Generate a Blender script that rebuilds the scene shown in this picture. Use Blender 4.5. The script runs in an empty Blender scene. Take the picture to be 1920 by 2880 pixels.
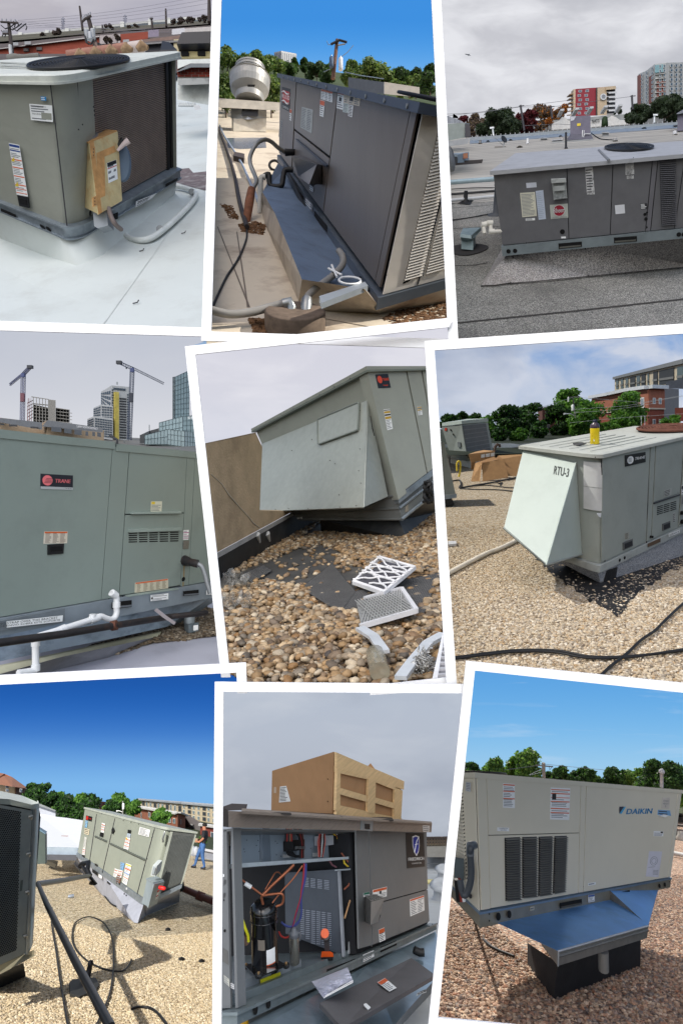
import bpy,bmesh,math,random
import numpy as np
from mathutils import Vector as V3
R=random.Random(7)
SC=bpy.context.scene
COL=SC.collection
# camera
FPX,CU,CV=1700.0,960.0,1440.0            # focal length and centre in photograph pixels (1920 x 2880)
cam_d=bpy.data.cameras.new('camera');cam=bpy.data.objects.new('camera',cam_d);COL.objects.link(cam)
cam_d.sensor_fit='VERTICAL';cam_d.sensor_height=36;cam_d.lens=36*FPX/2880
cam_d.clip_start=.05;cam_d.clip_end=2000
cam.rotation_euler=(math.pi/2,0,0);SC.camera=cam
SC.cycles.max_bounces=4;SC.cycles.diffuse_bounces=2;SC.cycles.glossy_bounces=2;SC.cycles.caustics_reflective=False;SC.cycles.caustics_refractive=False
# sky light
SC.view_settings.view_transform='Standard';SC.view_settings.look='None'
SC.view_settings.exposure=0;SC.view_settings.gamma=1;SC.view_settings.use_curve_mapping=False
W=bpy.data.worlds.new('World');SC.world=W;W.use_nodes=True
nt=W.node_tree;bg=nt.nodes['Background'];sk=nt.nodes.new('ShaderNodeTexSky')
sk.sky_type='NISHITA';sk.sun_disc=False;sk.sun_elevation=math.radians(48);sk.sun_rotation=math.radians(200)
sk.air_density=1.0;sk.dust_density=2.5
bg.inputs['Strength'].default_value=.145
nt.links.new(sk.outputs[0],bg.inputs[0])
ST='structure'
def S(r,g,b):
 f=lambda v:(v/255/12.92)if v<=10 else((v/255+.055)/1.055)**2.4
 return (f(r),f(g),f(b),1)
# pixels and points
def P(u,v,d):
 return V3(((u-CU)/FPX*d,d,-(v-CV)/FPX*d))
def px(p):
 return (CU+FPX*p[0]/p[1],CV-FPX*p[2]/p[1])
def ray(u,v):return P(u,v,1.0)
def PP(q,d):
 'several pixels to points; d one depth or one for each'
 return [P(u,v,e)for (u,v),e in zip(q,d if isinstance(d,(list,tuple))else[d]*len(q))]
class Z:
 'reads pairs of numbers off an enlarged view of the photograph'
 def __init__(s,ox,oy,k):s.o=(ox,oy);s.k=k
 def __call__(s,*a):
  l=[(s.o[0]+a[i]*s.k,s.o[1]+a[i+1]*s.k)for i in range(0,len(a),2)]
  return l[0]if len(l)==1 else l
 def p(s,x,y,d):return P(s.o[0]+x*s.k,s.o[1]+y*s.k,d)
 def c(s,x,y,y2,d):return (s.o[0]+x*s.k,s.o[1]+y*s.k,s.o[1]+y2*s.k,d)
class Patch:
 'a four cornered face in space: bottom left, bottom right, top right, top left'
 def __init__(s,a,b,c,d):
  s.c=[V3(x)for x in(a,b,c,d)]
  n=(s.c[1]-s.c[0]).cross(s.c[3]-s.c[0]);n.normalize()
  if n.dot(s.at(.5,.5))>0:n=-n
  s.n=n
  s.twist=abs((s.c[2]-s.c[0]).dot(s.n));s.w=(s.c[1]-s.c[0]).length;s.h=(s.c[3]-s.c[0]).length
 def at(s,x,y,o=0):
  a,b,c,d=s.c
  p=a*(1-x)*(1-y)+b*x*(1-y)+c*x*y+d*(1-x)*y
  return p+s.n*o if o else p
 def inv(s,u,v):
  x=y=.5
  for _ in range(14):
   q=s.at(x,y);f=px(q);e=(f[0]-u,f[1]-v)
   if abs(e[0])+abs(e[1])<.02:break
   h=1e-4;fx=px(s.at(x+h,y));fy=px(s.at(x,y+h))
   a,c=(fx[0]-f[0])/h,(fx[1]-f[1])/h;b,d=(fy[0]-f[0])/h,(fy[1]-f[1])/h
   det=a*d-b*c
   if abs(det)<1e-9:break
   dx=(-e[0]*d+e[1]*b)/det;dy=(-a*e[1]+c*e[0])/det
   m=max(abs(dx),abs(dy),.5)/.5
   x+=dx/m;y+=dy/m
  return x,y
 def pt(s,uv,o=0):
  x,y=s.inv(*uv);return s.at(x,y,o)
 def depth(s,uv):return s.pt(uv)[1]
 def sub(s,x0,y0,x1,y1,o=0):
  return Patch(s.at(x0,y0,o),s.at(x1,y0,o),s.at(x1,y1,o),s.at(x0,y1,o))
 def pxsub(s,quad,o=0):
  'quad in pixels: bottom left, bottom right, top right, top left'
  return Patch(*[s.pt(q,o)for q in quad])
# materials
MATS={}
def M(key,col=None,ro=.6,mt=0,var=.1,scale=5,bump=0,bscale=60,dark=None,dscale=2.5,damt=.5,spec=.4,stretch=None,emit=None,alpha=1,trans=0):
 if key in MATS:return MATS[key]
 m=bpy.data.materials.new(key);m.use_nodes=True;n=m.node_tree;N=n.nodes;L=n.links
 b=N['Principled BSDF'];b.inputs['Roughness'].default_value=ro;b.inputs['Metallic'].default_value=mt
 b.inputs['Specular IOR Level'].default_value=spec
 geo=N.new('ShaderNodeNewGeometry');mp=N.new('ShaderNodeMapping');L.new(geo.outputs['Position'],mp.inputs['Vector'])
 if stretch:mp.inputs['Scale'].default_value=stretch
 no=N.new('ShaderNodeTexNoise');no.inputs['Scale'].default_value=scale;no.inputs['Detail'].default_value=6;no.inputs['Roughness'].default_value=.6
 L.new(mp.outputs[0],no.inputs['Vector'])
 r=N.new('ShaderNodeValToRGB');L.new(no.outputs['Fac'],r.inputs[0])
 if dark is None and var>=.03 and not emit:dark=tuple(x*.72 for x in col[:3])+(1,);dscale=2.2;damt=.32
 if not bump and var>=.03 and ro<.6:bump=.22;bscale=3.2
 c=col[:3];r.color_ramp.elements[0].position=.32;r.color_ramp.elements[1].position=.68
 r.color_ramp.elements[0].color=tuple(x*(1-var)for x in c)+(1,);r.color_ramp.elements[1].color=tuple(min(1,x*(1+var))for x in c)+(1,)
 out=r.outputs[0]
 if dark is not None:
  n2=N.new('ShaderNodeTexNoise');n2.inputs['Scale'].default_value=dscale;n2.inputs['Detail'].default_value=8;n2.inputs['Roughness'].default_value=.7
  L.new(mp.outputs[0],n2.inputs['Vector'])
  r2=N.new('ShaderNodeValToRGB');r2.color_ramp.elements[0].position=.5;r2.color_ramp.elements[1].position=.68
  L.new(n2.outputs['Fac'],r2.inputs[0]);mul=N.new('ShaderNodeMath');mul.operation='MULTIPLY';mul.inputs[1].default_value=damt
  L.new(r2.outputs[0],mul.inputs[0]);mx=N.new('ShaderNodeMixRGB');L.new(mul.outputs[0],mx.inputs[0]);L.new(out,mx.inputs[1]);mx.inputs[2].default_value=dark
  out=mx.outputs[0]
 L.new(out,b.inputs['Base Color'])
 if bump:
  n3=N.new('ShaderNodeTexNoise');n3.inputs['Scale'].default_value=bscale;n3.inputs['Detail'].default_value=5;L.new(mp.outputs[0],n3.inputs['Vector'])
  bp=N.new('ShaderNodeBump');bp.inputs['Strength'].default_value=bump;bp.inputs['Distance'].default_value=.01
  L.new(n3.outputs['Fac'],bp.inputs['Height']);L.new(bp.outputs[0],b.inputs['Normal'])
 if trans:b.inputs['Transmission Weight'].default_value=trans;b.inputs['IOR'].default_value=1.35
 if alpha<1:b.inputs['Alpha'].default_value=alpha
 if emit:b.inputs['Emission Color'].default_value=emit;b.inputs['Emission Strength'].default_value=1
 MATS[key]=m;return m
def Mat(r,g,b,**k):return M('paint_%d_%d_%d' % (r,g,b),S(r,g,b),**k)
def speckle(key,cols,scale,ro=.9,bump=.6,dark=None,dscale=1.2,damt=.4,seam=None):
 'many coloured grains: roof granules or fine gravel too small to build'
 m=bpy.data.materials.new(key);m.use_nodes=True;n=m.node_tree;N=n.nodes;L=n.links;b=N['Principled BSDF']
 b.inputs['Roughness'].default_value=ro;b.inputs['Specular IOR Level'].default_value=.25
 geo=N.new('ShaderNodeNewGeometry');vo=N.new('ShaderNodeTexVoronoi');vo.inputs['Scale'].default_value=scale;L.new(geo.outputs['Position'],vo.inputs['Vector'])
 sp=N.new('ShaderNodeSeparateColor');L.new(vo.outputs['Color'],sp.inputs[0])
 r=N.new('ShaderNodeValToRGB');r.color_ramp.interpolation='CONSTANT';L.new(sp.outputs[0],r.inputs[0])
 el=r.color_ramp.elements;el[0].color=cols[0];el[1].color=cols[1];el[1].position=1/len(cols)
 for i,c in enumerate(cols[2:]):e=el.new((i+2)/len(cols));e.color=c
 el[0].position=0
 out=r.outputs[0]
 n2=N.new('ShaderNodeTexNoise');n2.inputs['Scale'].default_value=dscale;n2.inputs['Detail'].default_value=9;n2.inputs['Roughness'].default_value=.65;L.new(geo.outputs['Position'],n2.inputs['Vector'])
 if dark is not None:
  r2=N.new('ShaderNodeValToRGB');r2.color_ramp.elements[0].position=.42;r2.color_ramp.elements[1].position=.7;L.new(n2.outputs['Fac'],r2.inputs[0])
  mul=N.new('ShaderNodeMath');mul.operation='MULTIPLY';mul.inputs[1].default_value=damt;L.new(r2.outputs[0],mul.inputs[0])
  mx=N.new('ShaderNodeMixRGB');L.new(mul.outputs[0],mx.inputs[0]);L.new(out,mx.inputs[1]);mx.inputs[2].default_value=dark;out=mx.outputs[0]
 L.new(out,b.inputs['Base Color'])
 bp=N.new('ShaderNodeBump');bp.inputs['Strength'].default_value=bump;bp.inputs['Distance'].default_value=.02
 L.new(vo.outputs['Distance'],bp.inputs['Height']);bp.invert=True;L.new(bp.outputs[0],b.inputs['Normal'])
 return m
def stonemat(key,cols,ro=.75):
 'stones: every loose island takes its own colour'
 m=bpy.data.materials.new(key);m.use_nodes=True;n=m.node_tree;N=n.nodes;L=n.links;b=N['Principled BSDF']
 b.inputs['Roughness'].default_value=ro;b.inputs['Specular IOR Level'].default_value=.3
 geo=N.new('ShaderNodeNewGeometry');r=N.new('ShaderNodeValToRGB');r.color_ramp.interpolation='LINEAR';L.new(geo.outputs['Random Per Island'],r.inputs[0])
 el=r.color_ramp.elements;el[0].color=cols[0];el[1].color=cols[-1]
 for i,c in enumerate(cols[1:-1]):e=el.new((i+1)/(len(cols)-1));e.color=c
 no=N.new('ShaderNodeTexNoise');no.inputs['Scale'].default_value=60;L.new(geo.outputs['Position'],no.inputs['Vector'])
 mx=N.new('ShaderNodeMixRGB');mx.blend_type='MULTIPLY';mx.inputs[0].default_value=.5;L.new(r.outputs[0],mx.inputs[1]);L.new(no.outputs['Fac'],mx.inputs[2])
 hs=N.new('ShaderNodeHueSaturation');hs.inputs['Value'].default_value=1.3;L.new(mx.outputs[0],hs.inputs['Color']);L.new(hs.outputs[0],b.inputs['Base Color'])
 return m
# mesh builder (all points in world space)
class MB:
 def __init__(s):s.v=[];s.f=[];s.m=[];s.sm=[];s.mats=[]
 def mi(s,mat):
  if mat not in s.mats:s.mats.append(mat)
  return s.mats.index(mat)
 def add(s,vs,fs,mat,smooth=False):
  o=len(s.v);s.v.extend([tuple(v)for v in vs]);k=s.mi(mat)
  for f in fs:s.f.append(tuple(o+i for i in f));s.m.append(k);s.sm.append(smooth)
  return s
 def hexa(s,c,mat):
  'c: 000,100,010,110,001,101,011,111'
  return s.add(c,[(0,1,3,2),(4,6,7,5),(0,4,5,1),(1,5,7,3),(3,7,6,2),(2,6,4,0)],mat)
 def prism(s,poly,vec,mat,smooth=False):
  'polygon of points pushed along vec'
  n=len(poly);vec=V3(vec)
  if vec.x==0 and vec.z==0 and abs(vec.y)>.04:     # straight back as this place is looked at
   c=sum((V3(q)for q in poly),V3())/n;vec=c.normalized()*vec.y
  vs=[V3(p)for p in poly]+[V3(p)+vec for p in poly]
  return s.add(vs,[tuple(range(n-1,-1,-1)),tuple(range(n,2*n))]+[(i,(i+1) % n,n+(i+1) % n,n+i)for i in range(n)],mat,smooth)
 def loft(s,a,b,mat,smooth=False,caps=True):
  n=len(a);fs=[(i,(i+1) % n,n+(i+1) % n,n+i)for i in range(n)]
  s.add(list(a)+list(b),fs,mat,smooth)
  if caps:s.add(a,[tuple(range(n-1,-1,-1))],mat);s.add(b,[tuple(range(n))],mat)
  return s
 def quad(s,a,b,c,d,mat):return s.add([a,b,c,d],[(0,1,2,3)],mat)
 def poly(s,pts,mat):return s.add(pts,[tuple(range(len(pts)))],mat)
 def plate(s,patch,pxs,t,mat,o=.0):
  'polygon given in pixels, laid on a patch and raised by t'
  if len(pxs)==4:
   q=[patch.inv(*p)for p in pxs];m=max(math.hypot((q[i][0]-q[i-1][0])*patch.w,(q[i][1]-q[i-1][1])*patch.h)for i in range(4))
   if m>.25:
    k=min(10,int(m/.2)+1);bl=lambda x,y:tuple(q[0][i]*(1-x)*(1-y)+q[1][i]*x*(1-y)+q[2][i]*x*y+q[3][i]*(1-x)*y for i in(0,1))
    return s.grid(lambda x,y,o_:patch.at(*bl(x,y),o+o_),k,t,mat)
  a=[patch.pt(p,o)for p in pxs]
  return s.prism(a,patch.n*t,mat)
 def grid(s,patch,n,t,mat):
  'curved four cornered sheet that follows a twisted patch, t thick'
  at=patch if callable(patch)else patch.at;A=[at(i/n,j/n,o)for o in(0,t)for j in range(n+1)for i in range(n+1)];k=(n+1)**2;fs=[]
  for j in range(n):
   for i in range(n):
    q=j*(n+1)+i;fs+=[(k+q,k+q+1,k+q+n+2,k+q+n+1),(q,q+n+1,q+n+2,q+1)]
  e=[i for i in range(n+1)]+[(j+1)*(n+1)+n for j in range(n)]+[n*(n+1)+n-1-i for i in range(n)]+[(n-1-j)*(n+1)for j in range(n-1)]
  for a,b in zip(e,e[1:]+e[:1]):fs.append((a,b,k+b,k+a))
  return s.add(A,fs,mat)
 def rect(s,patch,x0,y0,x1,y1,t,mat,o=.0):
  m=max(abs(x1-x0)*patch.w,abs(y1-y0)*patch.h)
  if m>.3 and patch.twist>.004:
   return s.grid(lambda x,y,o_:patch.at(x0+(x1-x0)*x,y0+(y1-y0)*y,o+o_),min(10,int(m/.25)+1),t,mat)
  return s.prism([patch.at(x0,y0,o),patch.at(x1,y0,o),patch.at(x1,y1,o),patch.at(x0,y1,o)],patch.n*t,mat)
 def tube(s,pts,r,mat,n=8,closed=False,smooth=True):
  pts=[V3(p)for p in pts];k=len(pts);rs=r if isinstance(r,(list,tuple))else[r]*k
  rings=[];up=None
  for i,p in enumerate(pts):
   if closed:t=pts[(i+1) % k]-pts[i-1]
   else:t=pts[min(i+1,k-1)]-pts[max(i-1,0)]
   if t.length<1e-9:t=V3((0,0,1))
   t.normalize()
   if up is None:up=t.orthogonal().normalized()
   up=(up-t*up.dot(t));up=up.normalized()if up.length>1e-6 else t.orthogonal().normalized()
   w=t.cross(up)
   rings.append([p+(up*math.cos(2*math.pi*j/n)+w*math.sin(2*math.pi*j/n))*rs[i]for j in range(n)])
  vs=[v for g in rings for v in g];fs=[]
  for i in range(k if closed else k-1):
   a=i*n;b=((i+1) % k)*n
   fs+=[(a+j,a+(j+1) % n,b+(j+1) % n,b+j)for j in range(n)]
  s.add(vs,fs,mat,smooth)
  if not closed:s.add(rings[0],[tuple(range(n-1,-1,-1))],mat);s.add(rings[-1],[tuple(range(n))],mat)
  return s
 def disc(s,c,ax,ay,mat,t=None,n=24):
  pts=[V3(c)+V3(ax)*math.cos(2*math.pi*i/n)+V3(ay)*math.sin(2*math.pi*i/n)for i in range(n)]
  if t is None:return s.poly(pts,mat)
  return s.prism(pts,t,mat)
 def dot(s,patch,uv,r,t,mat,o=.0,n=10):
  'round boss or hole, r in pixels'
  c=patch.pt(uv,o);ex=patch.c[1]-patch.c[0];ey=patch.c[3]-patch.c[0];rr=r*c[1]/FPX
  return s.disc(c,ex.normalized()*rr,ey.normalized()*rr,mat,patch.n*t,n)
 def lathe(s,base,axis,prof,mat,n=20,smooth=True):
  'prof: (radius, height) pairs up the axis'
  ax=V3(axis).normalized();e=ax.orthogonal().normalized();w=ax.cross(e);vs=[];fs=[]
  for r,h in prof:
   vs+=[V3(base)+ax*h+(e*math.cos(2*math.pi*j/n)+w*math.sin(2*math.pi*j/n))*r for j in range(n)]
  for i in range(len(prof)-1):
   fs+=[(i*n+j,i*n+(j+1) % n,(i+1)*n+(j+1) % n,(i+1)*n+j)for j in range(n)]
  s.add(vs,fs,mat,smooth);s.add(vs[:n],[tuple(range(n-1,-1,-1))],mat);s.add(vs[-n:],[tuple(range(n))],mat)
  return s
_tc={}
def glyphs(txt):
 if txt in _tc:return _tc[txt]
 c=bpy.data.curves.new('t','FONT');c.body=txt;c.resolution_u=2;o=bpy.data.objects.new('t',c);COL.objects.link(o)
 dg=bpy.context.evaluated_depsgraph_get();me=bpy.data.meshes.new_from_object(o.evaluated_get(dg))
 vs=[(v.co.x,v.co.y)for v in me.vertices];fs=[tuple(p.vertices)for p in me.polygons]
 bpy.data.objects.remove(o);bpy.data.curves.remove(c);bpy.data.meshes.remove(me)
 x0=min(v[0]for v in vs);x1=max(v[0]for v in vs);y0=min(v[1]for v in vs);y1=max(v[1]for v in vs)
 _tc[txt]=([((x-x0)/(x1-x0),(y-y0)/(y1-y0))for x,y in vs],fs);return _tc[txt]
def text(mb,patch,txt,mat,o=.003,bold=0,shear=0):
 vs,fs=glyphs(txt)
 mb.add([patch.at(x+shear*y,y,o)for x,y in vs],fs,mat)
 if bold:
  for dx,dy in((bold,0),(0,bold*1.5),(bold,bold*1.5)):mb.add([patch.at(x+shear*y+dx,y+dy,o+.0004)for x,y in vs],fs,mat)
# places
class Place:
 def __init__(s,k,region,horizon,contact,extra=None):
  s.k=k;s.col=bpy.data.collections.new('place_%d' % k);COL.children.link(s.col)
  s.far=bpy.data.collections.new('sky_%d' % k);COL.children.link(s.far)
  s.set_region(region);s.extra=extra
  if horizon:
   n=ray(*horizon[0]).cross(ray(*horizon[1]));n.normalize()
   if n.z<0:n=-n
   s.n=n;s.o=P(*contact)
   c=np.mean(np.array(region),axis=0);f=ray(*c);f=f-n*f.dot(n);f.normalize();s.f=f;s.r=f.cross(n).normalized()
 @staticmethod
 def planes(region):
  cx=sum(p[0]for p in region)/len(region);cy=sum(p[1]for p in region)/len(region);c=ray(cx,cy);out=[]
  for i in range(len(region)):
   n=ray(*region[i]).cross(ray(*region[(i+1) % len(region)])).normalized()
   if n.dot(c)<0:n=-n
   out.append(n)
  return out
 def set_region(s,region):s.region=region;s.pl=s.planes(region)
 def g(s,u,v,h=.0,far=90.0):
  'the point of the ground (or h above it) seen at a pixel'
  d=ray(u,v);q=d.dot(s.n)
  t=(s.o.dot(s.n)+h)/q if abs(q)>1e-9 else far
  if t<=0 or t>far:t=far
  return d*t
 def gd(s,u,v,h=.0):return s.g(u,v,h)[1]
 def gg(s,q,h=.0):return [s.g(u,v,h)for u,v in q]
 def add(s,name,mb,parent=None,label=None,cat=None,group=None,kind=None,clip=True,loc=None,col=None):
  if not mb.f:return None
  V=np.array(mb.v,float)
  me=bpy.data.meshes.new(name)
  if loc is None:
   if parent is not None:loc=V3((0,0,0))
   else:
    c=V.mean(0);loc=V3(c);
  base=parent['_base']if parent is not None else(0,0,0)
  wl=V3(base)+(loc if parent is not None else V3((0,0,0)))
  if parent is None:wl=loc
# clip to the opening
  cut=[]
  if clip:
   for n in s.pl:
    dd=V @ np.array(n)
    if dd.min()<-1e-4:
     cut.append(n)
     if dd.max()<0:return None
  big=len(V)>30000
  if cut and big:
   ok=np.ones(len(V),bool)
   for n in cut:ok &=(V @ np.array(n))>=-.002
   keep=[i for i,f in enumerate(mb.f)if ok[f[0]]]
   mb.f=[mb.f[i]for i in keep];mb.m=[mb.m[i]for i in keep];mb.sm=[mb.sm[i]for i in keep];cut=[]
   if not mb.f:return None
  me.from_pydata([tuple(x)for x in(V-np.array(wl))],[],mb.f)
  for m in mb.mats:me.materials.append(m)
  me.polygons.foreach_set('material_index',mb.m);me.polygons.foreach_set('use_smooth',mb.sm)
  if cut:
   bm=bmesh.new();bm.from_mesh(me)
   for n in cut:
    bmesh.ops.bisect_plane(bm,geom=bm.verts[:]+bm.edges[:]+bm.faces[:],plane_co=-wl,plane_no=-n,clear_outer=True,dist=1e-6)
   if not bm.faces:bm.free();return None
   bm.to_mesh(me);bm.free()
  me.update()
  if not big:me.validate()
  o=bpy.data.objects.new(name,me);(col or s.col).objects.link(o)
  if parent is not None:o.parent=parent
  o.location=loc;o['_base']=tuple(wl)
  if label:o['label']=label
  if cat:o['category']=cat
  if group:o['group']=group
  if kind:o['kind']=kind
  return o
 def t(s,name,loc,label,cat,group=None):
  o=bpy.data.objects.new(name,None);s.col.objects.link(o);o.location=loc;o['_base']=tuple(loc);o.empty_display_size=.1
  o['label']=label;o['category']=cat
  if group:o['group']=group
  return o
 def sky(s,poly,d,mat):
  d-=s.k*.8
  mb=MB();pts=[P(u,v,d)for u,v in poly]
  mb.poly(pts,mat);c=P(s.region[0][0],s.region[0][1],d)
  return s.add('sky',mb,kind=ST,clip=False,loc=P(sum(p[0]for p in poly)/len(poly),sum(p[1]for p in poly)/len(poly),d),col=s.far)
 def sun(s,name,az,el,strength,angle,color=(1,.95,.88),d=None):
  'az: where the sun stands, degrees clockwise from straight ahead; el: above this roof'
  a,e=math.radians(az),math.radians(el)
  d=d.normalized()if d else(s.f*math.cos(a)+s.r*math.sin(a))*math.cos(e)+s.n*math.sin(e)
  l=bpy.data.lights.new(name,'SUN');l.energy=strength;l.angle=math.radians(angle);l.color=color
  o=bpy.data.objects.new(name,l);COL.objects.link(o);o.rotation_euler=d.to_track_quat('Z','Y').to_euler();o.location=s.o+d*3
  o.light_linking.receiver_collection=s.col;o.light_linking.blocker_collection=s.col
  return o
class Unit:
 'eight corners in space: x along the right hand face, y into the depth, z up'
 def __init__(s,corners):s.c=[V3(c)for c in corners]
 def at(s,a,b,c,off=None):
  k=s.c
  p=((k[0]*(1-a)+k[1]*a)*(1-b)+(k[2]*(1-a)+k[3]*a)*b)*(1-c)+((k[4]*(1-a)+k[5]*a)*(1-b)+(k[6]*(1-a)+k[7]*a)*b)*c
  return p
 def face(s,w,c0=0,c1=1):
  if w=='front':return Patch(s.at(0,0,c0),s.at(1,0,c0),s.at(1,0,c1),s.at(0,0,c1))
  if w=='left':return Patch(s.at(0,1,c0),s.at(0,0,c0),s.at(0,0,c1),s.at(0,1,c1))
  if w=='right':return Patch(s.at(1,0,c0),s.at(1,1,c0),s.at(1,1,c1),s.at(1,0,c1))
  if w=='top':return Patch(s.at(0,0,1),s.at(1,0,1),s.at(1,1,1),s.at(0,1,1))
 def box(s,mb,a0,a1,b0,b1,c0,c1,mat):
  sd=[((x1-x0)*(s.at(*e1)-s.at(0,0,0)).length)for x0,x1,e1 in((a0,a1,(1,0,0)),(b0,b1,(0,1,0)),(c0,c1,(0,0,1)))]
  if max(sd)<.4:return mb.hexa([s.at(a,b,c)for c in(c0,c1)for b in(b0,b1)for a in(a0,a1)],mat)
  na,nb,nc=[max(1,min(12,int(q/.22)+1))for q in sd]
  def fc(f,nu,nv,fl):
   vs=[s.at(*f(i/nu,j/nv))for j in range(nv+1)for i in range(nu+1)]
   mb.add(vs,[((q,q+nu+1,q+nu+2,q+1)if fl else(q,q+1,q+nu+2,q+nu+1))for j in range(nv)for i in range(nu)for q in(j*(nu+1)+i,)],mat)
  A=lambda t:a0+(a1-a0)*t;B=lambda t:b0+(b1-b0)*t;C=lambda t:c0+(c1-c0)*t
  fc(lambda u,v:(A(u),b0,C(v)),na,nc,0);fc(lambda u,v:(A(u),b1,C(v)),na,nc,1);fc(lambda u,v:(a0,B(u),C(v)),nb,nc,1);fc(lambda u,v:(a1,B(u),C(v)),nb,nc,0);fc(lambda u,v:(A(u),B(v),c0),na,nb,1);fc(lambda u,v:(A(u),B(v),c1),na,nb,0)
  return mb
 def col(s,mb,foot,c0,c1,mat,smooth=False):
  'prism over a footprint of (a, b) pairs'
  ft=[]
  for (x0,y0),(x1,y1)in zip(foot,foot[1:]+foot[:1]):
   k=max(1,int(max(abs(x1-x0),abs(y1-y0))/.1));ft+=[(x0+(x1-x0)*i/k,y0+(y1-y0)*i/k)for i in range(k)]
  n=max(1,min(10,int((c1-c0)/.1)));m=len(ft);vs=[s.at(a,b,c0+(c1-c0)*j/n)for j in range(n+1)for a,b in ft]
  mb.add(vs,[(j*m+i,j*m+(i+1) % m,(j+1)*m+(i+1) % m,(j+1)*m+i)for j in range(n)for i in range(m)],mat,smooth)
  mb.add(vs[:m],[tuple(range(m-1,-1,-1))],mat);mb.add(vs[-m:],[tuple(range(m))],mat);return mb
 def rounded(s,ra,rb,n=8,lo=(0,0),hi=(1,1)):
  'footprint with the near corner (0,0) rounded'
  pts=[]
  for i in range(n+1):
   t=math.pi/2*i/n
   pts.append((lo[0]+ra*(1-math.sin(t)) ,lo[1]+rb*(1-math.cos(t))))
# pts run from (ra, 0) to (0, rb)
  return [(hi[0],lo[1])]+[(hi[0],hi[1]),(lo[0],hi[1])][0:0]+pts+[(lo[0],hi[1]),(hi[0],hi[1])]
# common pieces
WHITE=Mat(238,240,240,ro=.5,var=.03);INK=Mat(52,52,56,ro=.6,var=0);BLACK=Mat(22,22,24,ro=.5,var=.1)
ORANGE=Mat(214,96,44,ro=.5,var=.05);HOLE=Mat(9,9,10,ro=.9,var=0);STEEL=Mat(150,154,156,ro=.35,mt=.7,var=.1)
RUBBER=Mat(28,29,31,ro=.55,var=.15);GREYTXT=Mat(118,122,128,var=0);YEL=Mat(222,196,60,ro=.5);REDP=Mat(190,40,34,ro=.5)
GALV=M('galvanised',S(150,160,168),ro=.42,mt=.55,var=.18,scale=9,dark=S(108,118,128),dscale=5,damt=.6)
def decal(pl,patch,quad,parent,bands=(),rows=8,label=None,base=None,ink=None,cols=1,o=.004,txt=None,head=None,pic=None,name='label_sticker'):
 'printed label: quad in pixels bottom left, bottom right, top right, top left; bands: (y0, y1, material)'
 sp=patch.pxsub(quad,o);mb=MB();mb.rect(sp,0,0,1,1,.0015,base or WHITE)
 for y0,y1,m in bands:mb.rect(sp,.02,y0,.98,y1,.0008,m,.0016)
 ink=ink or GREYTXT
 for k in range(cols):
  x0=.06+k/cols*.94;x1=(k+1)/cols*.94
  for i in range(rows):
   y=.05+.9*(i+.3)/rows
   if any(b[0]-.03<y<b[1]+.01 for b in bands)or(pic and pic[1]<y<pic[3]and x0<pic[2]):continue
   xe=x0+(x1-x0)*R.uniform(.6,1)
   mb.rect(sp,x0,y,xe,y+.36/rows,.0005,ink,.0016)
 if pic:mb.rect(sp,pic[0],pic[1],pic[2],pic[3],.0008,pic[4],.0016)
 if txt:
  for t,x0,y0,x1,y1,m in txt:text(mb,sp.sub(x0,y0,x1,y1),t,m,.003)
 return pl.add(name,mb,parent,label=label)
def screws(pl,patch,uvs,parent,r=2.2,mat=None,name='screw'):
 for uv in uvs:
  mb=MB();mb.dot(patch,uv,r,.006,mat or STEEL,.004,8);pl.add(name,mb,parent)
def fan(pl,patch,c,ax,ay,parent,rings=9,mat=None,spokes=12,o=.02):
 'round fan guard on a top face; c, ax, ay pixels: centre, end of one axis, end of the other'
 m=mat or BLACK
 if isinstance(c,V3):C0,A,B=c+patch.n*o,ax,ay
 else:C0=patch.pt(c,o);A=patch.pt(ax,o)-C0;B=patch.pt(ay,o)-C0
 mb=MB();mb.disc(C0-patch.n*(o-.006),A*.98,B*.98,HOLE,n=40);pl.add('fan_well',mb,parent)
 mb=MB()
 for i in range(rings):
  q=1-i/rings*.86
  mb.tube([C0+A*q*math.cos(t)+B*q*math.sin(t)+patch.n*(.03*(1-q))for t in[2*math.pi*j/48 for j in range(48)]],.0065 if i else .016,m,5,True)
 for j in range(spokes):
  t=2*math.pi*j/spokes;mb.tube([C0+(A*math.cos(t)+B*math.sin(t))*q+patch.n*(.03*(1-q))for q in(.1,1)],.006,m,5)
 mb.disc(C0+patch.n*.03,A*.13,B*.13,m,patch.n*.006)
 return pl.add('fan_guard',mb,parent)
def louvres(pl,patch,quad,n,parent,mat,back=None,name='louvre',depth=.018,gap=.5,o=.004,tilt=True):
 'a bank of bent slats over a dark opening; each slat its own part'
 sp=patch.pxsub(quad,o);mb=MB();mb.rect(sp,0,0,1,1,.001,back or HOLE);pl.add('louvre_opening',mb,parent)
 for i in range(n):
  y0=(i+.1)/n;y1=(i+.1+(1-gap))/n
  a,b=sp.at(.01,y0,.002+depth),sp.at(.99,y0,.002+depth);c,d=sp.at(.99,y1,.003),sp.at(.01,y1,.003)
  nn=(sp.c[3]-sp.c[0]).normalized()*.003
  q=MB();q.hexa([a,b,d,c,a+nn,b+nn,d+nn,c+nn],mat);pl.add(name,q,parent)
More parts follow.
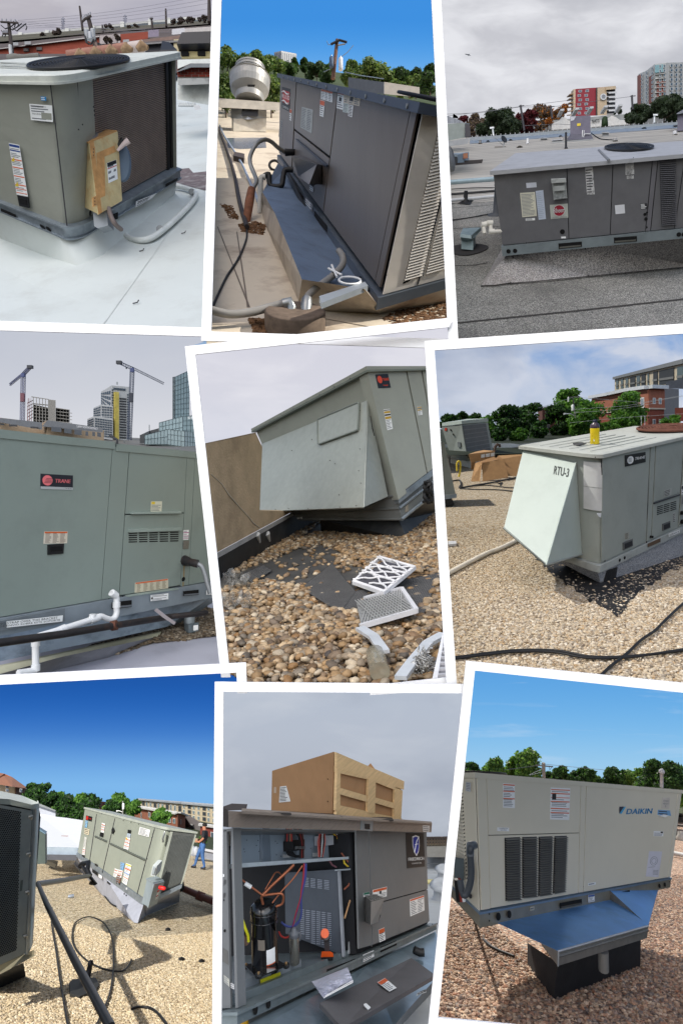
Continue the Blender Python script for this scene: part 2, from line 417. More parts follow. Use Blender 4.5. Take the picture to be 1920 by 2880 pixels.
def joined_louvres(pl,patch,quad,n,parent,mat,back=None,depth=.012,gap=.5,o=.004,name='louvre_bank'):
 sp=patch.pxsub(quad,o);mb=MB();mb.rect(sp,0,0,1,1,.001,back or HOLE)
 for i in range(n):
  y0=(i+.1)/n;y1=(i+.1+(1-gap))/n
  a,b=sp.at(.01,y0,.002+depth),sp.at(.99,y0,.002+depth);c,d=sp.at(.99,y1,.003),sp.at(.01,y1,.003)
  nn=(sp.c[3]-sp.c[0]).normalized()*.002
  mb.hexa([a,b,d,c,a+nn,b+nn,d+nn,c+nn],mat)
 o_=pl.add(name,mb,parent,kind='stuff');return o_
def pxbox(mb,cols,thick,mat,roofmat=None):
 'solid from columns (u, v_top, v_bottom, depth) seen left to right, closed at the back'
 t=[P(u,a,d)for u,a,b,d in cols];b=[P(u,bb,d)for u,a,bb,d in cols];n=len(cols)
 gd=((t[0]+b[-1])/2).normalized()*thick;back=[p+gd for p in(t[0],t[-1])];backb=[p+gd for p in(b[0],b[-1])]
 for i in range(n-1):mb.quad(b[i],b[i+1],t[i+1],t[i],mat)
 mb.quad(b[-1],backb[1],back[1],t[-1],mat);mb.quad(backb[0],b[0],t[0],back[0],mat);mb.quad(backb[1],backb[0],back[0],back[1],mat)
 mb.poly(t+[back[1],back[0]],roofmat or mat);mb.poly(b[::-1]+[backb[0],backb[1]],mat)
 return [Patch(b[i],b[i+1],t[i+1],t[i])for i in range(n-1)]
def window(pl,patch,x0,y0,x1,y1,parent,glass,frame=None,o=.02,bars=0):
 mb=MB();mb.rect(patch,x0,y0,x1,y1,.02,frame or glass,o)
 ix=(x1-x0)*.12;iy=(y1-y0)*.1
 if frame:
  if bars:
   for i in range(bars+1):
    xa=x0+ix+(x1-x0-2*ix)*i/(bars+1);xb=x0+ix+(x1-x0-2*ix)*(i+.86)/(bars+1)
    mb.rect(patch,xa,y0+iy,xb,y1-iy,.004,glass,o+.021)
  else:mb.rect(patch,x0+ix,y0+iy,x1-ix,y1-iy,.004,glass,o+.021)
 return pl.add('window',mb,parent)
def tree(pl,u,v0,v1,w,d,leafm,label,group=None,n=2600,trunk=None,name='tree',leaf=.16,cat='tree',lobes=9,sparse=.0,shape=1.0,twigs=0):
 'u centre, v0 foot, v1 top, w crown width (pixels), d depth'
 k=d/FPX;w*=1.18;base=P(u,v0,d);top=P(u,v1,d);up=V3((0,0,1));H=(v0-v1)*k;Wd=w*k
 th=pl.t(name,base,label,cat,group)
 bark=trunk or Mat(84,72,60,ro=.9,bump=.5,bscale=30);mb=MB();r0=max(.02*H,.04)
 mb.tube([base-up*.2,base+up*H*.3,base+up*H*.62+V3((R.uniform(-.05,.05)*Wd,0,0))],[r0,r0*.8,r0*.45],bark,7)
 cl=[]
 for i in range(lobes):
  a=R.uniform(0,2*math.pi);q=math.sqrt(R.random())*.40;z=R.uniform(.2,.86)
  ww=(1-abs(z-.52)/.62)**.6*shape
  c=base+V3((math.cos(a)*q*Wd*ww,math.sin(a)*q*Wd*ww,z*H));rr=R.uniform(.15,.26)*min(Wd,H*.8)*(1.12-.35*abs(z-.5))
  cl.append((c,rr));mb.tube([base+up*H*R.uniform(.22,.4),(base+c)/2+up*H*.12,c],[r0*.45,r0*.25,r0*.08],bark,5)
 for i in range(twigs):
  c,rr=R.choice(cl);dd=V3((R.gauss(0,1),R.gauss(0,1),abs(R.gauss(0,1)))).normalized();mb.tube([c,c+dd*rr*1.3],[r0*.1,r0*.03],bark,4)
 cl.append((base+up*H*.84,.16*min(H,Wd)))
 pl.add('trunk',mb,th)
 rg=np.random.default_rng(R.randrange(1<<30));m=int(n*2.1);leaf=leaf*.66
 ci=rg.integers(0,len(cl),m);C=np.array([c[0][:]for c in cl])[ci];RR=np.array([c[1]for c in cl])[ci]
 dv=rg.normal(size=(m,3));dv/=np.linalg.norm(dv,axis=1)[:,None];rad=RR*(rg.uniform(.3,1.1,m)**.6)*(1+.22*np.sin(dv[:,0]*5+ci*1.7)*np.sin(dv[:,2]*6+ci)+.12*np.sin(dv[:,1]*11+dv[:,0]*9))
# gather leaves into clumps so that gaps show
 ph=np.sin(dv[:,0]*7+ci)*np.sin(dv[:,1]*6+ci*2)*np.sin(dv[:,2]*8+ci*3)
 keep=ph>-.42+sparse;C=C[keep];dv=dv[keep];rad=rad[keep];m=len(C)
 cen=C+dv*rad[:,None]*np.array([1.12,1,.86]);sz=leaf*rg.uniform(.6,1.5,m)[:,None]
 nn=dv+rg.normal(size=(m,3))*.7;nn/=np.linalg.norm(nn,axis=1)[:,None]
 e=np.cross(nn,rg.normal(size=(m,3)));e/=np.linalg.norm(e,axis=1)[:,None];f=np.cross(nn,e)
 V=np.stack([cen-e*sz,cen-f*sz*.6,cen+e*sz,cen+f*sz*.6],1).reshape(-1,3)
 mb=MB();mb.v=[tuple(x)for x in V];k3=len(leafm)
 cid=rg.integers(0,k3,m)
 for mm in leafm:mb.mi(mm)
 mb.f=[(4*i,4*i+1,4*i+2,4*i+3)for i in range(m)];mb.m=[int(x)for x in cid];mb.sm=[False]*m
 pl.add('crown',mb,th);return th
def leafmat(key,r,g,b):
 if key in MATS:return MATS[key]
 m=M(key,S(r,g,b),ro=.55,var=.35,scale=1.5,spec=.3);n=m.node_tree;N=n.nodes;L=n.links
 b_=N['Principled BSDF'];t=N.new('ShaderNodeBsdfTranslucent');t.inputs[0].default_value=S(min(255,r*1.3),min(255,g*1.35),b);mx=N.new('ShaderNodeMixShader');mx.inputs[0].default_value=.3
 L.new(b_.outputs[0],mx.inputs[1]);L.new(t.outputs[0],mx.inputs[2]);L.new(mx.outputs[0],N['Material Output'].inputs[0]);return m
def stones(pl,name,label,mat,spots,size,squash=.6,jitter=.55,kind='stuff',big=False,regions=None,seed=1,h=None,clip=True):
 'spots: n x 3 points on the ground; one low stone at each'
 if clip:
  ok=np.ones(len(spots),bool)
  for n_ in pl.pl:ok &=(spots @ np.array(n_))>size*.4
  spots=spots[ok];h=h[ok]if h is not None else None
 if not len(spots):return None
 bm=bmesh.new();bmesh.ops.create_icosphere(bm,subdivisions=2 if big else 1,radius=1);iv=np.array([v.co[:]for v in bm.verts]);fi=np.array([[v.index for v in f.verts]for f in bm.faces]);bm.free()
 rg=np.random.default_rng(seed);n=len(spots);pn=np.array(pl.n)
 r,f,up=[np.array(x)for x in(pl.r,pl.f,pl.n)]
 a=rg.uniform(0,2*np.pi,n);ta=rg.normal(0,.25,(n,2))
 ex=np.cos(a)[:,None]*r+np.sin(a)[:,None]*f+ta[:,:1]*up;ey=-np.sin(a)[:,None]*r+np.cos(a)[:,None]*f+ta[:,1:]*up;ez=np.cross(ex,ey)
 s=size*(1+jitter*rg.uniform(-1,1.2,n));sx=s*rg.uniform(.85,1.35,n);sy=s*rg.uniform(.7,1.0,n);sz=s*squash*rg.uniform(.75,1.2,n)
 wob=1+rg.uniform(-.17,.17,(n,len(iv)))
 V=(iv[None,:,0,None]*ex[:,None]*sx[:,None,None]+iv[None,:,1,None]*ey[:,None]*sy[:,None,None]+iv[None,:,2,None]*ez[:,None]*sz[:,None,None])*wob[:,:,None]
 V+=(spots+up*(sz*(.55 if h is None else 0))[:,None]+(up*(h[:,None]if h is not None else 0)))[:,None,:]
 V=V.reshape(-1,3);Fc=(fi[None]+(np.arange(n)*len(iv))[:,None,None]).reshape(-1,3)
 me=bpy.data.meshes.new(name);loc=V.mean(0)
 me.vertices.add(len(V));me.vertices.foreach_set('co',(V-loc).ravel());me.loops.add(len(Fc)*3);me.polygons.add(len(Fc))
 me.loops.foreach_set('vertex_index',Fc.ravel().astype(np.int32));me.polygons.foreach_set('loop_start',np.arange(0,len(Fc)*3,3,dtype=np.int32));me.polygons.foreach_set('loop_total',np.full(len(Fc),3,np.int32))
 me.polygons.foreach_set('use_smooth',np.full(len(Fc),big));me.materials.append(mat);me.update()
 o=bpy.data.objects.new(name,me);pl.col.objects.link(o);o.location=loc;o['kind']=kind;o['label']=label;o['category']='gravel';return o
def scatter(pl,regions,n,size_px=None,seed=3,avoid=(),vmin=None,dmax=12,layers=1):
 'even random spots over the part of the roof seen through pixel polygons'
 rg=np.random.default_rng(seed);out=[]
 allp=[p for r in regions for p in r]
 pts=[pl.g(*p)for p in allp];r,f=np.array(pl.r),np.array(pl.f);o=np.array(pl.o);A=np.array([[np.dot(np.array(p)-o,r),np.dot(np.array(p)-o,f)]for p in pts])
 lo,hi=A.min(0),A.max(0);hi[1]=min(hi[1],dmax);area=np.prod(hi-lo)
 q=rg.uniform(lo,hi,(n,2));X=o+q[:,:1]*r+q[:,1:]*f
 u=CU+FPX*X[:,0]/X[:,1];v=CV-FPX*X[:,2]/X[:,1]
 def inside(poly):
  k=np.zeros(len(u),bool);m=len(poly)
  for i in range(m):
   (x1,y1),(x2,y2)=poly[i],poly[(i+1) % m]
   c=((y1>v) !=(y2>v)) & (u<(x2-x1)*(v-y1)/(y2-y1+1e-12)+x1);k ^=c
  return k
 ok=np.zeros(len(u),bool)
 for rr in regions:ok |=inside(rr)
 for a in avoid:ok &=~inside(a)
 return X[ok]
def ground(pl,name,regions,mat,h=0,kind=ST,far=600,clip=True):
 mb=MB()
 for rg_ in regions:
  a=[pl.g(u,v,h,far)for u,v in rg_];mb.poly(a,mat)
 return pl.add(name,mb,kind=kind,clip=clip)
def cord(pl,name,label,cat,pts,r,mat,parent=None,n=8,group=None):
 'smooth line through points'
 out=[];pts=[V3(p)for p in pts]
 for i in range(len(pts)-1):
  p0,p1,p2,p3=pts[max(i-1,0)],pts[i],pts[i+1],pts[min(i+2,len(pts)-1)]
  for j in range(6):
   t=j/6;out.append(.5*((2*p1)+(p2-p0)*t+(2*p0-5*p1+4*p2-p3)*t*t+(3*p1-p0-3*p2+p3)*t**3))
 out.append(pts[-1]);mb=MB();mb.tube(out,r,mat,n)
 return pl.add(name,mb,parent,label=label,cat=cat,group=group)
def skymat(key,top,mid,bot,cloud=None,cs=6,amt=.5,stretch=(1,1,2.4),d=150,sub=None,px_top=0,px_bot=900,det=9,c0=.45,c1=.72):
 m=bpy.data.materials.new(key);m.use_nodes=True;n=m.node_tree;N=n.nodes;L=n.links
 for x in list(N):N.remove(x)
 out=N.new('ShaderNodeOutputMaterial');em=N.new('ShaderNodeEmission');L.new(em.outputs[0],out.inputs[0])
 geo=N.new('ShaderNodeNewGeometry');sp=N.new('ShaderNodeSeparateXYZ');L.new(geo.outputs['Position'],sp.inputs[0])
 mr=N.new('ShaderNodeMapRange');mr.inputs[1].default_value=-(px_bot-CV)/FPX*d;mr.inputs[2].default_value=-(px_top-CV)/FPX*d;L.new(sp.outputs[2],mr.inputs[0])
 r=N.new('ShaderNodeValToRGB');r.color_ramp.elements[0].color=bot;r.color_ramp.elements[1].color=top;e=r.color_ramp.elements.new(.45);e.color=mid;r.color_ramp.interpolation='B_SPLINE'
 L.new(mr.outputs[0],r.inputs[0]);o=r.outputs[0]
 if cloud:
  mp=N.new('ShaderNodeMapping');mp.inputs['Scale'].default_value=tuple(x/d for x in stretch);L.new(geo.outputs['Position'],mp.inputs[0])
  no=N.new('ShaderNodeTexNoise');no.inputs['Scale'].default_value=cs;no.inputs['Detail'].default_value=det;no.inputs['Roughness'].default_value=.55;no.inputs['Distortion'].default_value=.4;L.new(mp.outputs[0],no.inputs[0])
  r2=N.new('ShaderNodeValToRGB');r2.color_ramp.elements[0].position=c0;r2.color_ramp.elements[1].position=c1;L.new(no.outputs[0],r2.inputs[0])
  mu=N.new('ShaderNodeMath');mu.operation='MULTIPLY';mu.inputs[1].default_value=amt;L.new(r2.outputs[0],mu.inputs[0])
  mx=N.new('ShaderNodeMixRGB');L.new(mu.outputs[0],mx.inputs[0]);L.new(o,mx.inputs[1]);mx.inputs[2].default_value=cloud;o=mx.outputs[0]
  if sub:
   n3=N.new('ShaderNodeTexNoise');n3.inputs['Scale'].default_value=cs*.6;n3.inputs['Detail'].default_value=det;L.new(mp.outputs[0],n3.inputs[0])
   r3=N.new('ShaderNodeValToRGB');r3.color_ramp.elements[0].position=.5;r3.color_ramp.elements[1].position=.75;L.new(n3.outputs[0],r3.inputs[0])
   m3=N.new('ShaderNodeMixRGB');L.new(r3.outputs[0],m3.inputs[0]);L.new(o,m3.inputs[1]);m3.inputs[2].default_value=sub;o=m3.outputs[0]
 L.new(o,em.inputs[0]);return m
# the nine places
PL={}
PL[1]=Place(1,[(-30,-30),(611,-30),(581,935),(-30,916)],[(0,130),(590,75)],(235,745,6.05))
PL[2]=Place(2,[(611,-30),(1226,-30),(1273,907),(581,972)],[(620,190),(1230,215)],(1062,900,5.7))
PL[3]=Place(3,[(1226,-30),(1950,-30),(1950,922),(1273,968)],[(1270,262),(1920,212)],(1420,792,9.4))
PL[4]=Place(4,[(-30,915),(528,934),(631,1867),(-30,1910)],[(0,1225),(560,1272)],(100,1885,5.3))
PL[5]=Place(5,[(535,985),(1205,930),(1262,1935),(690,1932),(631,1867)],[(560,1290),(1250,1225)],(1140,1512,7.4))
PL[6]=Place(6,[(1207,972),(1950,922),(1950,1938),(1320,1873),(1290,1905),(1268,1905)],[(1230,1208),(1920,1182)],(1690,1640,6.2))
PL[7]=Place(7,[(-30,1913),(617,1890),(610,2900),(-30,2900)],[(0,2215),(600,2285)],(375,2592,12.0))
PL[8]=Place(8,[(617,1932),(1316,1938),(1214,2900),(610,2900)],[(620,2325),(1260,2350)],(663,2960,4.1))
PL[9]=Place(9,[(1322,1873),(1950,1938),(1950,2900),(1450,2900),(1216,2880)],[(1300,2185),(1920,2215)],(1553,2812,5.6))
PL[6].set_region([(1207,972),(1950,922),(1950,1938),(1320,1873),(1262,1868)])
# ---- light: one sun to a place (a broad weak one where the day is overcast)
PL[1].sun('overcast_sun',-150,62,1.75,110,(.95,.97,1))
PL[2].sun('sun',80,36,5,.6,(1,.93,.82))
PL[3].sun('overcast_sun',-160,55,1.5,110,(.96,.98,1))
PL[4].sun('overcast_sun',-165,45,2.8,120,(.96,.98,1))
PL[5].sun('overcast_sun',-150,58,2.8,100,(1,.98,.95))
PL[6].sun('sun',-95,52,3.4,1.5,(1,.96,.88))
PL[7].sun('sun',-150,24,5,.5,(1,.95,.86))
PL[8].sun('overcast_sun',172,32,2.7,90,(.96,.98,1))
PL[9].sun('sun',-32,50,5,.5,(1,.93,.84))
# ---- skies
D=160
PL[1].sky([(-40,-40),(615,-40),(588,940),(-40,940)],D,skymat('sky_grey_violet',S(186,182,190),S(188,187,198),S(184,187,202),S(214,212,218),5,.55,(1,1,3.2),px_bot=180,px_top=0,sub=S(172,171,186)))
PL[2].sky([(605,-40),(1236,-40),(1280,925),(576,952)],D,skymat('sky_blue_clear',S(58,140,222),S(88,166,236),S(166,210,242),px_bot=230,px_top=-20))
PL[3].sky([(1220,-40),(1970,-40),(1970,935),(1265,980)],D,skymat('sky_cloud_layer',S(200,201,208),S(200,201,208),S(214,215,222),S(236,237,242),7,.8,(1,1,2.6),px_bot=350,sub=S(186,188,196),c0=.38,c1=.66))
PL[4].sky([(-40,905),(575,930),(572,962),(528,976),(640,1880),(-40,1900)],D,skymat('sky_pale_overcast',S(190,195,208),S(206,209,218),S(222,223,228),S(214,216,222),3,.3,px_bot=1250,px_top=930))
PL[5].sky([(528,985),(1275,893),(1282,960),(1218,968),(1270,1935),(630,1880)],D,skymat('sky_white_overcast',S(212,212,224),S(216,216,226),S(208,212,226),S(234,233,240),5,.7,px_bot=1250,px_top=930))
PL[6].sky([(1200,972),(1970,915),(1970,1950),(1262,1930)],D,skymat('sky_broken_cloud',S(120,160,214),S(172,188,214),S(192,206,226),S(206,212,226),7,.9,(1,1,1.9),px_bot=1200,px_top=930,sub=S(158,170,194),c0=.36,c1=.58))
PL[7].sky([(-40,1905),(688,1868),(690,1930),(622,1932),(615,2900),(-40,2900)],D,skymat('sky_deep_blue',S(28,80,160),S(40,112,202),S(136,194,242),px_bot=2230,px_top=1900))
PL[8].sky([(612,1930),(1322,1938),(1212,2900),(605,2900)],D,skymat('sky_rain_cloud',S(180,190,206),S(184,191,204),S(150,158,172),S(200,206,216),5,.7,(1,1,2.0),px_bot=2360,px_top=1930,sub=S(158,166,182)))
PL[9].sky([(1315,1866),(1970,1930),(1970,2900),(1205,2900)],D,skymat('sky_morning_blue',S(86,158,224),S(120,186,236),S(166,208,236),px_bot=2200,px_top=1900,cloud=S(196,218,240),cs=4,amt=.45,stretch=(1,1,9),c0=.55,c1=.75))
# ---- white frames round the pictures: wooden bars, each nearer one overlapping the one behind
FW=M('white_frame_paint',(.93,.93,.93,1),ro=.6,var=.01)
FC=bpy.data.collections.new('frames');COL.children.link(FC)
def bar(quad,d):
 mb=MB();a=[P(u,v,d)for u,v in quad];mb.prism(a,(0,.005,0),FW)
 o=PL[1].add('white_frame_bar',mb,kind=ST,clip=False,col=FC);return o
for q,d in[
 ([(598,-40),(624,-40),(594.5,932),(566,958)],1.90),([(594.5,932),(785,938.5),(1258,953),(1288,981),(566,958)],1.90),([(1211,-40),(1238,-40),(1289,981),(1260,955)],1.86),
 ([(-40,901),(568,921),(566,946),(-40,928)],1.95),
 ([(520,974),(1275,892.5),(1262,920),(549.8,997)],1.84),([(520,974),(549.8,997),(648,1905),(622,1905)],1.84),([(1040,1929),(1275,1903),(1275,1940),(1040,1955)],1.84),
 ([(1193,959),(1960,907),(1960,935.5),(1221.5,985)],1.80),([(1193,959),(1221.5,985),(1284.8,1940),(1256,1940)],1.80),
 ([(-40,1901),(691.5,1863.4),(666,1891.5),(-40,1928)],1.76),([(691.5,1863.4),(695,1950),(668,1950),(665,1891.5)],1.76),
 ([(604,1918),(1316,1924.5),(1313,1950),(629,1945.4)],1.72),([(604,1918),(629,1945.4),(623,2900),(596.5,2900)],1.72),
 ([(1309.8,1859),(1960,1925),(1960,1952.5),(1334.8,1886)],1.68),([(1309.8,1859),(1334.8,1886),(1231,2863),(1229,2900),(1202,2900)],1.68),([(1231,2863),(1500,2889),(1500,2915),(1228,2915)],1.68)]:
 bar(q,d)
l=bpy.data.lights.new('frame_fill_lamp','SUN');l.energy=2.6;l.angle=math.radians(40);lo=bpy.data.objects.new('frame_fill_lamp',l);COL.objects.link(lo)  # added lamp without a real source, whitens only the frame bars
lo.rotation_euler=(math.radians(68),0,math.radians(-10));lo.light_linking.receiver_collection=FC;lo.light_linking.blocker_collection=FC
CORN={
1:[(-2.592,5.860,2.633),(-2.149,7.978,4.411),(-4.222,6.010,3.362),(-3.779,8.128,5.140),(-2.359,5.141,3.659),(-1.964,7.260,5.466),(-4.300,5.292,3.787),(-3.889,7.410,5.523)],
2:[(-1.296,12.659,7.364),(.355,5.636,1.910),(.953,13.235,8.234),(2.603,6.212,2.779),(-1.172,11.789,8.544),(.651,4.767,3.225),(1.167,12.365,8.454),(2.989,5.343,3.135)],
3:[(2.523,9.406,3.995),(4.975,8.604,3.919),(4.195,13.961,6.953),(6.647,13.158,6.877),(2.207,8.848,4.997),(4.856,8.045,4.798),(3.879,13.403,7.955),(6.448,12.600,7.686)],
4:[(-2.255,5.722,-.835),(-1.699,6.764,-.820),(-4.010,6.615,-.649),(-3.454,7.657,-.634),(-2.117,5.649,.655),(-1.610,6.691,.677),(-3.872,6.543,.840),(-3.365,7.585,.863)],
5:[(.697,7.312,.108),(2.257,8.668,1.317),(-.852,9.906,.006),(.708,11.262,1.216),(.297,7.208,1.717),(2.265,8.565,2.052),(-1.419,9.803,1.349),(.549,11.159,1.684)],
6:[(2.575,6.079,-.608),(4.060,7.182,-.230),(2.048,6.789,-.357),(3.533,7.891,.021),(2.475,5.827,.528),(4.002,6.929,.868),(1.949,6.536,.692),(3.450,7.639,1.014)],
7:[(-3.977,12.205,-7.955),(-3.353,12.584,-7.832),(-7.349,16.802,-9.567),(-6.724,17.182,-9.444),(-3.742,12.724,-6.624),(-3.137,13.103,-6.929),(-7.346,17.322,-8.457),(-6.741,17.701,-8.762)],
8:[(-.704,4.029,-3.403),(1.170,7.954,-5.507),(-2.434,4.614,-3.913),(-.560,8.539,-6.017),(-.842,4.605,-2.411),(1.189,8.530,-4.506),(-2.572,5.190,-2.921),(-.541,9.116,-5.016)],
9:[(1.201,5.237,-3.589),(4.144,7.675,-4.758),(.423,6.646,-3.361),(3.366,9.085,-4.531),(1.235,5.597,-2.413),(4.509,8.035,-3.696),(.087,7.007,-3.067),(3.361,9.445,-4.350)]}
UN={k:Unit(v)for k,v in CORN.items()}
# PLACE 1: rooftop unit with rusty switch on a white roof
def place1():
 p=PL[1];z=Z(0,0,.3998);zt=Z(0,0,.3954);U=UN[1];front,left=U.face('front'),U.face('left');top=Patch(U.at(0,0,1.045),U.at(1,0,1.045),U.at(1,1,1.045),U.at(0,1,1.045))
 body=Mat(150,152,142,ro=.45,var=.04,scale=3);cap=Mat(214,217,208,ro=.5,var=.05,dark=S(150,152,146),dscale=4,damt=.35);memb=M('white_membrane',S(208,214,211),ro=.55,var=.03,scale=1.5,dark=S(180,182,176),dscale=1.6,damt=.45,bump=.25,bscale=9)
 coil=Mat(128,114,106,ro=.6,var=.12,scale=30)
# roof
 ground(p,'roof',[[(-60,950),(620,950),(620,180),(-60,200)]],memb)
# raised kerb under the unit, smooth white skin running down to the roof
 mb=MB()
 lt=[U.at(-.0,1.2,.02),U.at(-.0,.12,.02),U.at(.02,.04,.0),U.at(.1,.0,.02),U.at(.98,.0,.02)]
 lo=[p.g(-90,655),p.g(120,735),p.g(222,768),p.g(300,735),p.g(492,556)]
 lo2=[p.g(-90,712),p.g(90,800),p.g(232,850),p.g(352,778),p.g(520,575)]
 for A,B in((lt,[l.lerp(g,.8)for l,g in zip(lt,lo)]),([l.lerp(g,.8)for l,g in zip(lt,lo)],lo2)):
  n=len(A)
  mb.add(A+B,[(i,i+1,n+i+1,n+i)for i in range(n-1)],memb,True)
 p.add('roof_kerb',mb,label='white membrane covered kerb sloping out under the beige unit',cat='roof kerb')
 th=p.t('rooftop_unit',U.at(.5,.5,0),'grey beige packaged rooftop unit with open coil and rusty switch box, on white roof','air conditioner')
 lf=lambda*a:left.inv(*z(*a));fr=lambda*a:front.inv(*z(*a))
 ra=fr(600,1000)[0];rb=1-lf(385,1000)[0]
 foot=U.rounded(ra,rb,10,(.008,.008),(.99,.99))
# the box stops short where the coil opening begins
 ac=fr(680,900)[0];ar=fr(1225,800)[0]
 mb=MB()
 f2=[(ac,.008)]+[q for q in foot if q not in(foot[0],)][:-2]+[(.008,.99),(ac,.99)]
 U.col(mb,f2,.085,.995,body,False);p.add('cabinet',mb,th)
 for a0 in(lf(355,600),):
  p.add('panel_seam',MB().plate(left,z(352,580,359,580,478,1596,470,1596),.002,INK,.0),th)
 p.add('panel_seam',MB().plate(front,z(556,560,560,560,610,1100,606,1100),.002,INK,-.02),th)
 mb=MB();U.box(mb,ac-.002,ar,.05,.09,.09,.985,coil);U.box(mb,ac,.97,.72,.99,.09,.985,Mat(60,60,60));p.add('coil',mb,th)
 cp=Patch(U.at(ac,.045,.1),U.at(ar-.03,.045,.1),U.at(ar-.03,.045,.97),U.at(ac,.045,.97));fin=Mat(182,164,152,ro=.4,mt=.3,var=.15)
 mb=MB()
 for i in range(62):mb.rect(cp,0,(i+.2)/62,1,(i+.55)/62,.012,fin)
 p.add('coil_fin',mb,th,kind='stuff')
 mb=MB();U.box(mb,ar-.035,ar-.005,.03,.2,.09,.985,BLACK);U.box(mb,ar+.01,ar+.035,.03,.1,.09,.985,BLACK);p.add('corner_channel',mb,th)
 mb=MB();U.box(mb,ar+.035,.992,.008,.2,.085,.995,body);p.add('corner_post',mb,th)
# cap
 mb=MB();ft=U.rounded(ra*1.0,rb*1.0,12,(-.012,-.015),(1.008,1.01));U.col(mb,ft,.998,1.035,cap);ft2=U.rounded(ra,rb,12,(.004,.004),(.995,.995));mb.loft([U.at(a,b,1.035)for a,b in ft],[U.at(a,b,1.045)for a,b in ft2],cap);p.add('top_cover',mb,th)
 mb=MB();ft3=U.rounded(ra,rb,12,(-.017,-.02),(1.01,1.012));U.col(mb,ft3,.985,1.0,cap);p.add('cover_lip',mb,th)
 screws(p,front,z(708,515,848,486,972,457,1085,432),th,2,RUBBER)
 screws(p,left,z(435,1575,558,908),th,2,INK);screws(p,front,z(577,875,655,750,660,778,662,808),th,2,INK)
 fan(p,top,z(570,445),z(905,418),z(585,488),th,13,BLACK,26,.015)
 mb=MB()
 for i,v in enumerate((437,455,470)):mb.plate(top,z(0,v,225-i*12,v+10-i*2,225-i*12,v+13-i*2,0,v+4),.003,Mat(168,170,162));
 p.add('top_rib',mb,th)
# base rail
 mb=MB();fr_=U.rounded(ra,rb,10,(-.012,-.012),(1.005,1.005));U.col(mb,fr_,.0,.08,GALV);fr2=U.rounded(ra,rb,10,(-.02,-.022),(1.01,1.01));U.col(mb,fr2,.072,.088,GALV);U.col(mb,fr2,-.002,.008,GALV);p.add('base_rail',mb,th)
 for a,b in((322,1576),(364,1590)):
  p.add('rail_hole',MB().dot(left,z(a,b),7.5,.004,HOLE,.046,14),th)
 p.add('rail_hole',MB().dot(front,z(622,1495),7,.004,HOLE,.02,14),th)
 p.add('lifting_slot',MB().plate(left,z(30,1445,135,1490,135,1512,30,1466),.004,HOLE,.046),th)
 for q in((1140,1288,1225,1245,1225,1262,1140,1310),(765,1500,800,1485,800,1530,765,1545)):
  p.add('lifting_slot',MB().plate(front,z(*q),.004,HOLE,.046),th)
 decal(p,left,z(222,842,377,857,370,740,210,728),th,rows=6,txt=[('TSC090F4E0A0000*11',.05,.82,.72,.93,INK),('TK2511ZD7AL',.08,.36,.5,.46,INK)],pic=(.5,.12,.96,.52,body),label='white model number label with bar codes')
 decal(p,left,z(293,704,330,708,329,680,290,676),th,rows=2,base=Mat(40,140,205,ro=.4),ink=WHITE,label='small blue sticker')
 decal(p,left,z(122,1367,201,1382,140,1018,66,1003),th,bands=[(.94,.985,Mat(40,70,140)),(.86,.885,Mat(40,70,140)),(.69,.71,ORANGE),(.54,.56,ORANGE),(.37,.39,ORANGE),(.2,.22,ORANGE),(.12,.135,ORANGE),(.04,.055,ORANGE)],rows=30,label='tall white warning label with orange lines')
 for q in((85,1130,108,1134,105,1100),(112,1305,137,1309,128,1274)):
  p.add('warning_symbol',MB().plate(left,z(*q),.001,YEL,.007),th)
 mb=MB();mb.plate(left,z(143,1444,212,1459,203,1383,128,1368),.012,RUBBER,.0);mb.plate(left,z(150,1425,200,1436,194,1400,142,1388),.004,HOLE,.012);p.add('panel_handle',mb,th)
 decal(p,front,z(925,1453,1040,1388,1075,1352,928,1410),th,rows=3,o=.05,txt=[('IMPORTANT',.12,.55,.7,.85,INK)])
# fused switch
 rust=M('rusty_yellow_paint',S(196,180,136),ro=.7,var=.12,scale=10,dark=S(186,128,66),dscale=6,damt=.6,bump=.2);rust2=M('orange_rust',S(196,148,94),ro=.85,var=.2,scale=14)
 df=front.depth(z(760,1200));dn=df-.42
 c=z(690,1505,850,1412,628,1008,818,928,590,1455,530,995)
 NB,RB,NT,RT,LB,LT=P(*c[0],dn),P(*c[1],dn+.28),P(*c[2],dn-.05),P(*c[3],dn+.23),P(*c[4],dn+.2),P(*c[5],dn+.15)
 BB,BT=RB+LB-NB,RT+LT-NT
 t2=p.t('disconnect_switch',(NB+BB)/2,'rusty yellow fused disconnect box with lever, fixed at the coil corner','switch box')
 p.add('enclosure',MB().hexa([NB,RB,LB,BB,NT,RT,LT,BT],rust),t2)
 door=Patch(NB,RB,RT,NT);side=Patch(LB,NB,NT,LT);tp=Patch(NT,RT,BT,LT)
 p.add('door',MB().rect(door,-.02,-.01,1.03,1.0,.012,rust),t2)
 mb=MB();mb.plate(door,z(672,1080,800,1025,812,1070,730,1105,735,1380,690,1400),.001,rust2,.013);mb.rect(door,-.02,-.01,.13,1,.001,rust2,.0135);p.add('rust_band',mb,t2)
 p.add('hood_lip',MB().rect(tp,-.03,-.03,1.03,1.05,.012,rust2),t2)
 cc=tp.at(.28,.55,.012);ex=(tp.c[1]-tp.c[0]).normalized();ey=(tp.c[3]-tp.c[0]).normalized();mb=MB();mb.disc(cc,ex*.13,ey*.13,STEEL,tp.n*.02);mb.disc(cc+tp.n*.02,ex*.1,ey*.1,Mat(150,140,130,ro=.7),tp.n*.035);p.add('hub_plate',mb,t2)
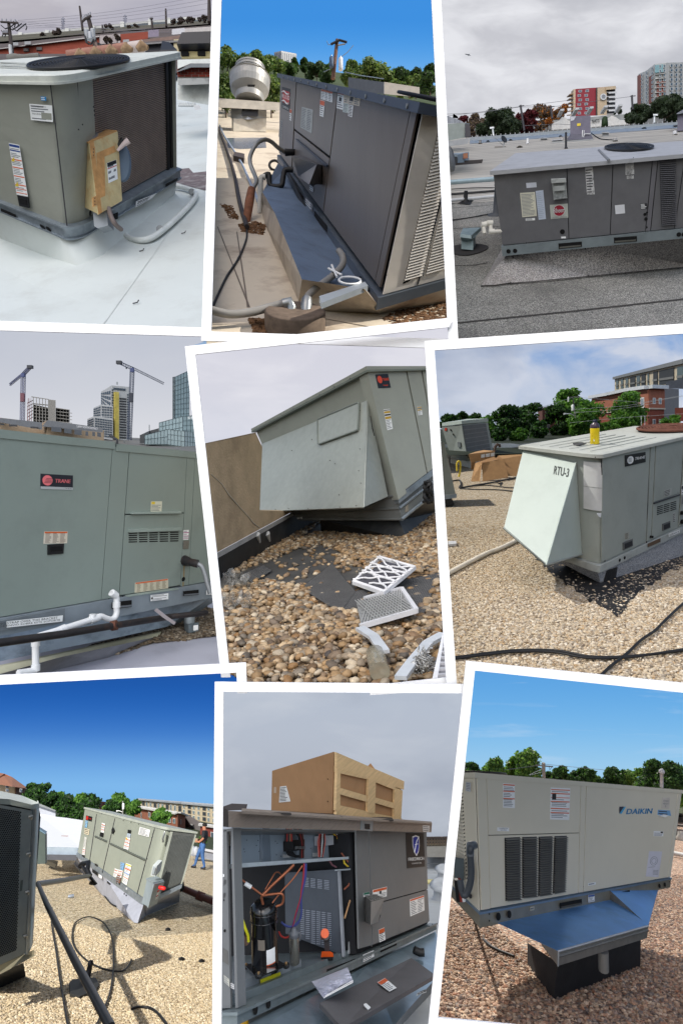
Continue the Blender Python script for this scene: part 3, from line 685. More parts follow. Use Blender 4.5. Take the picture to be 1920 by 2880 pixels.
 for q in((650,1075),(660,1420)):
  mb=MB();a=z(q[0]-14,q[1]+40,q[0]+12,q[1]+28,q[0]+8,q[1]-40,q[0]-18,q[1]-26);mb.plate(door,a,.008,rust2,.013);[mb.dot(door,z(q[0]-3,q[1]+k),1.6,.005,INK,.021,6)for k in(-22,0,22)];p.add('hinge',mb,t2)
 decal(p,door,z(757,1292,822,1262,811,1125,745,1150),t2,bands=[(.8,.99,BLACK),(.68,.72,REDP)],rows=3,o=.014,pic=(.05,.82,.35,.97,YEL))
 mb=MB();cc=z.p(847,1130,dn+.3);mb.disc(cc,V3((.075,.05,0)),V3((0,0,.2)),Mat(92,108,124,ro=.5),V3((.01,.03,0)),24);p.add('switch_dial',mb,t2)
 mb=MB();mb.tube([z.p(828,1060,dn+.2),z.p(866,1020,dn+.2),z.p(905,988,dn+.2)],[.012,.02,.03],Mat(226,208,206),8);mb.tube([z.p(832,1035,dn+.26),z.p(870,985,dn+.26)],.03,BLACK,8);p.add('lever',mb,t2)
 mb=MB();gm=Mat(150,156,162,ro=.5,mt=.2);a=z(655,1488,750,1478,762,1585,690,1606,664,1590);mb.prism(PP(a,dn+.12),(.02,.1,0),gm);p.add('junction_box',mb,label='small grey junction box under the rusty switch box',cat='junction box')
 mb=MB();cord(p,'conduit_elbow','brown conduit elbow between rusty switch box and white conduit','conduit',[z.p(765,1465,dn+.12),z.p(785,1530,dn+.08),z.p(815,1580,dn+.1),z.p(852,1612,dn+.3)],.024,Mat(120,108,104,ro=.6))
 pts=[p.g(*z(a,b),.05)for a,b in((850,1612),(900,1668),(985,1690),(1075,1668),(1170,1600),(1270,1510),(1350,1425),(1380,1370),(1352,1340),(1290,1318),(1200,1305))]
 cord(p,'white_conduit','white flexible conduit looping over the white roof to the unit kerb','conduit',pts,.031,Mat(222,226,222,ro=.5),n=10)
 for q in((840,1605),(1130,1618),(1352,1355)):
  mb=MB();c=p.g(*z(*q),.05);mb.disc(c-V3((0,.03,0)),V3((.04,0,0)),V3((0,0,.04)),STEEL,(0,.03,0));p.add('conduit_coupling',mb,label='conduit fitting at pixel bend'.replace('at pixel bend',{840:'beside the brown elbow',1130:'on the front bend of the white loop',1352:'at the far end of the white loop'}[q[0]]),cat='conduit fitting')
 for q in(z(1240,1560,1100,1760,640,2400),):
  pts=p.gg(q,.004)
  for A,B in zip(pts,pts[1:]):sd=(B-A).cross(p.n).normalized()*.006;p.add('membrane_seam',MB().quad(A-sd,A+sd,B+sd,B-sd,Mat(204,209,206)),kind=ST)
# puddle of bare brown roof
 p.add('worn_patch',MB().poly([p.g(*z(a,b),.006)for a,b in((1262,1188),(1330,1182),(1360,1215),(1452,1205),(1452,1340),(1310,1305),(1235,1280))],M('bare_roof_patch',S(110,98,98),ro=.6,var=.3,scale=9,dark=S(190,190,186),dscale=6)),kind=ST,label='brown bare patch of roof by the white kerb')
# debris
 for i,q in enumerate(((338,1820),(1275,1643),(148,1783),(980,1768),(935,2135))):
  mb=MB();c=p.g(*z(*q),.01);mb.tube([c,c+V3((.04,0,.01)),c+V3((.05,.0,.03))],.005,RUBBER,5);p.add('twig',mb,label=['dark twig below the kerb corner','black speck right of the white conduit loop','small twig at the left on the white roof','tiny scrap in the middle of the white roof','tiny scrap near the front edge of the white roof'][i],cat='debris')
# ---- parapet and lower buildings behind, right
 dz=12.0;pt=p.t('parapet_wall',P(560,350,dz),'white coated parapet with grey coping and a patch of red brick','wall')
 wm=Mat(214,218,214,ro=.7,dark=S(120,122,120),dscale=2,damt=.5)
 p.add('wall_face',MB().prism(PP(z(1250,545,1500,545,1500,745,1250,700),dz),(0,.5,0),wm),pt)
 p.add('coping',MB().prism(PP(z(1250,420,1500,412,1500,446,1340,446,1250,485),dz-.12),(0,.7,0),wm),pt)
 p.add('coping_flashing',MB().prism(PP(z(1250,500,1342,448,1500,446,1500,474,1345,474,1250,506),dz-.16),(0,.5,0),Mat(110,116,120)),pt)
 bp=Patch(*PP(z(1250,546,1500,546,1500,474,1250,474),dz-.01));bk=[Mat(128,48,34,ro=.9,bump=.4),Mat(140,56,40,ro=.9,bump=.4),Mat(112,42,32,ro=.9,bump=.4)]
 p.add('mortar',MB().rect(bp,0,0,1,1,.01,Mat(150,140,130,ro=.9)),pt)
 for r in range(4):
  for c in range(6):
   x0=(c-(r % 2)*.5)/5;mb=MB();mb.rect(bp,max(0,x0+.01),r/4+.03,min(1,x0+.19),(r+1)/4-.03,.012,R.choice(bk),.01)
   if max(0,x0)<1:p.add('brick',mb,pt)
 p.add('stained_ledge',MB().prism(PP(z(1255,600,1500,590,1500,548,1255,552),dz-.3),(0,.3,0),Mat(150,152,150,dark=S(70,70,72),dscale=3,damt=.8)),pt)
 mb=MB()
 for i in range(10):mb.tube([P(*z(1262+i*12,748),dz-1),P(*z(1262+i*12,725),dz-1)],.02,Mat(200,204,204),5)
 p.add('wire_rack',mb,label='small white wire rack lying at the foot of the parapet',cat='rack')
 p.add('small_box',MB().prism(PP(z(1362,745,1402,738,1418,765,1372,776),dz-1.5),(0,.2,0),Mat(196,198,200)),label='small pale box lying beside the wire rack',cat='box')
# ---- street side
 d=60
 brick=M('far_red_brick',S(142,70,54),ro=.9,var=.16,scale=1.2,stretch=(1,1,6),dark=S(110,60,50),dscale=.3)
 def bld(name,label,q,d,th_,mat,cat='building',kind=None):
  b=p.t(name,z.p(q[0],q[5],d),label,cat);mb=MB();a=z(*q)
  pt_=pxbox(mb,[(a[0][0],a[0][1],a[3][1],d),(a[1][0],a[1][1],a[2][1],d)],th_,mat);p.add('wall',mb,b);return b,pt_[0]
 gm=M('far_scrub',S(92,88,72),ro=1,var=.35,scale=.12,dark=S(70,62,58),dscale=.3)
 p.add('ground',MB().poly(PP(zt(-40,300,700,235,1540,165,1540,140,700,205,-40,262),(70,70,70,140,140,140)),gm),kind=ST)
 p.add('street_ground',MB().poly(PP(zt(-40,520,1540,520,1540,160,700,225,-40,300),(30,30,75,75,75)),Mat(96,86,82,ro=1,var=.2,scale=.4)),kind=ST)
 b,f=bld('brick_building','long red brick building with two small vents left of the pole',(-20,345,700,255,700,395,-20,430),48,3,brick)
 p.add('coping',MB().rect(f,0,.97,1,1.03,.3,Mat(176,170,166)),b)
 for q in((172,366,208,366,208,345,172,345),(262,358,300,358,300,336,262,338)):
  p.add('vent',MB().plate(f,z(*q),.1,Mat(80,78,78)),b)
 b,f=bld('brick_building','short red brick building right of the pale wall',(848,240,1042,222,1042,272,848,300),55,3,brick)
 b,f=bld('pale_wall','pale stained wall with bare shrubs between the two brick buildings',(704,250,848,238,848,300,704,310),54,.5,Mat(170,160,158,dark=S(100,90,88),dscale=.8),'wall')
 b,f=bld('mauve_cabinet','mauve grey rooftop cabinet right of the short brick building',(1044,212,1118,206,1118,256,1044,262),50,2,Mat(128,118,136),'cabinet')
 b,f=bld('white_tanks','cluster of white boxes on a far roof',(1210,205,1300,196,1300,236,1210,244),52,2,Mat(196,196,200),'cabinet')
 b,f=bld('low_white_wall','low whitish wall at the far right under the bare trees',(1300,200,1490,186,1490,220,1300,228),54,2,Mat(186,180,176),'wall')
 b,f=bld('dark_building','dark roofed building with cream wall and dark windows, at right',(690,330,1500,262,1500,412,690,412),26,4,Mat(34,34,40,ro=.5))
 p.add('roof_edge',MB().rect(f,0,.9,1,1.0,.2,Mat(120,118,118)),b)
 mb=MB();mb.plate(f,z(1228,290,1262,288,1262,412,1228,412),.1,Mat(190,176,140));mb.plate(f,z(1262,374,1500,374,1500,414,1262,414),.1,Mat(190,176,130));p.add('cream_wall',mb,b)
 p.add('awning',MB().plate(f,z(1266,372,1500,366,1500,284,1300,292),.5,Mat(26,28,36,ro=.4)),b)
 for q in((1282,410,1335,410,1335,386,1282,386),(1398,408,1450,408,1450,380,1398,382)):
  p.add('window',MB().plate(f,z(*q),.1,HOLE,.1),b)
 b,f=bld('purlin_roof','brown ribbed low roof across the middle distance at right',(900,290,1500,222,1500,262,900,300),40,6,Mat(122,98,88,var=.2,scale=2))
# tiled parapet
 tile=Mat(160,116,100,ro=.8,var=.2,scale=6);straw=Mat(150,124,96,ro=.9,var=.3,scale=12)
 tp_=p.t('tiled_parapet',z.p(760,390,15),'clay tiled parapet with straw bundles behind the unit','parapet')
 p.add('wall',MB().prism(PP(z(470,420,1020,420,1020,345,470,402),15),(0,.6,0),Mat(206,200,190)),tp_)
 for i in range(5):
  u0,u1=480+i*108,480+(i+1)*108;v0,v1=404-i*14.5,404-(i+1)*14.5
  mb=MB();a=z.p(u0,v0-6,14.8);b_=z.p(u1-8,v1-6,14.8);mb.tube([a,b_],.13,tile if i<4 else Mat(200,186,180),10);p.add('ridge_tile',mb,tp_)
  p.add('straw_bundle',MB().tube([z.p(u1-55,v1+16,14.6),z.p(u1-20,v1-12,14.6),z.p(u1+20,v1+4,14.6)],[.06,.12,.05],straw,8),tp_)
 mb=MB();a=[z.p(x,y,11.5)for x,y in((62,418),(110,415),(170,408),(225,402),(280,398))];mb.tube(a,[.08,.09,.055,.06,.06],Mat(120,118,112,ro=.8),8);p.add('pipe_end',mb,label='grey pipe with a wrapped joint lying behind the unit top',cat='pipe')
 p.add('tarp',MB().loft([z.p(x,y,13)for x,y in((1110,372),(1250,372),(1246,350),(1130,350))],[z.p(x,y,13.5)for x,y in((1140,352),(1220,345),(1190,296),(1140,288))],Mat(38,40,44,ro=.5,bump=.6,bscale=8)),label='crumpled dark tarpaulin standing behind the unit corner',cat='tarpaulin')
# highway bridge
 hb=p.t('highway_bridge',zt.p(760,215,150),'long pale elevated highway on concrete piers along the horizon','bridge');cm=Mat(188,188,184,ro=.9);d=140
 mb=MB()
 dk=[(-20,272),(330,238),(600,212),(870,182),(1070,160),(1500,138)]
 for i in range(len(dk)-1):a,b_=[P(*zt(*q),d)for q in(dk[i],dk[i+1])];mb.hexa([a,b_,a+V3((0,3,0)),b_+V3((0,3,0)),a+V3((0,0,.55)),b_+V3((0,0,.55)),a+V3((0,3,.55)),b_+V3((0,3,.55))],cm)
 p.add('deck',mb,hb)
 for u,v in((145,256),(335,240),(478,228),(660,206),(870,182),(1068,162),(1200,154),(1318,146)):
  mb=MB();a=zt.p(u,v,d-.5);mb.prism([a+V3((x,0,zz))for x,zz in((-.45,.9),(.45,.9),(.4,-1.4),(-.4,-1.4))],(0,1,0),Mat(206,206,200));p.add('pier',mb,hb)
# poles
 def pole(x0,y0,x1,y1,d,r,label,arms=(),extra=None,mat=None,grp=None):
  t=p.t('utility_pole',zt.p(x0,y0,d),label,'utility pole',grp);m=mat or Mat(70,62,60,ro=.9,bump=.4)
  mb=MB();a,b=zt.p(x0,y0,d),zt.p(x1,y1,d);mb.tube([a,a.lerp(b,.5),b],[r,r*.9,r*.75],m,10);p.add('pole',mb,t)
  for i,(ax,ay,bx,by)in enumerate(arms):
   mb=MB();A,B=zt.p(ax,ay,d-r),zt.p(bx,by,d-r);mb.tube([A,B],r*.45,m,5);am=p.add('crossarm',mb,t)
   for k in range(4):
    q=A.lerp(B,(k+.3)/4);mb=MB();mb.tube([q,q+V3((0,0,r*1.6))],r*.3,Mat(150,150,156),6)
    if am:
     o=p.add('insulator',mb,am)
  return t
 t=pole(92,415,64,158,22,.075,'weathered utility pole with tangled wires at the far left',[(6,156,132,164),(22,240,60,240)])
 mb=MB();[mb.tube([P(*zt(x,180+i*9),22),P(*zt(x+30,205+i*8),21.9),P(*zt(x+70,190-i*2),21.9),zt.p(x+96,168,22)],.02,RUBBER,4)for i,x in enumerate((10,60,92))];[mb.tube([zt.p(x,y,22),zt.p(x+14,y+22,22),zt.p(x+6,y+44,22)],.018,RUBBER,4)for x,y in((12,216),(30,220),(120,150),(98,150),(180,170))];p.add('wire_tangle',mb,t,kind='stuff')
 p.add('conduit',MB().tube([zt.p(82,415,21.8),zt.p(74,322,21.8)],.06,Mat(190,190,190),6),t)
 t=pole(690,365,628,118,20,.085,'leaning utility pole with a cluster of grey transformers',[(600,140,652,112),(586,156,616,128)])
 for i,(x,y)in enumerate(((622,246),(646,250),(666,240))):
  mb=MB();c=zt.p(x,y+36,19.7-.1*(i==1));mb.lathe(c,zt.p(x-6,y-36,19.7)-c,[(.06,0),(.072,.01),(.072,.26),(.078,.27),(.078,.29),(.03,.31),(.015,.35)],Mat(178,180,184,ro=.45,mt=.2),14);p.add('transformer',mb,t)
 mb=MB();[mb.tube([P(*zt(605+i*3,250+i*8),19.6),P(*zt(612+i*6,300+i*5),19.5),P(*zt(650,318-i*3),19.5),zt.p(668,280,19.6)],.02,RUBBER,4)for i in range(4)];mb.tube([zt.p(700,310,19.6),zt.p(730,330,20),zt.p(1000,322,30),zt.p(1500,270,40)],.035,RUBBER,5);p.add('service_cable',mb,t)
 p.add('pole_stub',MB().tube([zt.p(706,362,19.7),zt.p(680,308,19.7)],.07,Mat(120,100,92),6),t)
 for a,lab in(((590,215,568,45,60,.12),'tall thin pole behind the transformer pole'),((735,240,729,178,70,.12),'short dark pole in front of the bridge'),((1086,212,1078,130,70,.14),'dark pole with a crossarm right of the centre'),((1184,190,1180,64,70,.13),'slim pole against the sky over the far roofs'),((1490,160,1488,-10,60,.2),'tall grey pole at the right edge')):
  pole(*a,lab,[(a[2]-12,a[3]+4,a[2]+12,a[3]+2)]if 'crossarm' in lab else())
 for x,lab in((450,'left of the two far lattice pylons'),(891,'right of the two far lattice pylons')):
  y0,y1=(222,122)if x==450 else(184,104);mb=MB();a=[zt.p(x-9,y0,145),zt.p(x+9,y0,145),zt.p(x,y1,145)];sm=Mat(140,140,152,var=0)
  mb.tube([a[0],a[2]],.13,sm,4);mb.tube([a[1],a[2]],.13,sm,4)
  for k in range(1,6):
   q=k/6;mb.tube([a[0].lerp(a[2],q),a[1].lerp(a[2],q+.1)],.08,sm,4);mb.tube([a[1].lerp(a[2],q),a[0].lerp(a[2],q+.1)],.08,sm,4)
  for yy,w in((y1+12,12),(y1+28,14),(y1+44,12)):mb.tube([zt.p(x-w,yy,145),zt.p(x+w,yy,145)],.12,sm,4)
  p.add('pylon',mb,label=lab,cat='pylon')
 mb=MB()
 for y0,y1 in((145,-40),(160,-10),(175,20),(190,60),(200,95),(150,210),(165,225)):
  pts=[P(*zt(130+(1500-130)*t,y0+(y1-y0)*t+26*math.sin(math.pi*t)),60)for t in[i/12 for i in range(13)]];mb.tube(pts,.012,Mat(150,148,160,var=0),4)
 p.add('power_lines',mb,label='faint power lines sagging across the grey sky',cat='power lines',kind='stuff')
 bare=leafmat('bare_twig',96,84,84);brn=leafmat('brown_twig',84,70,66)
 for i,(u,v0,v1,w,dd)in enumerate(((425,290,214,90,80),(800,250,190,110,90),(960,225,170,90,95),(1290,190,122,70,90),(1360,185,122,60,95),(1450,175,112,70,80),(760,312,262,60,50),(835,300,256,50,50),(320,300,250,80,85),(1240,200,150,70,92))):
  q0,q1=zt(u,v0,u,v1);tree(p,q0[0],q0[1],q1[1],w*.3954,dd,[bare,brn],['bare grey brown tree left of the far pole','bare tree clump right under the bridge','bare shrubs behind the short brick building','bare tree on the skyline beside the slim pole','rounded bare tree on the skyline','bare tree beside the tall grey pole','bare shrub against the pale wall','second bare shrub against the pale wall','low bare scrub under the bridge at left','low bare scrub under the bridge at right'][i],n=900,leaf=.16,twigs=14,lobes=6,sparse=.2)
 for i,(u,v)in enumerate(((110,312),(198,305),(898,292),(1290,262))):
  mb=MB();a=PP(zt(u-22,v+12,u+22,v+10,u+22,v-12,u-22,v-10),47);mb.prism(a,(0,1,0),Mat(150,152,154));p.add('roof_condenser',mb,label=['grey condenser on the brick roof, left one','grey condenser on the brick roof, right one','pale condenser on the far low roof','small condenser over the dark building'][i],cat='condenser')
place1()
# PLACE 2: tall dark unit in low sun
def place2():
 p=PL[2];z=Z(560,0,.4719);U=UN[2];f=U.face('front');e=U.face('right')
 steel=M('graphite_panel',S(118,110,104),ro=.4,mt=.15,var=.06,scale=1.2,stretch=(1,1,.3));dark=Mat(66,72,84,ro=.45,mt=.2);pale=Mat(218,212,203,ro=.5,var=.04)
 roofm=M('cream_membrane',S(212,200,180),ro=.7,var=.06,scale=1.4,dark=S(120,96,80),dscale=1.4,damt=.55,bump=.3,bscale=6)
 ground(p,'roof',[[(560,1000),(1300,960),(1300,520),(1230,300),(590,292)]],roofm)
 th=p.t('rooftop_unit',U.at(.5,.5,0),'tall dark graphite rooftop unit seen along its side, in low sun','air conditioner')
 x=lambda*a:f.inv(*z(*a))[0]
 s1,s2,s3=x(574,700),x(805,800),x(1190,1050)
 mb=MB();U.box(mb,.003,.997,.01,.99,.07,.97,Mat(28,28,32));p.add('cabinet',mb,th)
 def panel(a0,a1,c0,c1,nm='panel',m=steel,o=.0):mb=MB();mb.rect(f,a0,c0,a1,c1,.02,m,o);return p.add(nm,mb,th)
 panel(.003,s1-.004,.1,.965);panel(s1+.006,s2-.003,.52,.95);panel(s1+.012,s2-.003,.1,.5,'lower_panel',steel);panel(s2+.004,s3-.001,.1,.955);panel(s3+.001,.992,.1,.955,'corner_panel',dark if 0 else steel)
 p.add('door_rail',MB().plate(f,z(590,828,600,834,782,985,780,995,600,845),.03,dark,.02),th)
# roof
 mb=MB();U.box(mb,-.01,1.012,-.03,1.01,.955,1.0,Mat(78,88,104,ro=.45,mt=.2));p.add('roof_cap',mb,th)
 for i in range(12):
  p.add('roof_screw',MB().disc(f.at(.1+i*.08,.978,.075),(f.c[1]-f.c[0]).normalized()*.02,(f.c[3]-f.c[0]).normalized()*.02,STEEL,f.n*.01,8),th)
 T=U.face('top');T.n=(T.c[1]-T.c[0]).cross(T.c[3]-T.c[0]).normalized();cc=T.at(.84,.45);fan(p,T,cc,(T.c[1]-T.c[0]).normalized()*.95,(T.c[3]-T.c[0]).normalized()*.85,th,8,BLACK,16,.05)
# end face, sunlit: corner post, louvred guard
 p.add('end_panel',MB().rect(e,.0,.075,1.0,.955,.012,pale),th)
 p.add('panel_seam',MB().rect(e,.14,.08,.147,.95,.003,INK,.013),th)
 for q in(z(1215,1670,1320,1640,1531,740,1419,770),z(1342,1632,1465,1596,1690,690,1553,735)):louvres(p,e,q,46,th,pale,back=Mat(96,92,86),depth=.012,gap=.35,o=.013)
 for (x0,y0,x1,y1)in((1329,1640,1540,742),):
  mb=MB();[mb.dot(e,z(x0+(x1-x0)*i/60,y0+(y1-y0)*i/60),1.3,.002,HOLE,.014,6)for i in range(60)];p.add('perforation',mb,th,kind='stuff')
 for q in((1208,1690,1250,1672),(1288,1655,1326,1640),(1364,1627,1398,1612),(1432,1602,1458,1590)):
  p.add('drain_slot',MB().plate(e,z(q[0],q[1],q[2],q[3],q[2],q[3]-10,q[0],q[1]-10),.003,HOLE,.014),th)
 mb=MB();U.box(mb,-.005,1.005,-.02,1.0,.0,.068,Mat(98,106,116,ro=.4,mt=.4));p.add('base_rail',mb,th)
 for q in((992,1667),(1040,1732)):
  p.add('rail_hole',MB().dot(f,z(*q),9.5,.004,HOLE,.055,16),th)
 for q in((708,1258,785,1345,785,1385,708,1300),(585,1110,640,1170,640,1190,585,1140)):
  p.add('lifting_slot',MB().plate(f,z(*q),.004,HOLE,.052),th)
 WB=[(.86,.98,ORANGE)]
 decal(p,f,z(500,645,547,668,552,531,500,517),th,rows=0,base=BLACK,o=.022,pic=(.1,.3,.92,.86,REDP),txt=[('RUUD',.06,.5,.95,.68,WHITE),('COMMERCIAL',.1,.06,.9,.16,WHITE)],name='brand_plate',label='RUUD plate, red shape on black')
 mb=MB();sp=f.pxsub(z(500,645,547,668,552,531,500,517),.026)
 for yy in(.36,.78):mb.tube([sp.at(.1+.16*i,yy+.05*math.sin(i*1.3),.003)for i in range(6)],.012,WHITE,5)
 p.add('brand_wave',mb,th)
 decal(p,f,z(612,760,680,796,687,655,620,637),th,rows=12,cols=2,base=Mat(176,180,178),o=.022,label='faded wiring and data label')
 decal(p,f,z(735,590,803,612,806,547,737,531),th,bands=[(.8,.98,ORANGE)],rows=6,cols=3,o=.022)
 decal(p,f,z(727,690,750,700,759,604,730,595),th,bands=[(.7,.98,ORANGE)],rows=7,o=.022)
 decal(p,f,z(829,645,867,656,876,540,838,531),th,bands=[(.76,.98,Mat(190,70,50))],rows=8,o=.022,pic=(.3,.4,.7,.6,INK))
 decal(p,f,z(869,614,967,634,977,556,877,539),th,bands=[(.82,.98,Mat(190,80,50))],rows=6,cols=3,o=.022,base=Mat(226,214,196),pic=(.4,.3,.6,.6,INK))
 decal(p,f,z(866,668,898,674,902,620,869,614),th,rows=6,o=.022,base=Mat(206,218,214))
 decal(p,f,z(898,692,922,700,930,630,902,624),th,rows=7,o=.022,ink=INK)
 decal(p,f,z(545,715,556,722,560,655,547,650),th,bands=[(.7,.98,ORANGE)],rows=5,o=.022);decal(p,f,z(480,815,500,835,504,720,490,712),th,rows=8,base=Mat(150,152,152),o=.022)
 decal(p,f,z(652,1215,697,1265,700,1220,655,1176),th,rows=3,o=.055,base=Mat(130,134,140),ink=WHITE);decal(p,f,z(668,1130,690,1146,692,1118,672,1104),th,rows=2,o=.03)
 screws(p,f,z(600,495,655,497,590,650,588,770,800,830,780,1060,765,1130,755,1200,822,735,1145,1195,560,600,553,605,1120,1640,745,955),th,1.6,BLACK)
# intake hood on the lower door
 df=f.depth(z(690,1020));hd=p.t('vent_hood',f.pt(z(680,1030)),'grey sheet metal vent hood sticking out of the dark unit side','vent hood')
 g=Mat(118,116,116,ro=.35,mt=.5)
 a=[f.pt(q,.02)for q in z(600,1010,742,1100,742,985,610,925)];o_=[P(*q,d-.42)for q,d in zip(z(592,1052,655,1100,702,978,553,932),(f.depth(z(600,1010))-.1,f.depth(z(742,1100))+.1,f.depth(z(742,985)),f.depth(z(610,925))-.2))]
 mb=MB();mb.loft(a,o_,g,False,False);mb.poly([q+V3((0,.0,0))for q in o_],g);p.add('hood_body',mb,hd)
 p.add('damper_blade',MB().prism(PP(z(640,1085,712,985,745,990,745,1012,668,1104),df-.5),(.02,.05,0),Mat(150,154,160,ro=.3,mt=.6)),hd)
# raised blue grey kerb
 kb=p.t('roof_kerb',p.g(*z(600,1500)),'tall metal capped kerb under the dark unit with dirty cream side','roof kerb')
 top_=M('kerb_metal',S(112,130,154),ro=.5,mt=.2,var=.1,scale=2,dark=S(70,66,62),dscale=2.5,damt=.4);side_=M('kerb_side',S(196,184,168),ro=.8,var=.1,scale=3,dark=S(110,90,80),dscale=2,damt=.5)
 TL=[f.pt(z(470,975),.0),U.at(.0,0,-.01),U.at(.985,.0,-.01)]
 h0=.34;k1=p.g(*z(378,1145),h0);k2=p.g(*z(452,1272),h0);k3=p.g(*z(612,1665),h0)
 r0,r1,r2=U.at(.12,0,-.0),U.at(.45,0,-.0),U.at(.955,0,-.0)
 nr=p.g(*z(985,1722),h0)
 p.add('metal_flashing',MB().add([k1,k2,k3,nr,r2,r1,r0,z.p(470,972,r0[1])],[(0,1,5,6),(1,2,4,5),(2,3,4),(0,6,7)],top_),kb)
 b1,b2,b3=p.g(*z(352,1190)),p.g(*z(390,1330)),p.g(*z(592,1795));b4=p.g(*z(705,1850));b5=p.g(*z(1075,1872));
 p.add('kerb_side',MB().add([k1,k2,k3,b1,b2,b3],[(3,4,1,0),(4,5,2,1)],side_),kb)
 mb=MB();mb.add([k3,nr,U.at(1,0,0),b3,b4,b5],[(3,4,1,0),(4,5,2,1)],side_);mb.add([nr,U.at(1,0,0),U.at(1,1,0),U.at(.955,0,0)],[(0,1,2,3)],side_);mb.add([U.at(1,0,.0),b5,p.g(*z(1600,1780)),U.at(1,1,0)],[(0,1,2,3)],side_);p.add('kerb_end',mb,kb)
 p.add('metal_angle',MB().prism(p.gg(z(715,1800,985,1712,1003,1735,728,1842),.3),p.n*.05,Mat(170,178,186,ro=.35,mt=.5)),label='loose galvanised angle strip lying before the unit corner',cat='metal strip')
 mb=MB();cc=p.g(*z(898,1672),h0+.012);mb.tube([cc+(p.r*math.cos(t)*.1+p.f*math.sin(t)*.12)for t in[k*math.pi/8 for k in range(16)]],.012,WHITE,5,True);a,b=z(770,1600),z(850,1640);mb.tube([p.g(*a,h0+.012),p.g(*b,h0+.012)],.012,WHITE,5);mb.tube([p.g(*z(790,1580),h0+.012),p.g(*z(820,1650),h0+.012)],.012,WHITE,5);p.add('painted_mark',mb,kb,label='white painted ring and strokes')
# ---- pipes
 silver=Mat(176,172,160,ro=.3,mt=.7);grey=Mat(142,140,136,ro=.5);blk=RUBBER
 dd=f.depth(z(560,905))-.3
 gp=p.t('gas_line',z.p(310,1130,dd-1),'silver flexible gas connector arching from the unit to a rusty pipe','gas pipe')
 cord(p,'flexible_hose',None,None,[P(*q,d)for q,d in zip(z(510,907,470,880,430,845,390,832,345,855,308,920,305,975,330,1040,342,1080,320,1125),[dd-i*.12 for i in range(10)])],.034,silver,gp)
 p.add('union',MB().tube([z.p(512,908,dd),z.p(570,908,dd),z.p(622,906,dd+.2)],[.06,.05,.04],blk,8),gp)
 p.add('riser',MB().tube([z.p(312,1128,dd-1.1),z.p(300,1200,dd-1.2),z.p(276,1370,dd-1.3)],[.06,.07,.055],M('rust_pipe',S(130,84,60),ro=.8,var=.3,scale=12),8),gp)
 cord(p,'black_cable','thin black cable running from the rusty riser to the left edge','cable',p.gg(z(285,1370,280,1430,235,1540,170,1640,120,1740,78,1830,20,1900),.015),.013,RUBBER)
 pv=p.t('condensate_drain',p.g(*z(370,1270)),'white and black condensate trap pipe beside the kerb','drain pipe')
 cord(p,'black_trap',None,None,PP(z(560,1012,512,1015,500,1060,488,1108,430,1110,418,1080,415,1040,385,1052),dd-.5),.045,blk,pv);cord(p,'white_riser',None,None,PP(z(395,1055,368,1066,365,1160,362,1275),dd-.7),.045,Mat(206,204,196),pv)
 cord(p,'hose','black insulated hose lying along the foot of the dark unit','hose',[f.pt(q,.1)for q in z(565,1040,600,1105,690,1285,760,1390,830,1490)],.04,blk)
# pitch pan with two liquid tight conduits
 pc=p.g(*z(572,1960));p.add('pitch_pan',MB().lathe(pc,p.n,[(.27,0),(.27,.16),(.25,.17),(.02,.15)],M('tar_pan',S(106,92,80),ro=.9,var=.25,scale=12),24),label='round brown pitch pan holding two conduits at the front',cat='pitch pan')
 pd=pc[1]
 c1=p.t('conduit',p.g(*z(640,1900)),'grey ribbed conduit rising from the pitch pan to the unit','conduit','ribbed conduits at the pitch pan')
 cord(p,'hose',None,None,[P(*q,pd+k)for q,k in zip(z(640,1800,650,1760,720,1700,800,1640,852,1580,855,1530,832,1495),(.05,.1,.2,.35,.5,.6,.7))],.033,grey,c1,10)
 p.add('connector',MB().tube([z.p(632,1905,pd),z.p(638,1830,pd),z.p(642,1785,pd+.05)],[.04,.055,.05],STEEL,10),c1)
 c2=p.t('conduit',p.g(*z(535,1900)),'grey ribbed conduit curving off the left edge from the pitch pan','conduit','ribbed conduits at the pitch pan')
 cord(p,'hose',None,None,[P(*q,pd+k)for q,k in zip(z(20,1830,80,1850,180,1872,300,1862,420,1832,510,1808),(-.1,-.1,-.1,-.05,0,0))],.038,grey,c2,10)
 p.add('elbow',MB().tube([z.p(500,1812,pd),z.p(540,1800,pd),z.p(552,1830,pd),z.p(535,1910,pd)],[.045,.048,.045,.034],STEEL,10),c2)
# long pipes at the left
 for a,r,c,lab in((z(122,745,150,810,240,950,300,1080,360,1215),.03,Mat(150,164,186,ro=.4),'long pale conduit running over the roof at left'),(z(122,780,160,880,205,1020,240,1200,285,1350),.035,Mat(58,52,52),'dark pipe lying parallel to the pale conduit')):
  cord(p,'conduit',lab,'conduit',p.gg(a,.05),r,c)
 mb=MB();a=p.gg(z(205,960,268,975,272,948,212,935),0);mb.prism(a,p.n*.12,Mat(72,64,62));p.add('wood_block',mb,label='small dark block under the pale conduit',cat='block')
 ring=p.g(*z(450,985),.1);p.add('hose_coil',MB().tube([ring+(p.r*math.cos(t)*.12+V3((0,0,1))*math.sin(t)*.11)for t in[k*math.pi/8 for k in range(16)]],.03,RUBBER,6,True),label='small black hose ring at the far unit foot',cat='hose')
# stains, straw and leaves at the joints of the roof
 dirt=M('leaf_litter',S(112,82,56),ro=1,var=.5,scale=14,dark=S(60,46,34),dscale=8)
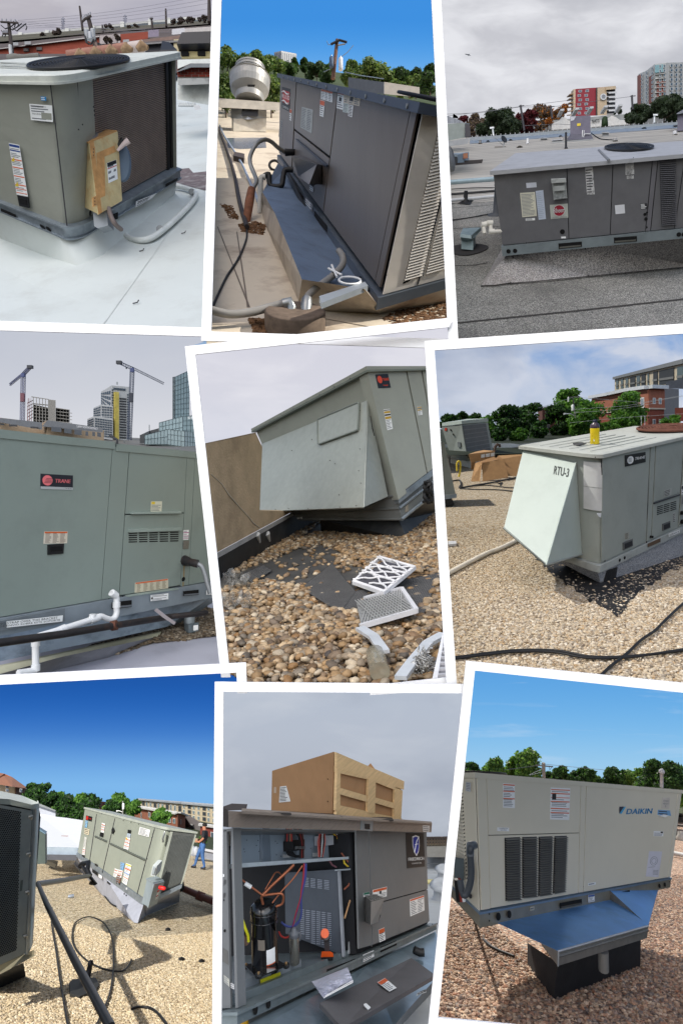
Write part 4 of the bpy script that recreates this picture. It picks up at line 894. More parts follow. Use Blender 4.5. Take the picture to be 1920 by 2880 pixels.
 for nm,poly,lab in(('dirt',z(1090,1900,1480,1700,1490,1900,1200,1960),'brown leaf litter beside the unit at the lower right'),('dirt',z(300,1900,430,1905,440,1980,330,1985),'brown straw litter left of the pitch pan'),('dirt',z(125,1215,200,1230,235,1310,180,1300),'dark stain beside the rusty riser'),('dirt',z(235,1340,330,1320,400,1340,380,1400,260,1385),'brown stain round the foot of the riser')):
  pts=scatter(p,[poly],1600 if 'leaf' in lab else 700,seed=len(lab));
  if len(pts):stones(p,nm,lab,dirt,pts,.018,squash=.3,seed=4)
 for a,w in(((110,1350),(300,1830)),((225,1380),(290,1830)),((700,1890),(1030,1950))):
  mb=MB();A,B=p.g(*z(*a),.004),p.g(*z(*w),.004);s_=(B-A).cross(p.n).normalized()*.008;mb.quad(A-s_,A+s_,B+s_,B-s_,Mat(120,108,96));p.add('roof_seam',mb,kind=ST)
 pud=M('wet_roof',S(120,132,152),ro=.12,var=.2,scale=2)
 p.add('puddle',MB().poly(p.gg(z(165,822,395,820,400,880,250,888,170,880),.004),pud),kind=ST)
# ---- exhaust fan on its kerb
 ef=p.t('exhaust_fan',p.g(*z(300,782)),'spun aluminium upblast exhaust fan on a white kerb','exhaust fan');dz=p.gd(*z(300,782));k=dz/FPX*.4719;al=Mat(166,166,164,ro=.45,mt=.35,var=.08)
 c0=z.p(300,600,dz);up=V3((.02,0,1)).normalized()
 p.add('wind_band',MB().lathe(c0,up,[(82*k,-5*k),(86*k,25*k),(112*k,60*k),(118*k,95*k),(118*k,130*k),(123*k,134*k),(117*k,137*k),(90*k,125*k)],al,40,False),ef)
 p.add('motor_cover',MB().lathe(c0,up,[(86*k,100*k),(88*k,150*k),(86*k,160*k),(88*k,196*k),(84*k,199*k),(10*k,201*k)],al,40,False),ef)
 for i in range(3):p.add('cover_rib',MB().lathe(c0,up,[(88.5*k,(150+i*17)*k),(90*k,(152+i*17)*k),(88.5*k,(154+i*17)*k)],Mat(140,140,138),28),ef)
 mb=MB();a=PP(z(290,518,330,518,335,505,288,505),dz-118*k);mb.prism(a,(0,-.01,0),HOLE);p.add('band_slot',mb,ef)
 mb=MB();pxbox(mb,[z.c(188,600,705,dz),z.c(290,622,712,dz-.35),z.c(402,640,705,dz-.1)],.6,Mat(190,194,200,ro=.4,mt=.2));p.add('fan_base',mb,ef)
 p.add('base_grille',MB().prism(PP(z(252,690,350,692,355,640,256,640),dz-.37),(0,.05,0),Mat(40,42,46)),ef)
 mb=MB();pxbox(mb,[z.c(195,700,778,dz),z.c(205,708,782,dz-.3),z.c(400,705,785,dz-.2)],.6,Mat(214,206,190,ro=.8,dark=S(170,150,120),dscale=2));p.add('kerb',mb,ef)
# low parapet at the far edge
 mb=MB();pxbox(mb,[z.c(115,585,640,22),z.c(500,612,660,22)],1,Mat(206,198,184));p.add('far_parapet',mb,label='low cream parapet in front of the green trees',cat='wall')
# other units behind the roof line
 u2=p.t('rooftop_unit',z.p(1000,500,24),'low grey unit showing behind the dark unit roof','air conditioner');mb=MB();pxbox(mb,[z.c(888,460,540,24),z.c(1100,490,560,22),z.c(1312,520,580,24)],1,Mat(92,98,106));p.add('cabinet',mb,u2)
 p.add('end_panel',MB().prism(PP(z(1102,560,1310,580,1312,520,1102,488),21.8),(0,.05,0),Mat(184,178,168)),u2)
# ---- trees and pole
 g1=[leafmat('leaf_olive',96,116,66),leafmat('leaf_mid',70,96,50),leafmat('leaf_pale',124,142,84)];g2=[leafmat('leaf_dark',50,72,42),leafmat('leaf_mid',70,96,50)]
 far=leafmat('leaf_far',86,108,76)
 L=[(165,660,240,150,30,g1,'olive green tree at the left behind the fan'),(250,660,310,140,30,g1,'bushy green tree just behind the exhaust fan'),(345,650,275,150,31,g1,'tall feathery tree between fan and unit'),(440,650,335,130,32,g1,'green tree touching the unit corner'),(900,520,350,90,36,g1,'pale tree right of the pole'),(1010,560,340,170,34,g1,'broad tree over the low grey unit'),(1100,560,425,110,34,g1,'lower tree right of the broad one'),(1200,570,402,130,40,g2,'dark round tree on the skyline'),(1290,570,412,110,38,g2,'dark tree second from the right'),(1375,580,372,110,36,g2,'dark tree at the right edge'),(630,445,345,44,60,g2,'small tree on the ridge under the tower'),(570,440,345,40,62,g2,'small dark tree beside the tower foot'),(700,490,388,120,50,[far],'hazy tree left of the pole'),(520,500,372,140,52,[far,g2[1]],'hazy trees above the unit corner'),(760,500,405,100,48,[far,g2[1]],'hazy tree behind the pole'),(160,680,430,130,28,g1,'low bush at the left edge'),(430,680,430,120,29,g1,'low bush beside the unit corner'),(1250,560,460,200,33,g1,'pale bush behind the low grey unit')]
 for u,v0,v1,w,d,lm,lab in L:
  a,b=z(u,v0,u,v1);tree(p,a[0],a[1],b[1],w*.4719,d,lm,lab,n=3200,leaf=.10*d/30,lobes=11)
 bt=p.t('tower_building',z.p(512,372,120),'distant grey apartment tower on the ridge','building');mb=MB();ff=pxbox(mb,[z.c(447,312,385,122),z.c(490,303,385,119),z.c(580,320,385,122)],5,Mat(176,178,180));p.add('wall',mb,bt)
 for fi,nn in((0,4),(1,7)):
  for i in range(nn):
   p.add('window_strip',MB().rect(ff[fi],(i+.3)/nn,.05,(i+.7)/nn,.88,.05,Mat(98,108,122)),bt)
 mb=MB();pxbox(mb,[z.c(465,360,392,58),z.c(487,358,392,58)],2,Mat(214,196,166));p.add('villa',mb,label='small cream building among the ridge trees',cat='building')
 p.add('hill',MB().poly(PP(z(80,760,1480,760,1480,520,800,428,420,345,80,330),(45,45,75,75,75,75)),Mat(60,74,48,ro=1,var=.4,scale=.5)),kind=ST)
 up_=p.t('utility_pole',z.p(800,465,26),'brown utility pole with two transformers above the unit','utility pole');wood=Mat(110,84,72,ro=.9)
 p.add('pole',MB().tube([z.p(797,470,26),z.p(822,236,26)],[.09,.07],wood,8),up_)
 for q in((785,264,838,238),(832,238,880,252)):p.add('crossarm',MB().tube([z.p(q[0],q[1],25.9),z.p(q[2],q[3],25.9)],.05,Mat(40,38,40),6),up_)
 p.add('brace',MB().tube([z.p(826,270,25.9),z.p(870,262,25.9)],.03,STEEL,6),up_)
 for x,y0,y1,c in((788,400,345,Mat(70,92,120)),(843,418,350,Mat(214,216,220))):
  k2=26/FPX*.4719;mb=MB();mb.lathe(z.p(x,y0,25.8),(0,0,1),[(11*k2,0),(13*k2,2*k2),(13*k2,(y0-y1)*k2),(8*k2,(y0-y1+6)*k2)],c,14);t_=p.add('transformer',mb,up_);p.add('bushing',MB().tube([z.p(x,y1-4,25.8),z.p(x,y1-16,25.8)],.03,STEEL,5),t_)
 for a,b,c in(((760,245),(770,268),(785,262)),((846,340),(885,310),(918,270)),((870,430),(960,450),(1100,470)),((740,430),(770,415),(795,400))):p.add('wire',MB().tube([P(*z(*a),26),P(*z(*b),26),P(*z(*c),26)],.016,Mat(120,140,160),4),up_)
place2()
# PLACE 3: low grey unit on a wide granulated roof
def place3():
 p=PL[3];z=Z(1200,0,.4592);zt=Z(1250,200,.4273);U=UN[3];f=U.face('front');T=U.face('top')
 gran=speckle('granule_roof',[S(116,116,113),S(156,156,151),S(186,184,177),S(86,86,85),S(134,132,127)],95,dark=S(84,84,82),dscale=.6,damt=.6)
 granl=speckle('granule_flashing',[S(150,148,150),S(182,180,180),S(206,202,200),S(122,120,122),S(168,164,160)],95,dark=S(120,112,104),dscale=.8,damt=.5)
 granf=M('pale_far_roof',S(172,168,160),ro=.9,var=.12,scale=.9,stretch=(.5,3,1),dark=S(120,118,116),dscale=.5,damt=.6)
 ground(p,'roof',[[(1260,1000),(1960,960),(1960,520),(1230,560)]],gran);ground(p,'far_roof',[[(1225,575),(1960,535),(1960,345),(1225,392)]],granf,.008)
 seam=Mat(58,56,54,ro=.9)
 def strip(a,w=.02,h=.006,m=seam):
  mb=MB();pts=p.gg(a,h)
  for A,B in zip(pts,pts[1:]):s_=(B-A).cross(p.n).normalized()*w;mb.quad(A-s_,A+s_,B+s_,B-s_,m)
  return p.add('roof_seam',mb,kind=ST)
 strip(z(160,1980,500,1945,900,1905,1300,1860,1600,1828),.03);strip(z(150,1628,300,1622,372,1608),.015)
 for i,(y0,y1)in enumerate(((1000,960),(1060,1020),(1130,1100),(1210,1180),(1270,1250),(1340,1310),(1395,1385))):strip(z(140,y0+5,460,y1),.018)
 for i in range(13):strip(zt(30+i*3,610-i*11,1600,470-i*10),.03,.012,Mat(110,108,104))
# flashing skirt
 kb=p.t('roof_kerb',p.g(*z(1000,1700)),'grey granulated flashing skirt under the low grey unit','roof kerb')
 a0,a1,a2,a3=U.at(.0,.5,.0),U.at(.02,.03,.0),U.at(.06,.02,.0),U.at(1.15,.02,.0)
 g1,g2,g3,g4=p.g(*z(470,1500)),p.g(*z(330,1752),.012),p.g(*z(508,1735),.012),p.g(*z(1650,1626),.012);m2=p.g(*z(985,1690),.012);t2=U.at(.47,.02,0)
 mb=MB();mb.add([a1,a2,g2,g3],[(0,1,3,2)],granl);mb.add([a0,a1,g1,g2],[(0,1,3,2)],granl);p.add('corner_flashing',mb,kb)
 p.add('flashing_sheet',MB().add([a2,t2,m2,g3],[(0,1,2,3)],granl),kb);p.add('flashing_sheet',MB().add([t2,a3,g4,m2],[(0,1,2,3)],granl),kb)
 for q in(z(968,1515,976,1600,985,1690),z(525,1570,548,1660,508,1735),z(540,1605,590,1600,580,1575),z(330,1752,420,1748,505,1735)):
  p.add('tar_seam',MB().tube([p.g(*s_,.02+.0*i)for i,s_ in enumerate(q)]if q[0][1]>790 else[U.face('front').pt(s_,-.0)if i==0 else p.g(*s_,.02)for i,s_ in enumerate(q)],.012,seam,5),kb)
 strip(z(505,1735,800,1712,985,1692,1300,1662,1650,1628),.02,.02)
 th=p.t('rooftop_unit',U.at(.5,.5,0),'low dark grey rooftop unit with a weathered top and a round logo','air conditioner')
 grey=Mat(100,100,103,ro=.55,var=.08,dark=S(84,84,86),dscale=1.5,damt=.5);topm=M('weathered_top',S(168,170,174),ro=.6,mt=.1,var=.08,scale=3,dark=S(136,138,140),dscale=4,damt=.6)
 mb=MB();U.box(mb,.004,1.15,.012,1,.24,.97,Mat(60,60,62));U.box(mb,.004,1.15,.012,1,.0,.3,Mat(60,60,62));p.add('cabinet',mb,th)
 X=lambda u,v:f.inv(*z(u,v))
 b0=X(480,1503)[1];xs=[.0,X(862,1250)[0],X(1129,1210)[0],X(1357,1200)[0],X(1389,1200)[0],X(1545,1180)[0],1.15]
 for i in range(6):
  p.add('panel',MB().rect(f,xs[i]+.002,b0+.01,xs[i+1]-.002,.955,.012,grey if i not in(3,)else Mat(104,103,108)),th)
 mb=MB();U.box(mb,-.012,1.2,-.015,1.02,.955,1.0,topm);p.add('top_cover',mb,th)
 mb=MB();a,b=T.pt(z(1050,921),.004),T.pt(z(1112,985),.004);mb.tube([a,b],.02,Mat(120,122,126),6);p.add('top_seam',mb,th)
 fan(p,T,z(1225,907),z(1382,905),z(1228,931),th,12,BLACK,18,.03)
 louvres(p,f,z(1434,1380,1526,1372,1521,962,1422,966),34,th,Mat(92,92,96),gap=.42,depth=.03,o=.014)
 rail=Mat(128,138,142,ro=.45,mt=.35,var=.15,scale=5)
 mb=MB();U.box(mb,-.006,1.2,-.012,1,0,b0,rail);p.add('base_rail',mb,th)
 for q in(z(805,1520,946,1506,946,1474,803,1486),z(1142,1484,1281,1473,1280,1440,1140,1450)):
  p.add('lifting_slot',MB().plate(f,q,.004,HOLE,.072),th);mb=MB();c=f.pxsub(q,.078);mb.rect(c,.04,.12,.96,.4,.004,Mat(90,90,84));p.add('slot_lip',mb,th)
 for q in((500,1534),(540,1531),(1535,1431),(1566,1430)):p.add('rail_hole',MB().dot(f,z(*q),6,.004,HOLE,.072,14),th)
 for q,r in(((828,1418),6.5),((1332,1312),4),((1338,1340),4.5),((1345,1300),2.5),((1344,1390),2)):p.add('knockout',MB().dot(f,z(*q),r,.006,HOLE,.013,14),th)
 decal(p,f,z(609,1151,671,1146,668,1116,606,1120),th,rows=0,base=Mat(196,200,210),o=.014,label='blank faded label');decal(p,f,z(583,1330,672,1322,660,1175,569,1181),th,rows=16,base=Mat(206,204,186),o=.014,cols=1,label='yellowed wiring data label')
 decal(p,f,z(683,1346,728,1340,711,1163,664,1169),th,rows=14,base=Mat(184,194,210),ink=Mat(160,170,186),o=.014,label='tall pale blue faded label');decal(p,f,z(604,1352,661,1348,660,1334,603,1338),th,rows=2,o=.014,ink=INK)
 torn=M('torn_label',S(200,200,200),ro=.8,var=.1,dark=S(64,64,66),dscale=16,damt=.9)
 for q in(z(978,1192,1026,1190,1013,1022,966,1026),z(1214,1070,1267,1065,1264,994,1214,998),z(1222,1096,1264,1093,1263,1073,1221,1076)):decal(p,f,q,th,rows=9,base=torn,ink=INK,o=.014,label='torn and peeling label')
 decal(p,f,z(1153,1311,1211,1305,1207,1251,1148,1257),th,rows=0,base=Mat(214,216,220),o=.014);decal(p,f,z(1306,1280,1348,1278,1346,1243,1304,1246),th,rows=4,base=INK,ink=WHITE,o=.014);decal(p,f,z(822,1460,850,1458,848,1447,820,1449),th,rows=0,o=.014)
 sq=z(757,1341,864,1332,861,1246,751,1254);decal(p,f,sq,th,rows=0,base=Mat(176,180,172),o=.014,name='brand_plate',label='square plate with the round red Rheem logo')
 lp=f.pxsub(sq,.018);mb=MB();cc=lp.at(.5,.56);mb.disc(cc,(lp.c[1]-lp.c[0])*.33,(lp.c[3]-lp.c[0])*.4,WHITE,lp.n*.002);mb.disc(cc+lp.n*.002,(lp.c[1]-lp.c[0])*.31,(lp.c[3]-lp.c[0])*.375,Mat(150,28,50),lp.n*.002);text(mb,lp.sub(.2,.42,.82,.74),'Rheem',WHITE,.006,bold=.012);text(mb,lp.sub(.08,.03,.92,.12),'HEATING  COOLING',GREYTXT,.002);p.add('round_logo',mb,th)
# outlet cover
 oc=p.t('outlet_cover',f.pt(z(815,1160)),'weathered pale grey weatherproof outlet cover above the round logo','outlet cover');q=z(775,1222,858,1211,846,1093,762,1098);cm=Mat(168,172,170,ro=.6,dark=S(120,124,122),dscale=8,damt=.5)
 p.add('box',MB().plate(f,q,.06,cm,.013),oc);cp=f.pxsub(q,.075);p.add('hood',MB().rect(cp,-.03,.86,1.03,1.05,.08,cm),oc);p.add('bulge',MB().rect(cp,.12,.45,.88,.7,.06,cm),oc);p.add('lower_flap',MB().rect(cp,.05,.03,.95,.42,.02,Mat(140,144,144,var=.3,scale=30)),oc)
 screws(p,f,z(430,1050,450,1090,500,1455,607,1487,607,1458,788,1452,770,1240,865,1243,945,1452,868,1068,1123,1220,1138,1288,1320,1415,652,1030,750,1035,998,1008,1262,968),th,1.6,INK)
# ---- left of the unit
 pm=Mat(150,170,178,ro=.45,mt=.2)
 cord(p,'pipe','pale blue grey pipe running into the unit from the left','pipe',p.gg(z(130,1118,260,1108,420,1096),.25),.07,pm);cord(p,'pipe','dark pipe on the roof below the pale blue one','pipe',p.gg(z(140,1190,280,1180,430,1168),.06),.035,Mat(48,48,50));cord(p,'pipe','thin white pipe below the dark pipe','pipe',p.gg(z(140,1228,280,1216,430,1202),.08),.045,Mat(186,188,190))
 for a in(z(150,1350,250,1335,340,1318,430,1300),z(150,1158,300,1150,430,1150)):cord(p,'cable','thin cable trailing over the roof '+('under the white pipe' if a[0][1]>600 else 'between the pipes'),'cable',p.gg(a,.02),.012,RUBBER)
 v_=p.t('metal_vent',p.g(*z(250,1530)),'galvanised square vent with a wide hood in a tar ring','vent');vm=Mat(134,152,156,ro=.5,mt=.2,dark=S(100,112,116),dscale=4)
 p.add('tar_ring',MB().prism([p.g(*z(250,1528),.006)+(p.r*math.cos(t)*.36+p.f*math.sin(t)*.5)*(1+.08*math.sin(3*t))for t in[k*math.pi/12 for k in range(24)]],p.n*.012,Mat(48,46,46,ro=.9)),v_)
 dv=p.gd(*z(250,1540));mb=MB();pxbox(mb,[z.c(210,1450,1525,dv),z.c(282,1455,1532,dv-.1),z.c(297,1440,1510,dv+.3)],.3,vm);p.add('duct',mb,v_)
 q=z(203,1452,270,1462,330,1412,222,1416);a=[P(*s_,dv-.15+k)for s_,k in zip(q,(0,-.05,.4,.45))];bt=[P(u,w_-12,a[i][1])for i,(u,w_)in enumerate(q)];mb=MB();mb.loft(PP(z(212,1476,284,1482,296,1452,240,1450),dv-.05),a,vm);mb.loft(a,[t_+V3((0,0,.06))for t_ in a],vm);p.add('hood',mb,v_)
 dr=p.t('condensate_drain',z.p(400,1420,9.2),'white plastic drain trap on the left end of the unit','drain pipe')
 cord(p,'trap',None,None,PP(z(458,1416,425,1418,398,1420,390,1400,386,1370,368,1366,350,1372,346,1395,352,1432),9.25),.03,Mat(218,214,204),dr)
 for q in((395,1418),(385,1366),(348,1376)):mb=MB();c=P(*z(*q),9.24);mb.lathe(c-V3((.04,0,0)),(1,0,0),[(.04,0),(.04,.08)],Mat(226,222,212),12);p.add('fitting',mb,dr)
 p.add('vent_pipe',MB().lathe(p.g(*z(425,1318)),p.n,[(.22,0),(.2,.03),(.09,.06),(.09,.62),(.1,.63),(.1,.66)],Mat(62,66,72),14),label='dark capped vent pipe standing at the unit end',cat='vent pipe')
 mb=MB();mb.poly(p.gg(z(188,1245,240,1215,285,1225,262,1252),.02),Mat(20,20,20));mb.lathe(p.g(*z(235,1240)),p.n,[(.12,0),(.06,.1),(.05,.28)],Mat(24,24,26),10);p.add('roof_drain',mb,label='small black roof drain with a strainer',cat='roof drain')
# satellite dish
 ds=p.t('satellite_dish',p.g(*z(450,905)),'dark satellite dish on a block weighted base','satellite dish');dd=p.gd(*z(450,905));k=dd/FPX*.4592
 c=z.p(468,856,dd);ax=V3((.45,-.85,.25)).normalized();p.add('reflector',MB().lathe(c,ax,[(17*k,0),(22*k,3*k),(24*k,6*k),(22*k,6.5*k),(3*k,1*k)],Mat(40,44,50),20),ds)
 mb=MB();mb.tube([z.p(468,905,dd),z.p(472,870,dd)],2*k,STEEL,6);mb.tube([z.p(466,890,dd),z.p(415,842,dd-.3)],1.2*k,STEEL,5);p.add('mount',mb,ds);mb=MB();pxbox(mb,[z.c(414,896,918,dd),z.c(482,893,914,dd)],.5,Mat(126,122,116));p.add('block_base',mb,ds)
# units on the left
 u1=p.t('rooftop_unit',p.g(*z(200,860)),'green grey rooftop unit at the left edge with a dark coil end','air conditioner');mb=MB();q=z(110,758,232,752,262,757);pxbox(mb,[(q[0][0],q[0][1],z(0,866)[1],22),(q[1][0],q[1][1],z(0,842)[1],22),(q[2][0],q[2][1],z(0,838)[1],23)],2,Mat(132,140,136));p.add('cabinet',mb,u1);p.add('coil',MB().prism(PP(z(236,840,268,838,262,760,233,760),21.9),(0,.03,0),Mat(62,60,64)),u1)
 p.add('base_rail',MB().prism(PP(z(110,900,250,880,262,845,110,868),21.8),(0,.6,0),Mat(150,152,154)),u1)
 p.add('metal_roof',MB().prism(PP(z(100,757,228,752,205,738,100,700),30),(0,2,0),M('standing_seam',S(132,136,142),ro=.5,mt=.3,var=.3,scale=3,stretch=(6,1,.2))),label='ribbed grey metal roof at the left edge',cat='roof');p.add('yellow_steeple',MB().loft(PP(z(158,722,190,726,190,715,165,712),36),PP(z(160,700,168,702,166,698,162,696),36),Mat(214,170,40)),label='tiny yellow pointed roof beyond the metal roof',cat='steeple')
 u3=p.t('condenser',p.g(*z(200,1000)),'small old condenser with rusty patch on timbers at left','condenser');mb=MB();d3=p.gd(*z(190,1008));pxbox(mb,[z.c(146,938,1008,d3+.3),z.c(188,948,1006,d3),z.c(256,930,995,d3+.6)],1.2,Mat(128,142,154));p.add('cabinet',mb,u3)
 p.add('side_grille',MB().prism(PP(z(150,1004,186,1004,186,960,150,958),d3-.05),(0,.02,0),Mat(48,52,56)),u3);p.add('rusty_panel',MB().prism(PP(z(222,972,250,968,250,936,222,940),d3+.22),(0,.02,0),Mat(160,106,76)),u3)
 for q in(z(140,1016,335,1000),z(200,1000,340,990)):mb=MB();a,b=p.gg(q);mb.tube([a,b],.09,Mat(50,44,42),4,smooth=False);p.add('timber',mb,label='dark timber under the old condenser, '+('front one' if q[0][1]>464 else 'rear one'),cat='timber')
 mb=MB();c=p.g(*z(140,975),.5);mb.lathe(c,(1,-.6,0),[(.42,0),(.42,.05),(.02,.08)],Mat(120,122,124),18);p.add('fan_disc',mb,label='round grey disc at the very left edge of the roof',cat='disc')
# purple grey unit in the middle distance
 m_=p.t('rooftop_unit',p.g(*z(940,860)),'upright purple grey unit on a flared skirt in the middle distance','air conditioner');dm=p.gd(*z(940,858));pg=Mat(110,106,120,ro=.6)
 mb=MB();pxbox(mb,[z.c(876,712,825,dm),z.c(1000,706,818,dm)],1.6,pg);p.add('cabinet',mb,m_)
 p.add('flared_skirt',MB().loft([P(*q,dm+k)for q,k in zip(z(858,858,1016,852,1016,846,858,850),(-.3,-.3,1.4,1.4))],[P(*q,dm+k)for q,k in zip(z(880,822,998,818,998,812,880,816),(0,0,1.4,1.4))],Mat(96,94,104)),m_)
 mb=MB();pxbox(mb,[z.c(765,868,900,dm-.6),z.c(1024,850,878,dm-.6)],2.4,Mat(150,152,152));p.add('plinth',mb,m_)
 p.add('warning_label',MB().prism(PP(z(918,772,940,770,940,754,918,756),dm-.02),(0,.01,0),YEL),m_);p.add('peeled_patch',MB().prism(PP(z(878,742,898,736,912,712,878,714),dm-.02),(0,.01,0),Mat(190,190,196)),m_)
 p.add('drain_trap',MB().tube(PP(z(1000,820,960,820,960,800,952,798,950,838,958,842,962,820),dm-.15),.03,Mat(210,210,212),6),m_)
 cord(p,'cable','black cable trailing right from the purple grey unit','cable',p.gg(z(1005,815,1040,840,1070,852,1150,858),.03),.025,RUBBER)
 for i,(q,c)in enumerate((((697,846,734,845,862),(150,154,158)),((1072,812,1112,812,838),(156,158,160)),((768,858,792,856,870),(170,172,176)),((795,856,826,852,868),(176,178,182)),((1510,770,1530,768,780),(60,60,62)))):
  d_=p.gd(*z(q[0],q[4]));mb=MB();pxbox(mb,[z.c(q[0],q[1],q[4],d_),z.c(q[2],q[3],q[4]-2,d_)],.6,Mat(*c));mb.prism([P(*s_,d_-.1)for s_ in z(q[0]-3,q[1]+3,q[2]+3,q[3]+3,q[2]+3,q[3]-3,q[0]-3,q[1]-3)],(0,.8,0),Mat(*c));p.add('vent_box',mb,label=['grey vent box left of the purple grey unit','grey vent box right of the purple grey unit','small pale curb box at the left of the plinth','second small pale curb box on the plinth','tiny dark box near the far right parapet'][i],cat='vent box')
 for i,(x,y0,y1,r,c,lab)in enumerate(((615,884,850,.06,(222,222,222),'short white vent pipe with a black collar'),(850,912,812,.05,(36,36,40),'tall thin black vent pipe behind the unit top'),(325,882,862,.08,(120,120,120),'small roof jack left of the dish'),(1150,868,852,.09,(150,150,150),'small roof jack right of the far vent box'),(565,905,898,.1,(110,106,100),'tiny cap on the roof beside the dish'),(1515,828,805,.09,(206,206,208),'white stub vent at the right'),(510,862,856,.08,(30,30,30),'black stub near the far parapet, left'),(372,870,864,.08,(30,30,30),'black stub beside the dish arm'),(815,838,832,.07,(30,30,30),'black stub left of the purple unit'),(1325,790,785,.1,(30,30,30),'black stub on the far roof at right'))):
  a=p.g(*z(x,y0));mb=MB();hh=(y0-y1)*.4592/FPX*a[1];mb.lathe(a,(0,0,1),[(r*1.6,0),(r,hh*.15),(r,hh*.4),(r,hh)],Mat(*c),10);p.add('vent_pipe',mb,label=lab,cat='vent pipe')
# far parapet with upright pegs
 fp=p.t('far_parapet',z.p(900,790,38),'low grey parapet with a row of pegs along the far roof edge','parapet');A_,B_=p.g(*z(262,862)),p.g(*z(1600,758));dq=38
 a,b=z(262,858),z(1600,752);p.add('wall',MB().prism([A_,B_,z.p(1600,742,B_[1]),z.p(262,842,A_[1])],(0,.6,0),Mat(142,150,156)),fp)
 for i in range(46):
  t=(i+.5)/46;u=262+(1600-262)*t;v=842+(742-842)*t;mb=MB();q0=z.p(u,v,A_[1]+(B_[1]-A_[1])*t);mb.tube([q0,q0+V3((0,0,.09))],.02,Mat(190,190,190),5);p.add('peg',mb,fp)
 p.add('wet_gutter',MB().poly(p.gg(z(262,880,1600,778,1600,757,262,861),.02),Mat(126,138,150,ro=.35)),kind=ST)
 for i,(x,y0,y1)in enumerate(((398,832,780),(1388,752,700))):
  t=p.t('flood_lamp',z.p(x+8,y0,37.5),'white lamp on a short post, '+('left of the dish' if i==0 else 'at the right before the dark trees'),'lamp','white lamps on the far parapet');p.add('post',MB().tube([P(*z(x+(9 if i==0 else 2),y0),37.5),z.p(x+3,y1+6,37.5)],.05,WHITE,6),t);mb=MB();q=z(x-14,y1+8,x+12,y1+6,x+12,y1-4,x-14,y1-2)if i==0 else z(x-4,y1+8,x+24,y1+8,x+24,y1-2,x-4,y1-2);mb.prism(PP(q,37.4),(0,.3,0),WHITE);p.add('lamp_head',mb,t)
 u4=p.t('rooftop_unit',z.p(1550,800,32),'purple grey unit cut off by the right edge','air conditioner');mb=MB();pxbox(mb,[z.c(1532,702,802,32),z.c(1620,690,796,32)],2,pg);p.add('cabinet',mb,u4);p.add('cover',MB().prism(PP(z(1525,695,1620,640,1620,680,1535,700),31.8),(0,1.5,0),Mat(122,126,134)),u4)
# ---- city behind
 p.add('street_ground',MB().poly(PP(z(90,866,1620,756,1620,700,90,760),(44,44,130,130)),Mat(110,108,100)),kind=ST)
 st=p.t('shop_building',z.p(1000,800,60),'long grey shop with white stepped gables and black lettering','building');mb=MB();ff=pxbox(mb,[z.c(755,738,812,60),z.c(1236,696,775,60)],8,Mat(158,160,158))[0];p.add('wall',mb,st)
 for a in(z(762,800,880,788,880,742,862,738,850,722,826,716,806,740,762,760),z(960,792,1235,770,1235,738,1180,735,1160,720,1130,708,1102,728,1060,738,960,745)):p.add('stepped_gable',MB().plate(ff,a,.3,Mat(212,210,206)),st)
 mb=MB();text(mb,ff.pxsub(z(1000,766,1044,762,1044,744,1000,748),.35),"NAT'S",BLACK,.02,bold=.03);p.add('lettering',mb,st)
 for i in range(5):mb=MB();a=795+i*88;mb.plate(ff,z(a,720-i*7,a+22,718-i*7,a+22,706-i*7,a,708-i*7),1,Mat(190,192,194));p.add('rooftop_box',mb,st)
 p.add('cypress',MB().lathe(z.p(1087,778,56),(0,0,1),[(.08,0),(.3,.1),(.25,.8),(.04,1.0)],leafmat('leaf_dark',50,72,42),10),label='small dark cypress in front of the shop',cat='tree')
 rb=p.t('red_building',z.p(1020,705,95),'six storey red and tan apartment block with balconies','building');mb=MB();ff=pxbox(mb,[z.c(893,560,712,98),z.c(908,545,712,95),z.c(1033,538,708,95),z.c(1152,528,704,95)],8,Mat(140,36,48));p.add('wall',mb,rb)
 tan=Mat(188,168,140)
 p.add('side_wall',MB().rect(ff[0],0,0,1,1,.3,tan),rb);p.add('tan_wall',MB().rect(ff[2],.08,0,.56,1.0,.5,tan),rb);p.add('dark_joint',MB().rect(ff[2],0,0,.08,1,.2,Mat(70,66,66)),rb);p.add('roof_slab',MB().rect(ff[2],.52,.9,1.02,1.01,.9,tan),rb)
 p.add('balcony_recess',MB().rect(ff[2],.56,0,1,.9,.1,Mat(84,86,92)),rb)
 for r in range(6):
  mb=MB();mb.rect(ff[2],.56,.02+r*.155,1.0,.05+r*.155,.6,Mat(180,178,178));b_=p.add('balcony',mb,rb);p.add('railing',MB().rect(ff[2],.58,.05+r*.155,.98,.1+r*.155,.02,Mat(206,208,210),.58),b_)
  p.add('side_balcony',MB().rect(ff[0],-.5,.05+r*.155,.9,.09+r*.155,.8,Mat(150,120,92)),rb)
 for r in range(6):
  for c in range(2):
   if r==0 and c==0:pass
   window(p,ff[1],.1+c*.34+(r % 2)*.05,.06+r*.16-.03*0,.26+c*.34+(r % 2)*.05,.15+r*.16,rb,Mat(92,104,118,ro=.2),Mat(186,188,190))
 mb=MB();cc=ff[2].at(.31,.58,.55);mb.disc(cc,V3((.5,0,0)),V3((0,0,.5)),Mat(206,208,210),(0,-.05,0),20);mb.disc(cc-V3((0,.06,0)),V3((.3,0,0)),V3((0,0,.3)),Mat(130,134,140),(0,-.02,0),20);p.add('round_emblem',mb,rb)
 tw=p.t('tower_building',z.p(1430,640,110),'tall pale and brick apartment tower at the right','building');pale=Mat(178,180,178);brk=Mat(128,82,74)
 mb=MB();ff=pxbox(mb,[z.c(1292,455,645,116),z.c(1342,432,640,113),z.c(1395,392,635,110),z.c(1462,384,632,110),z.c(1640,380,628,114)],8,pale);p.add('wall',mb,tw)
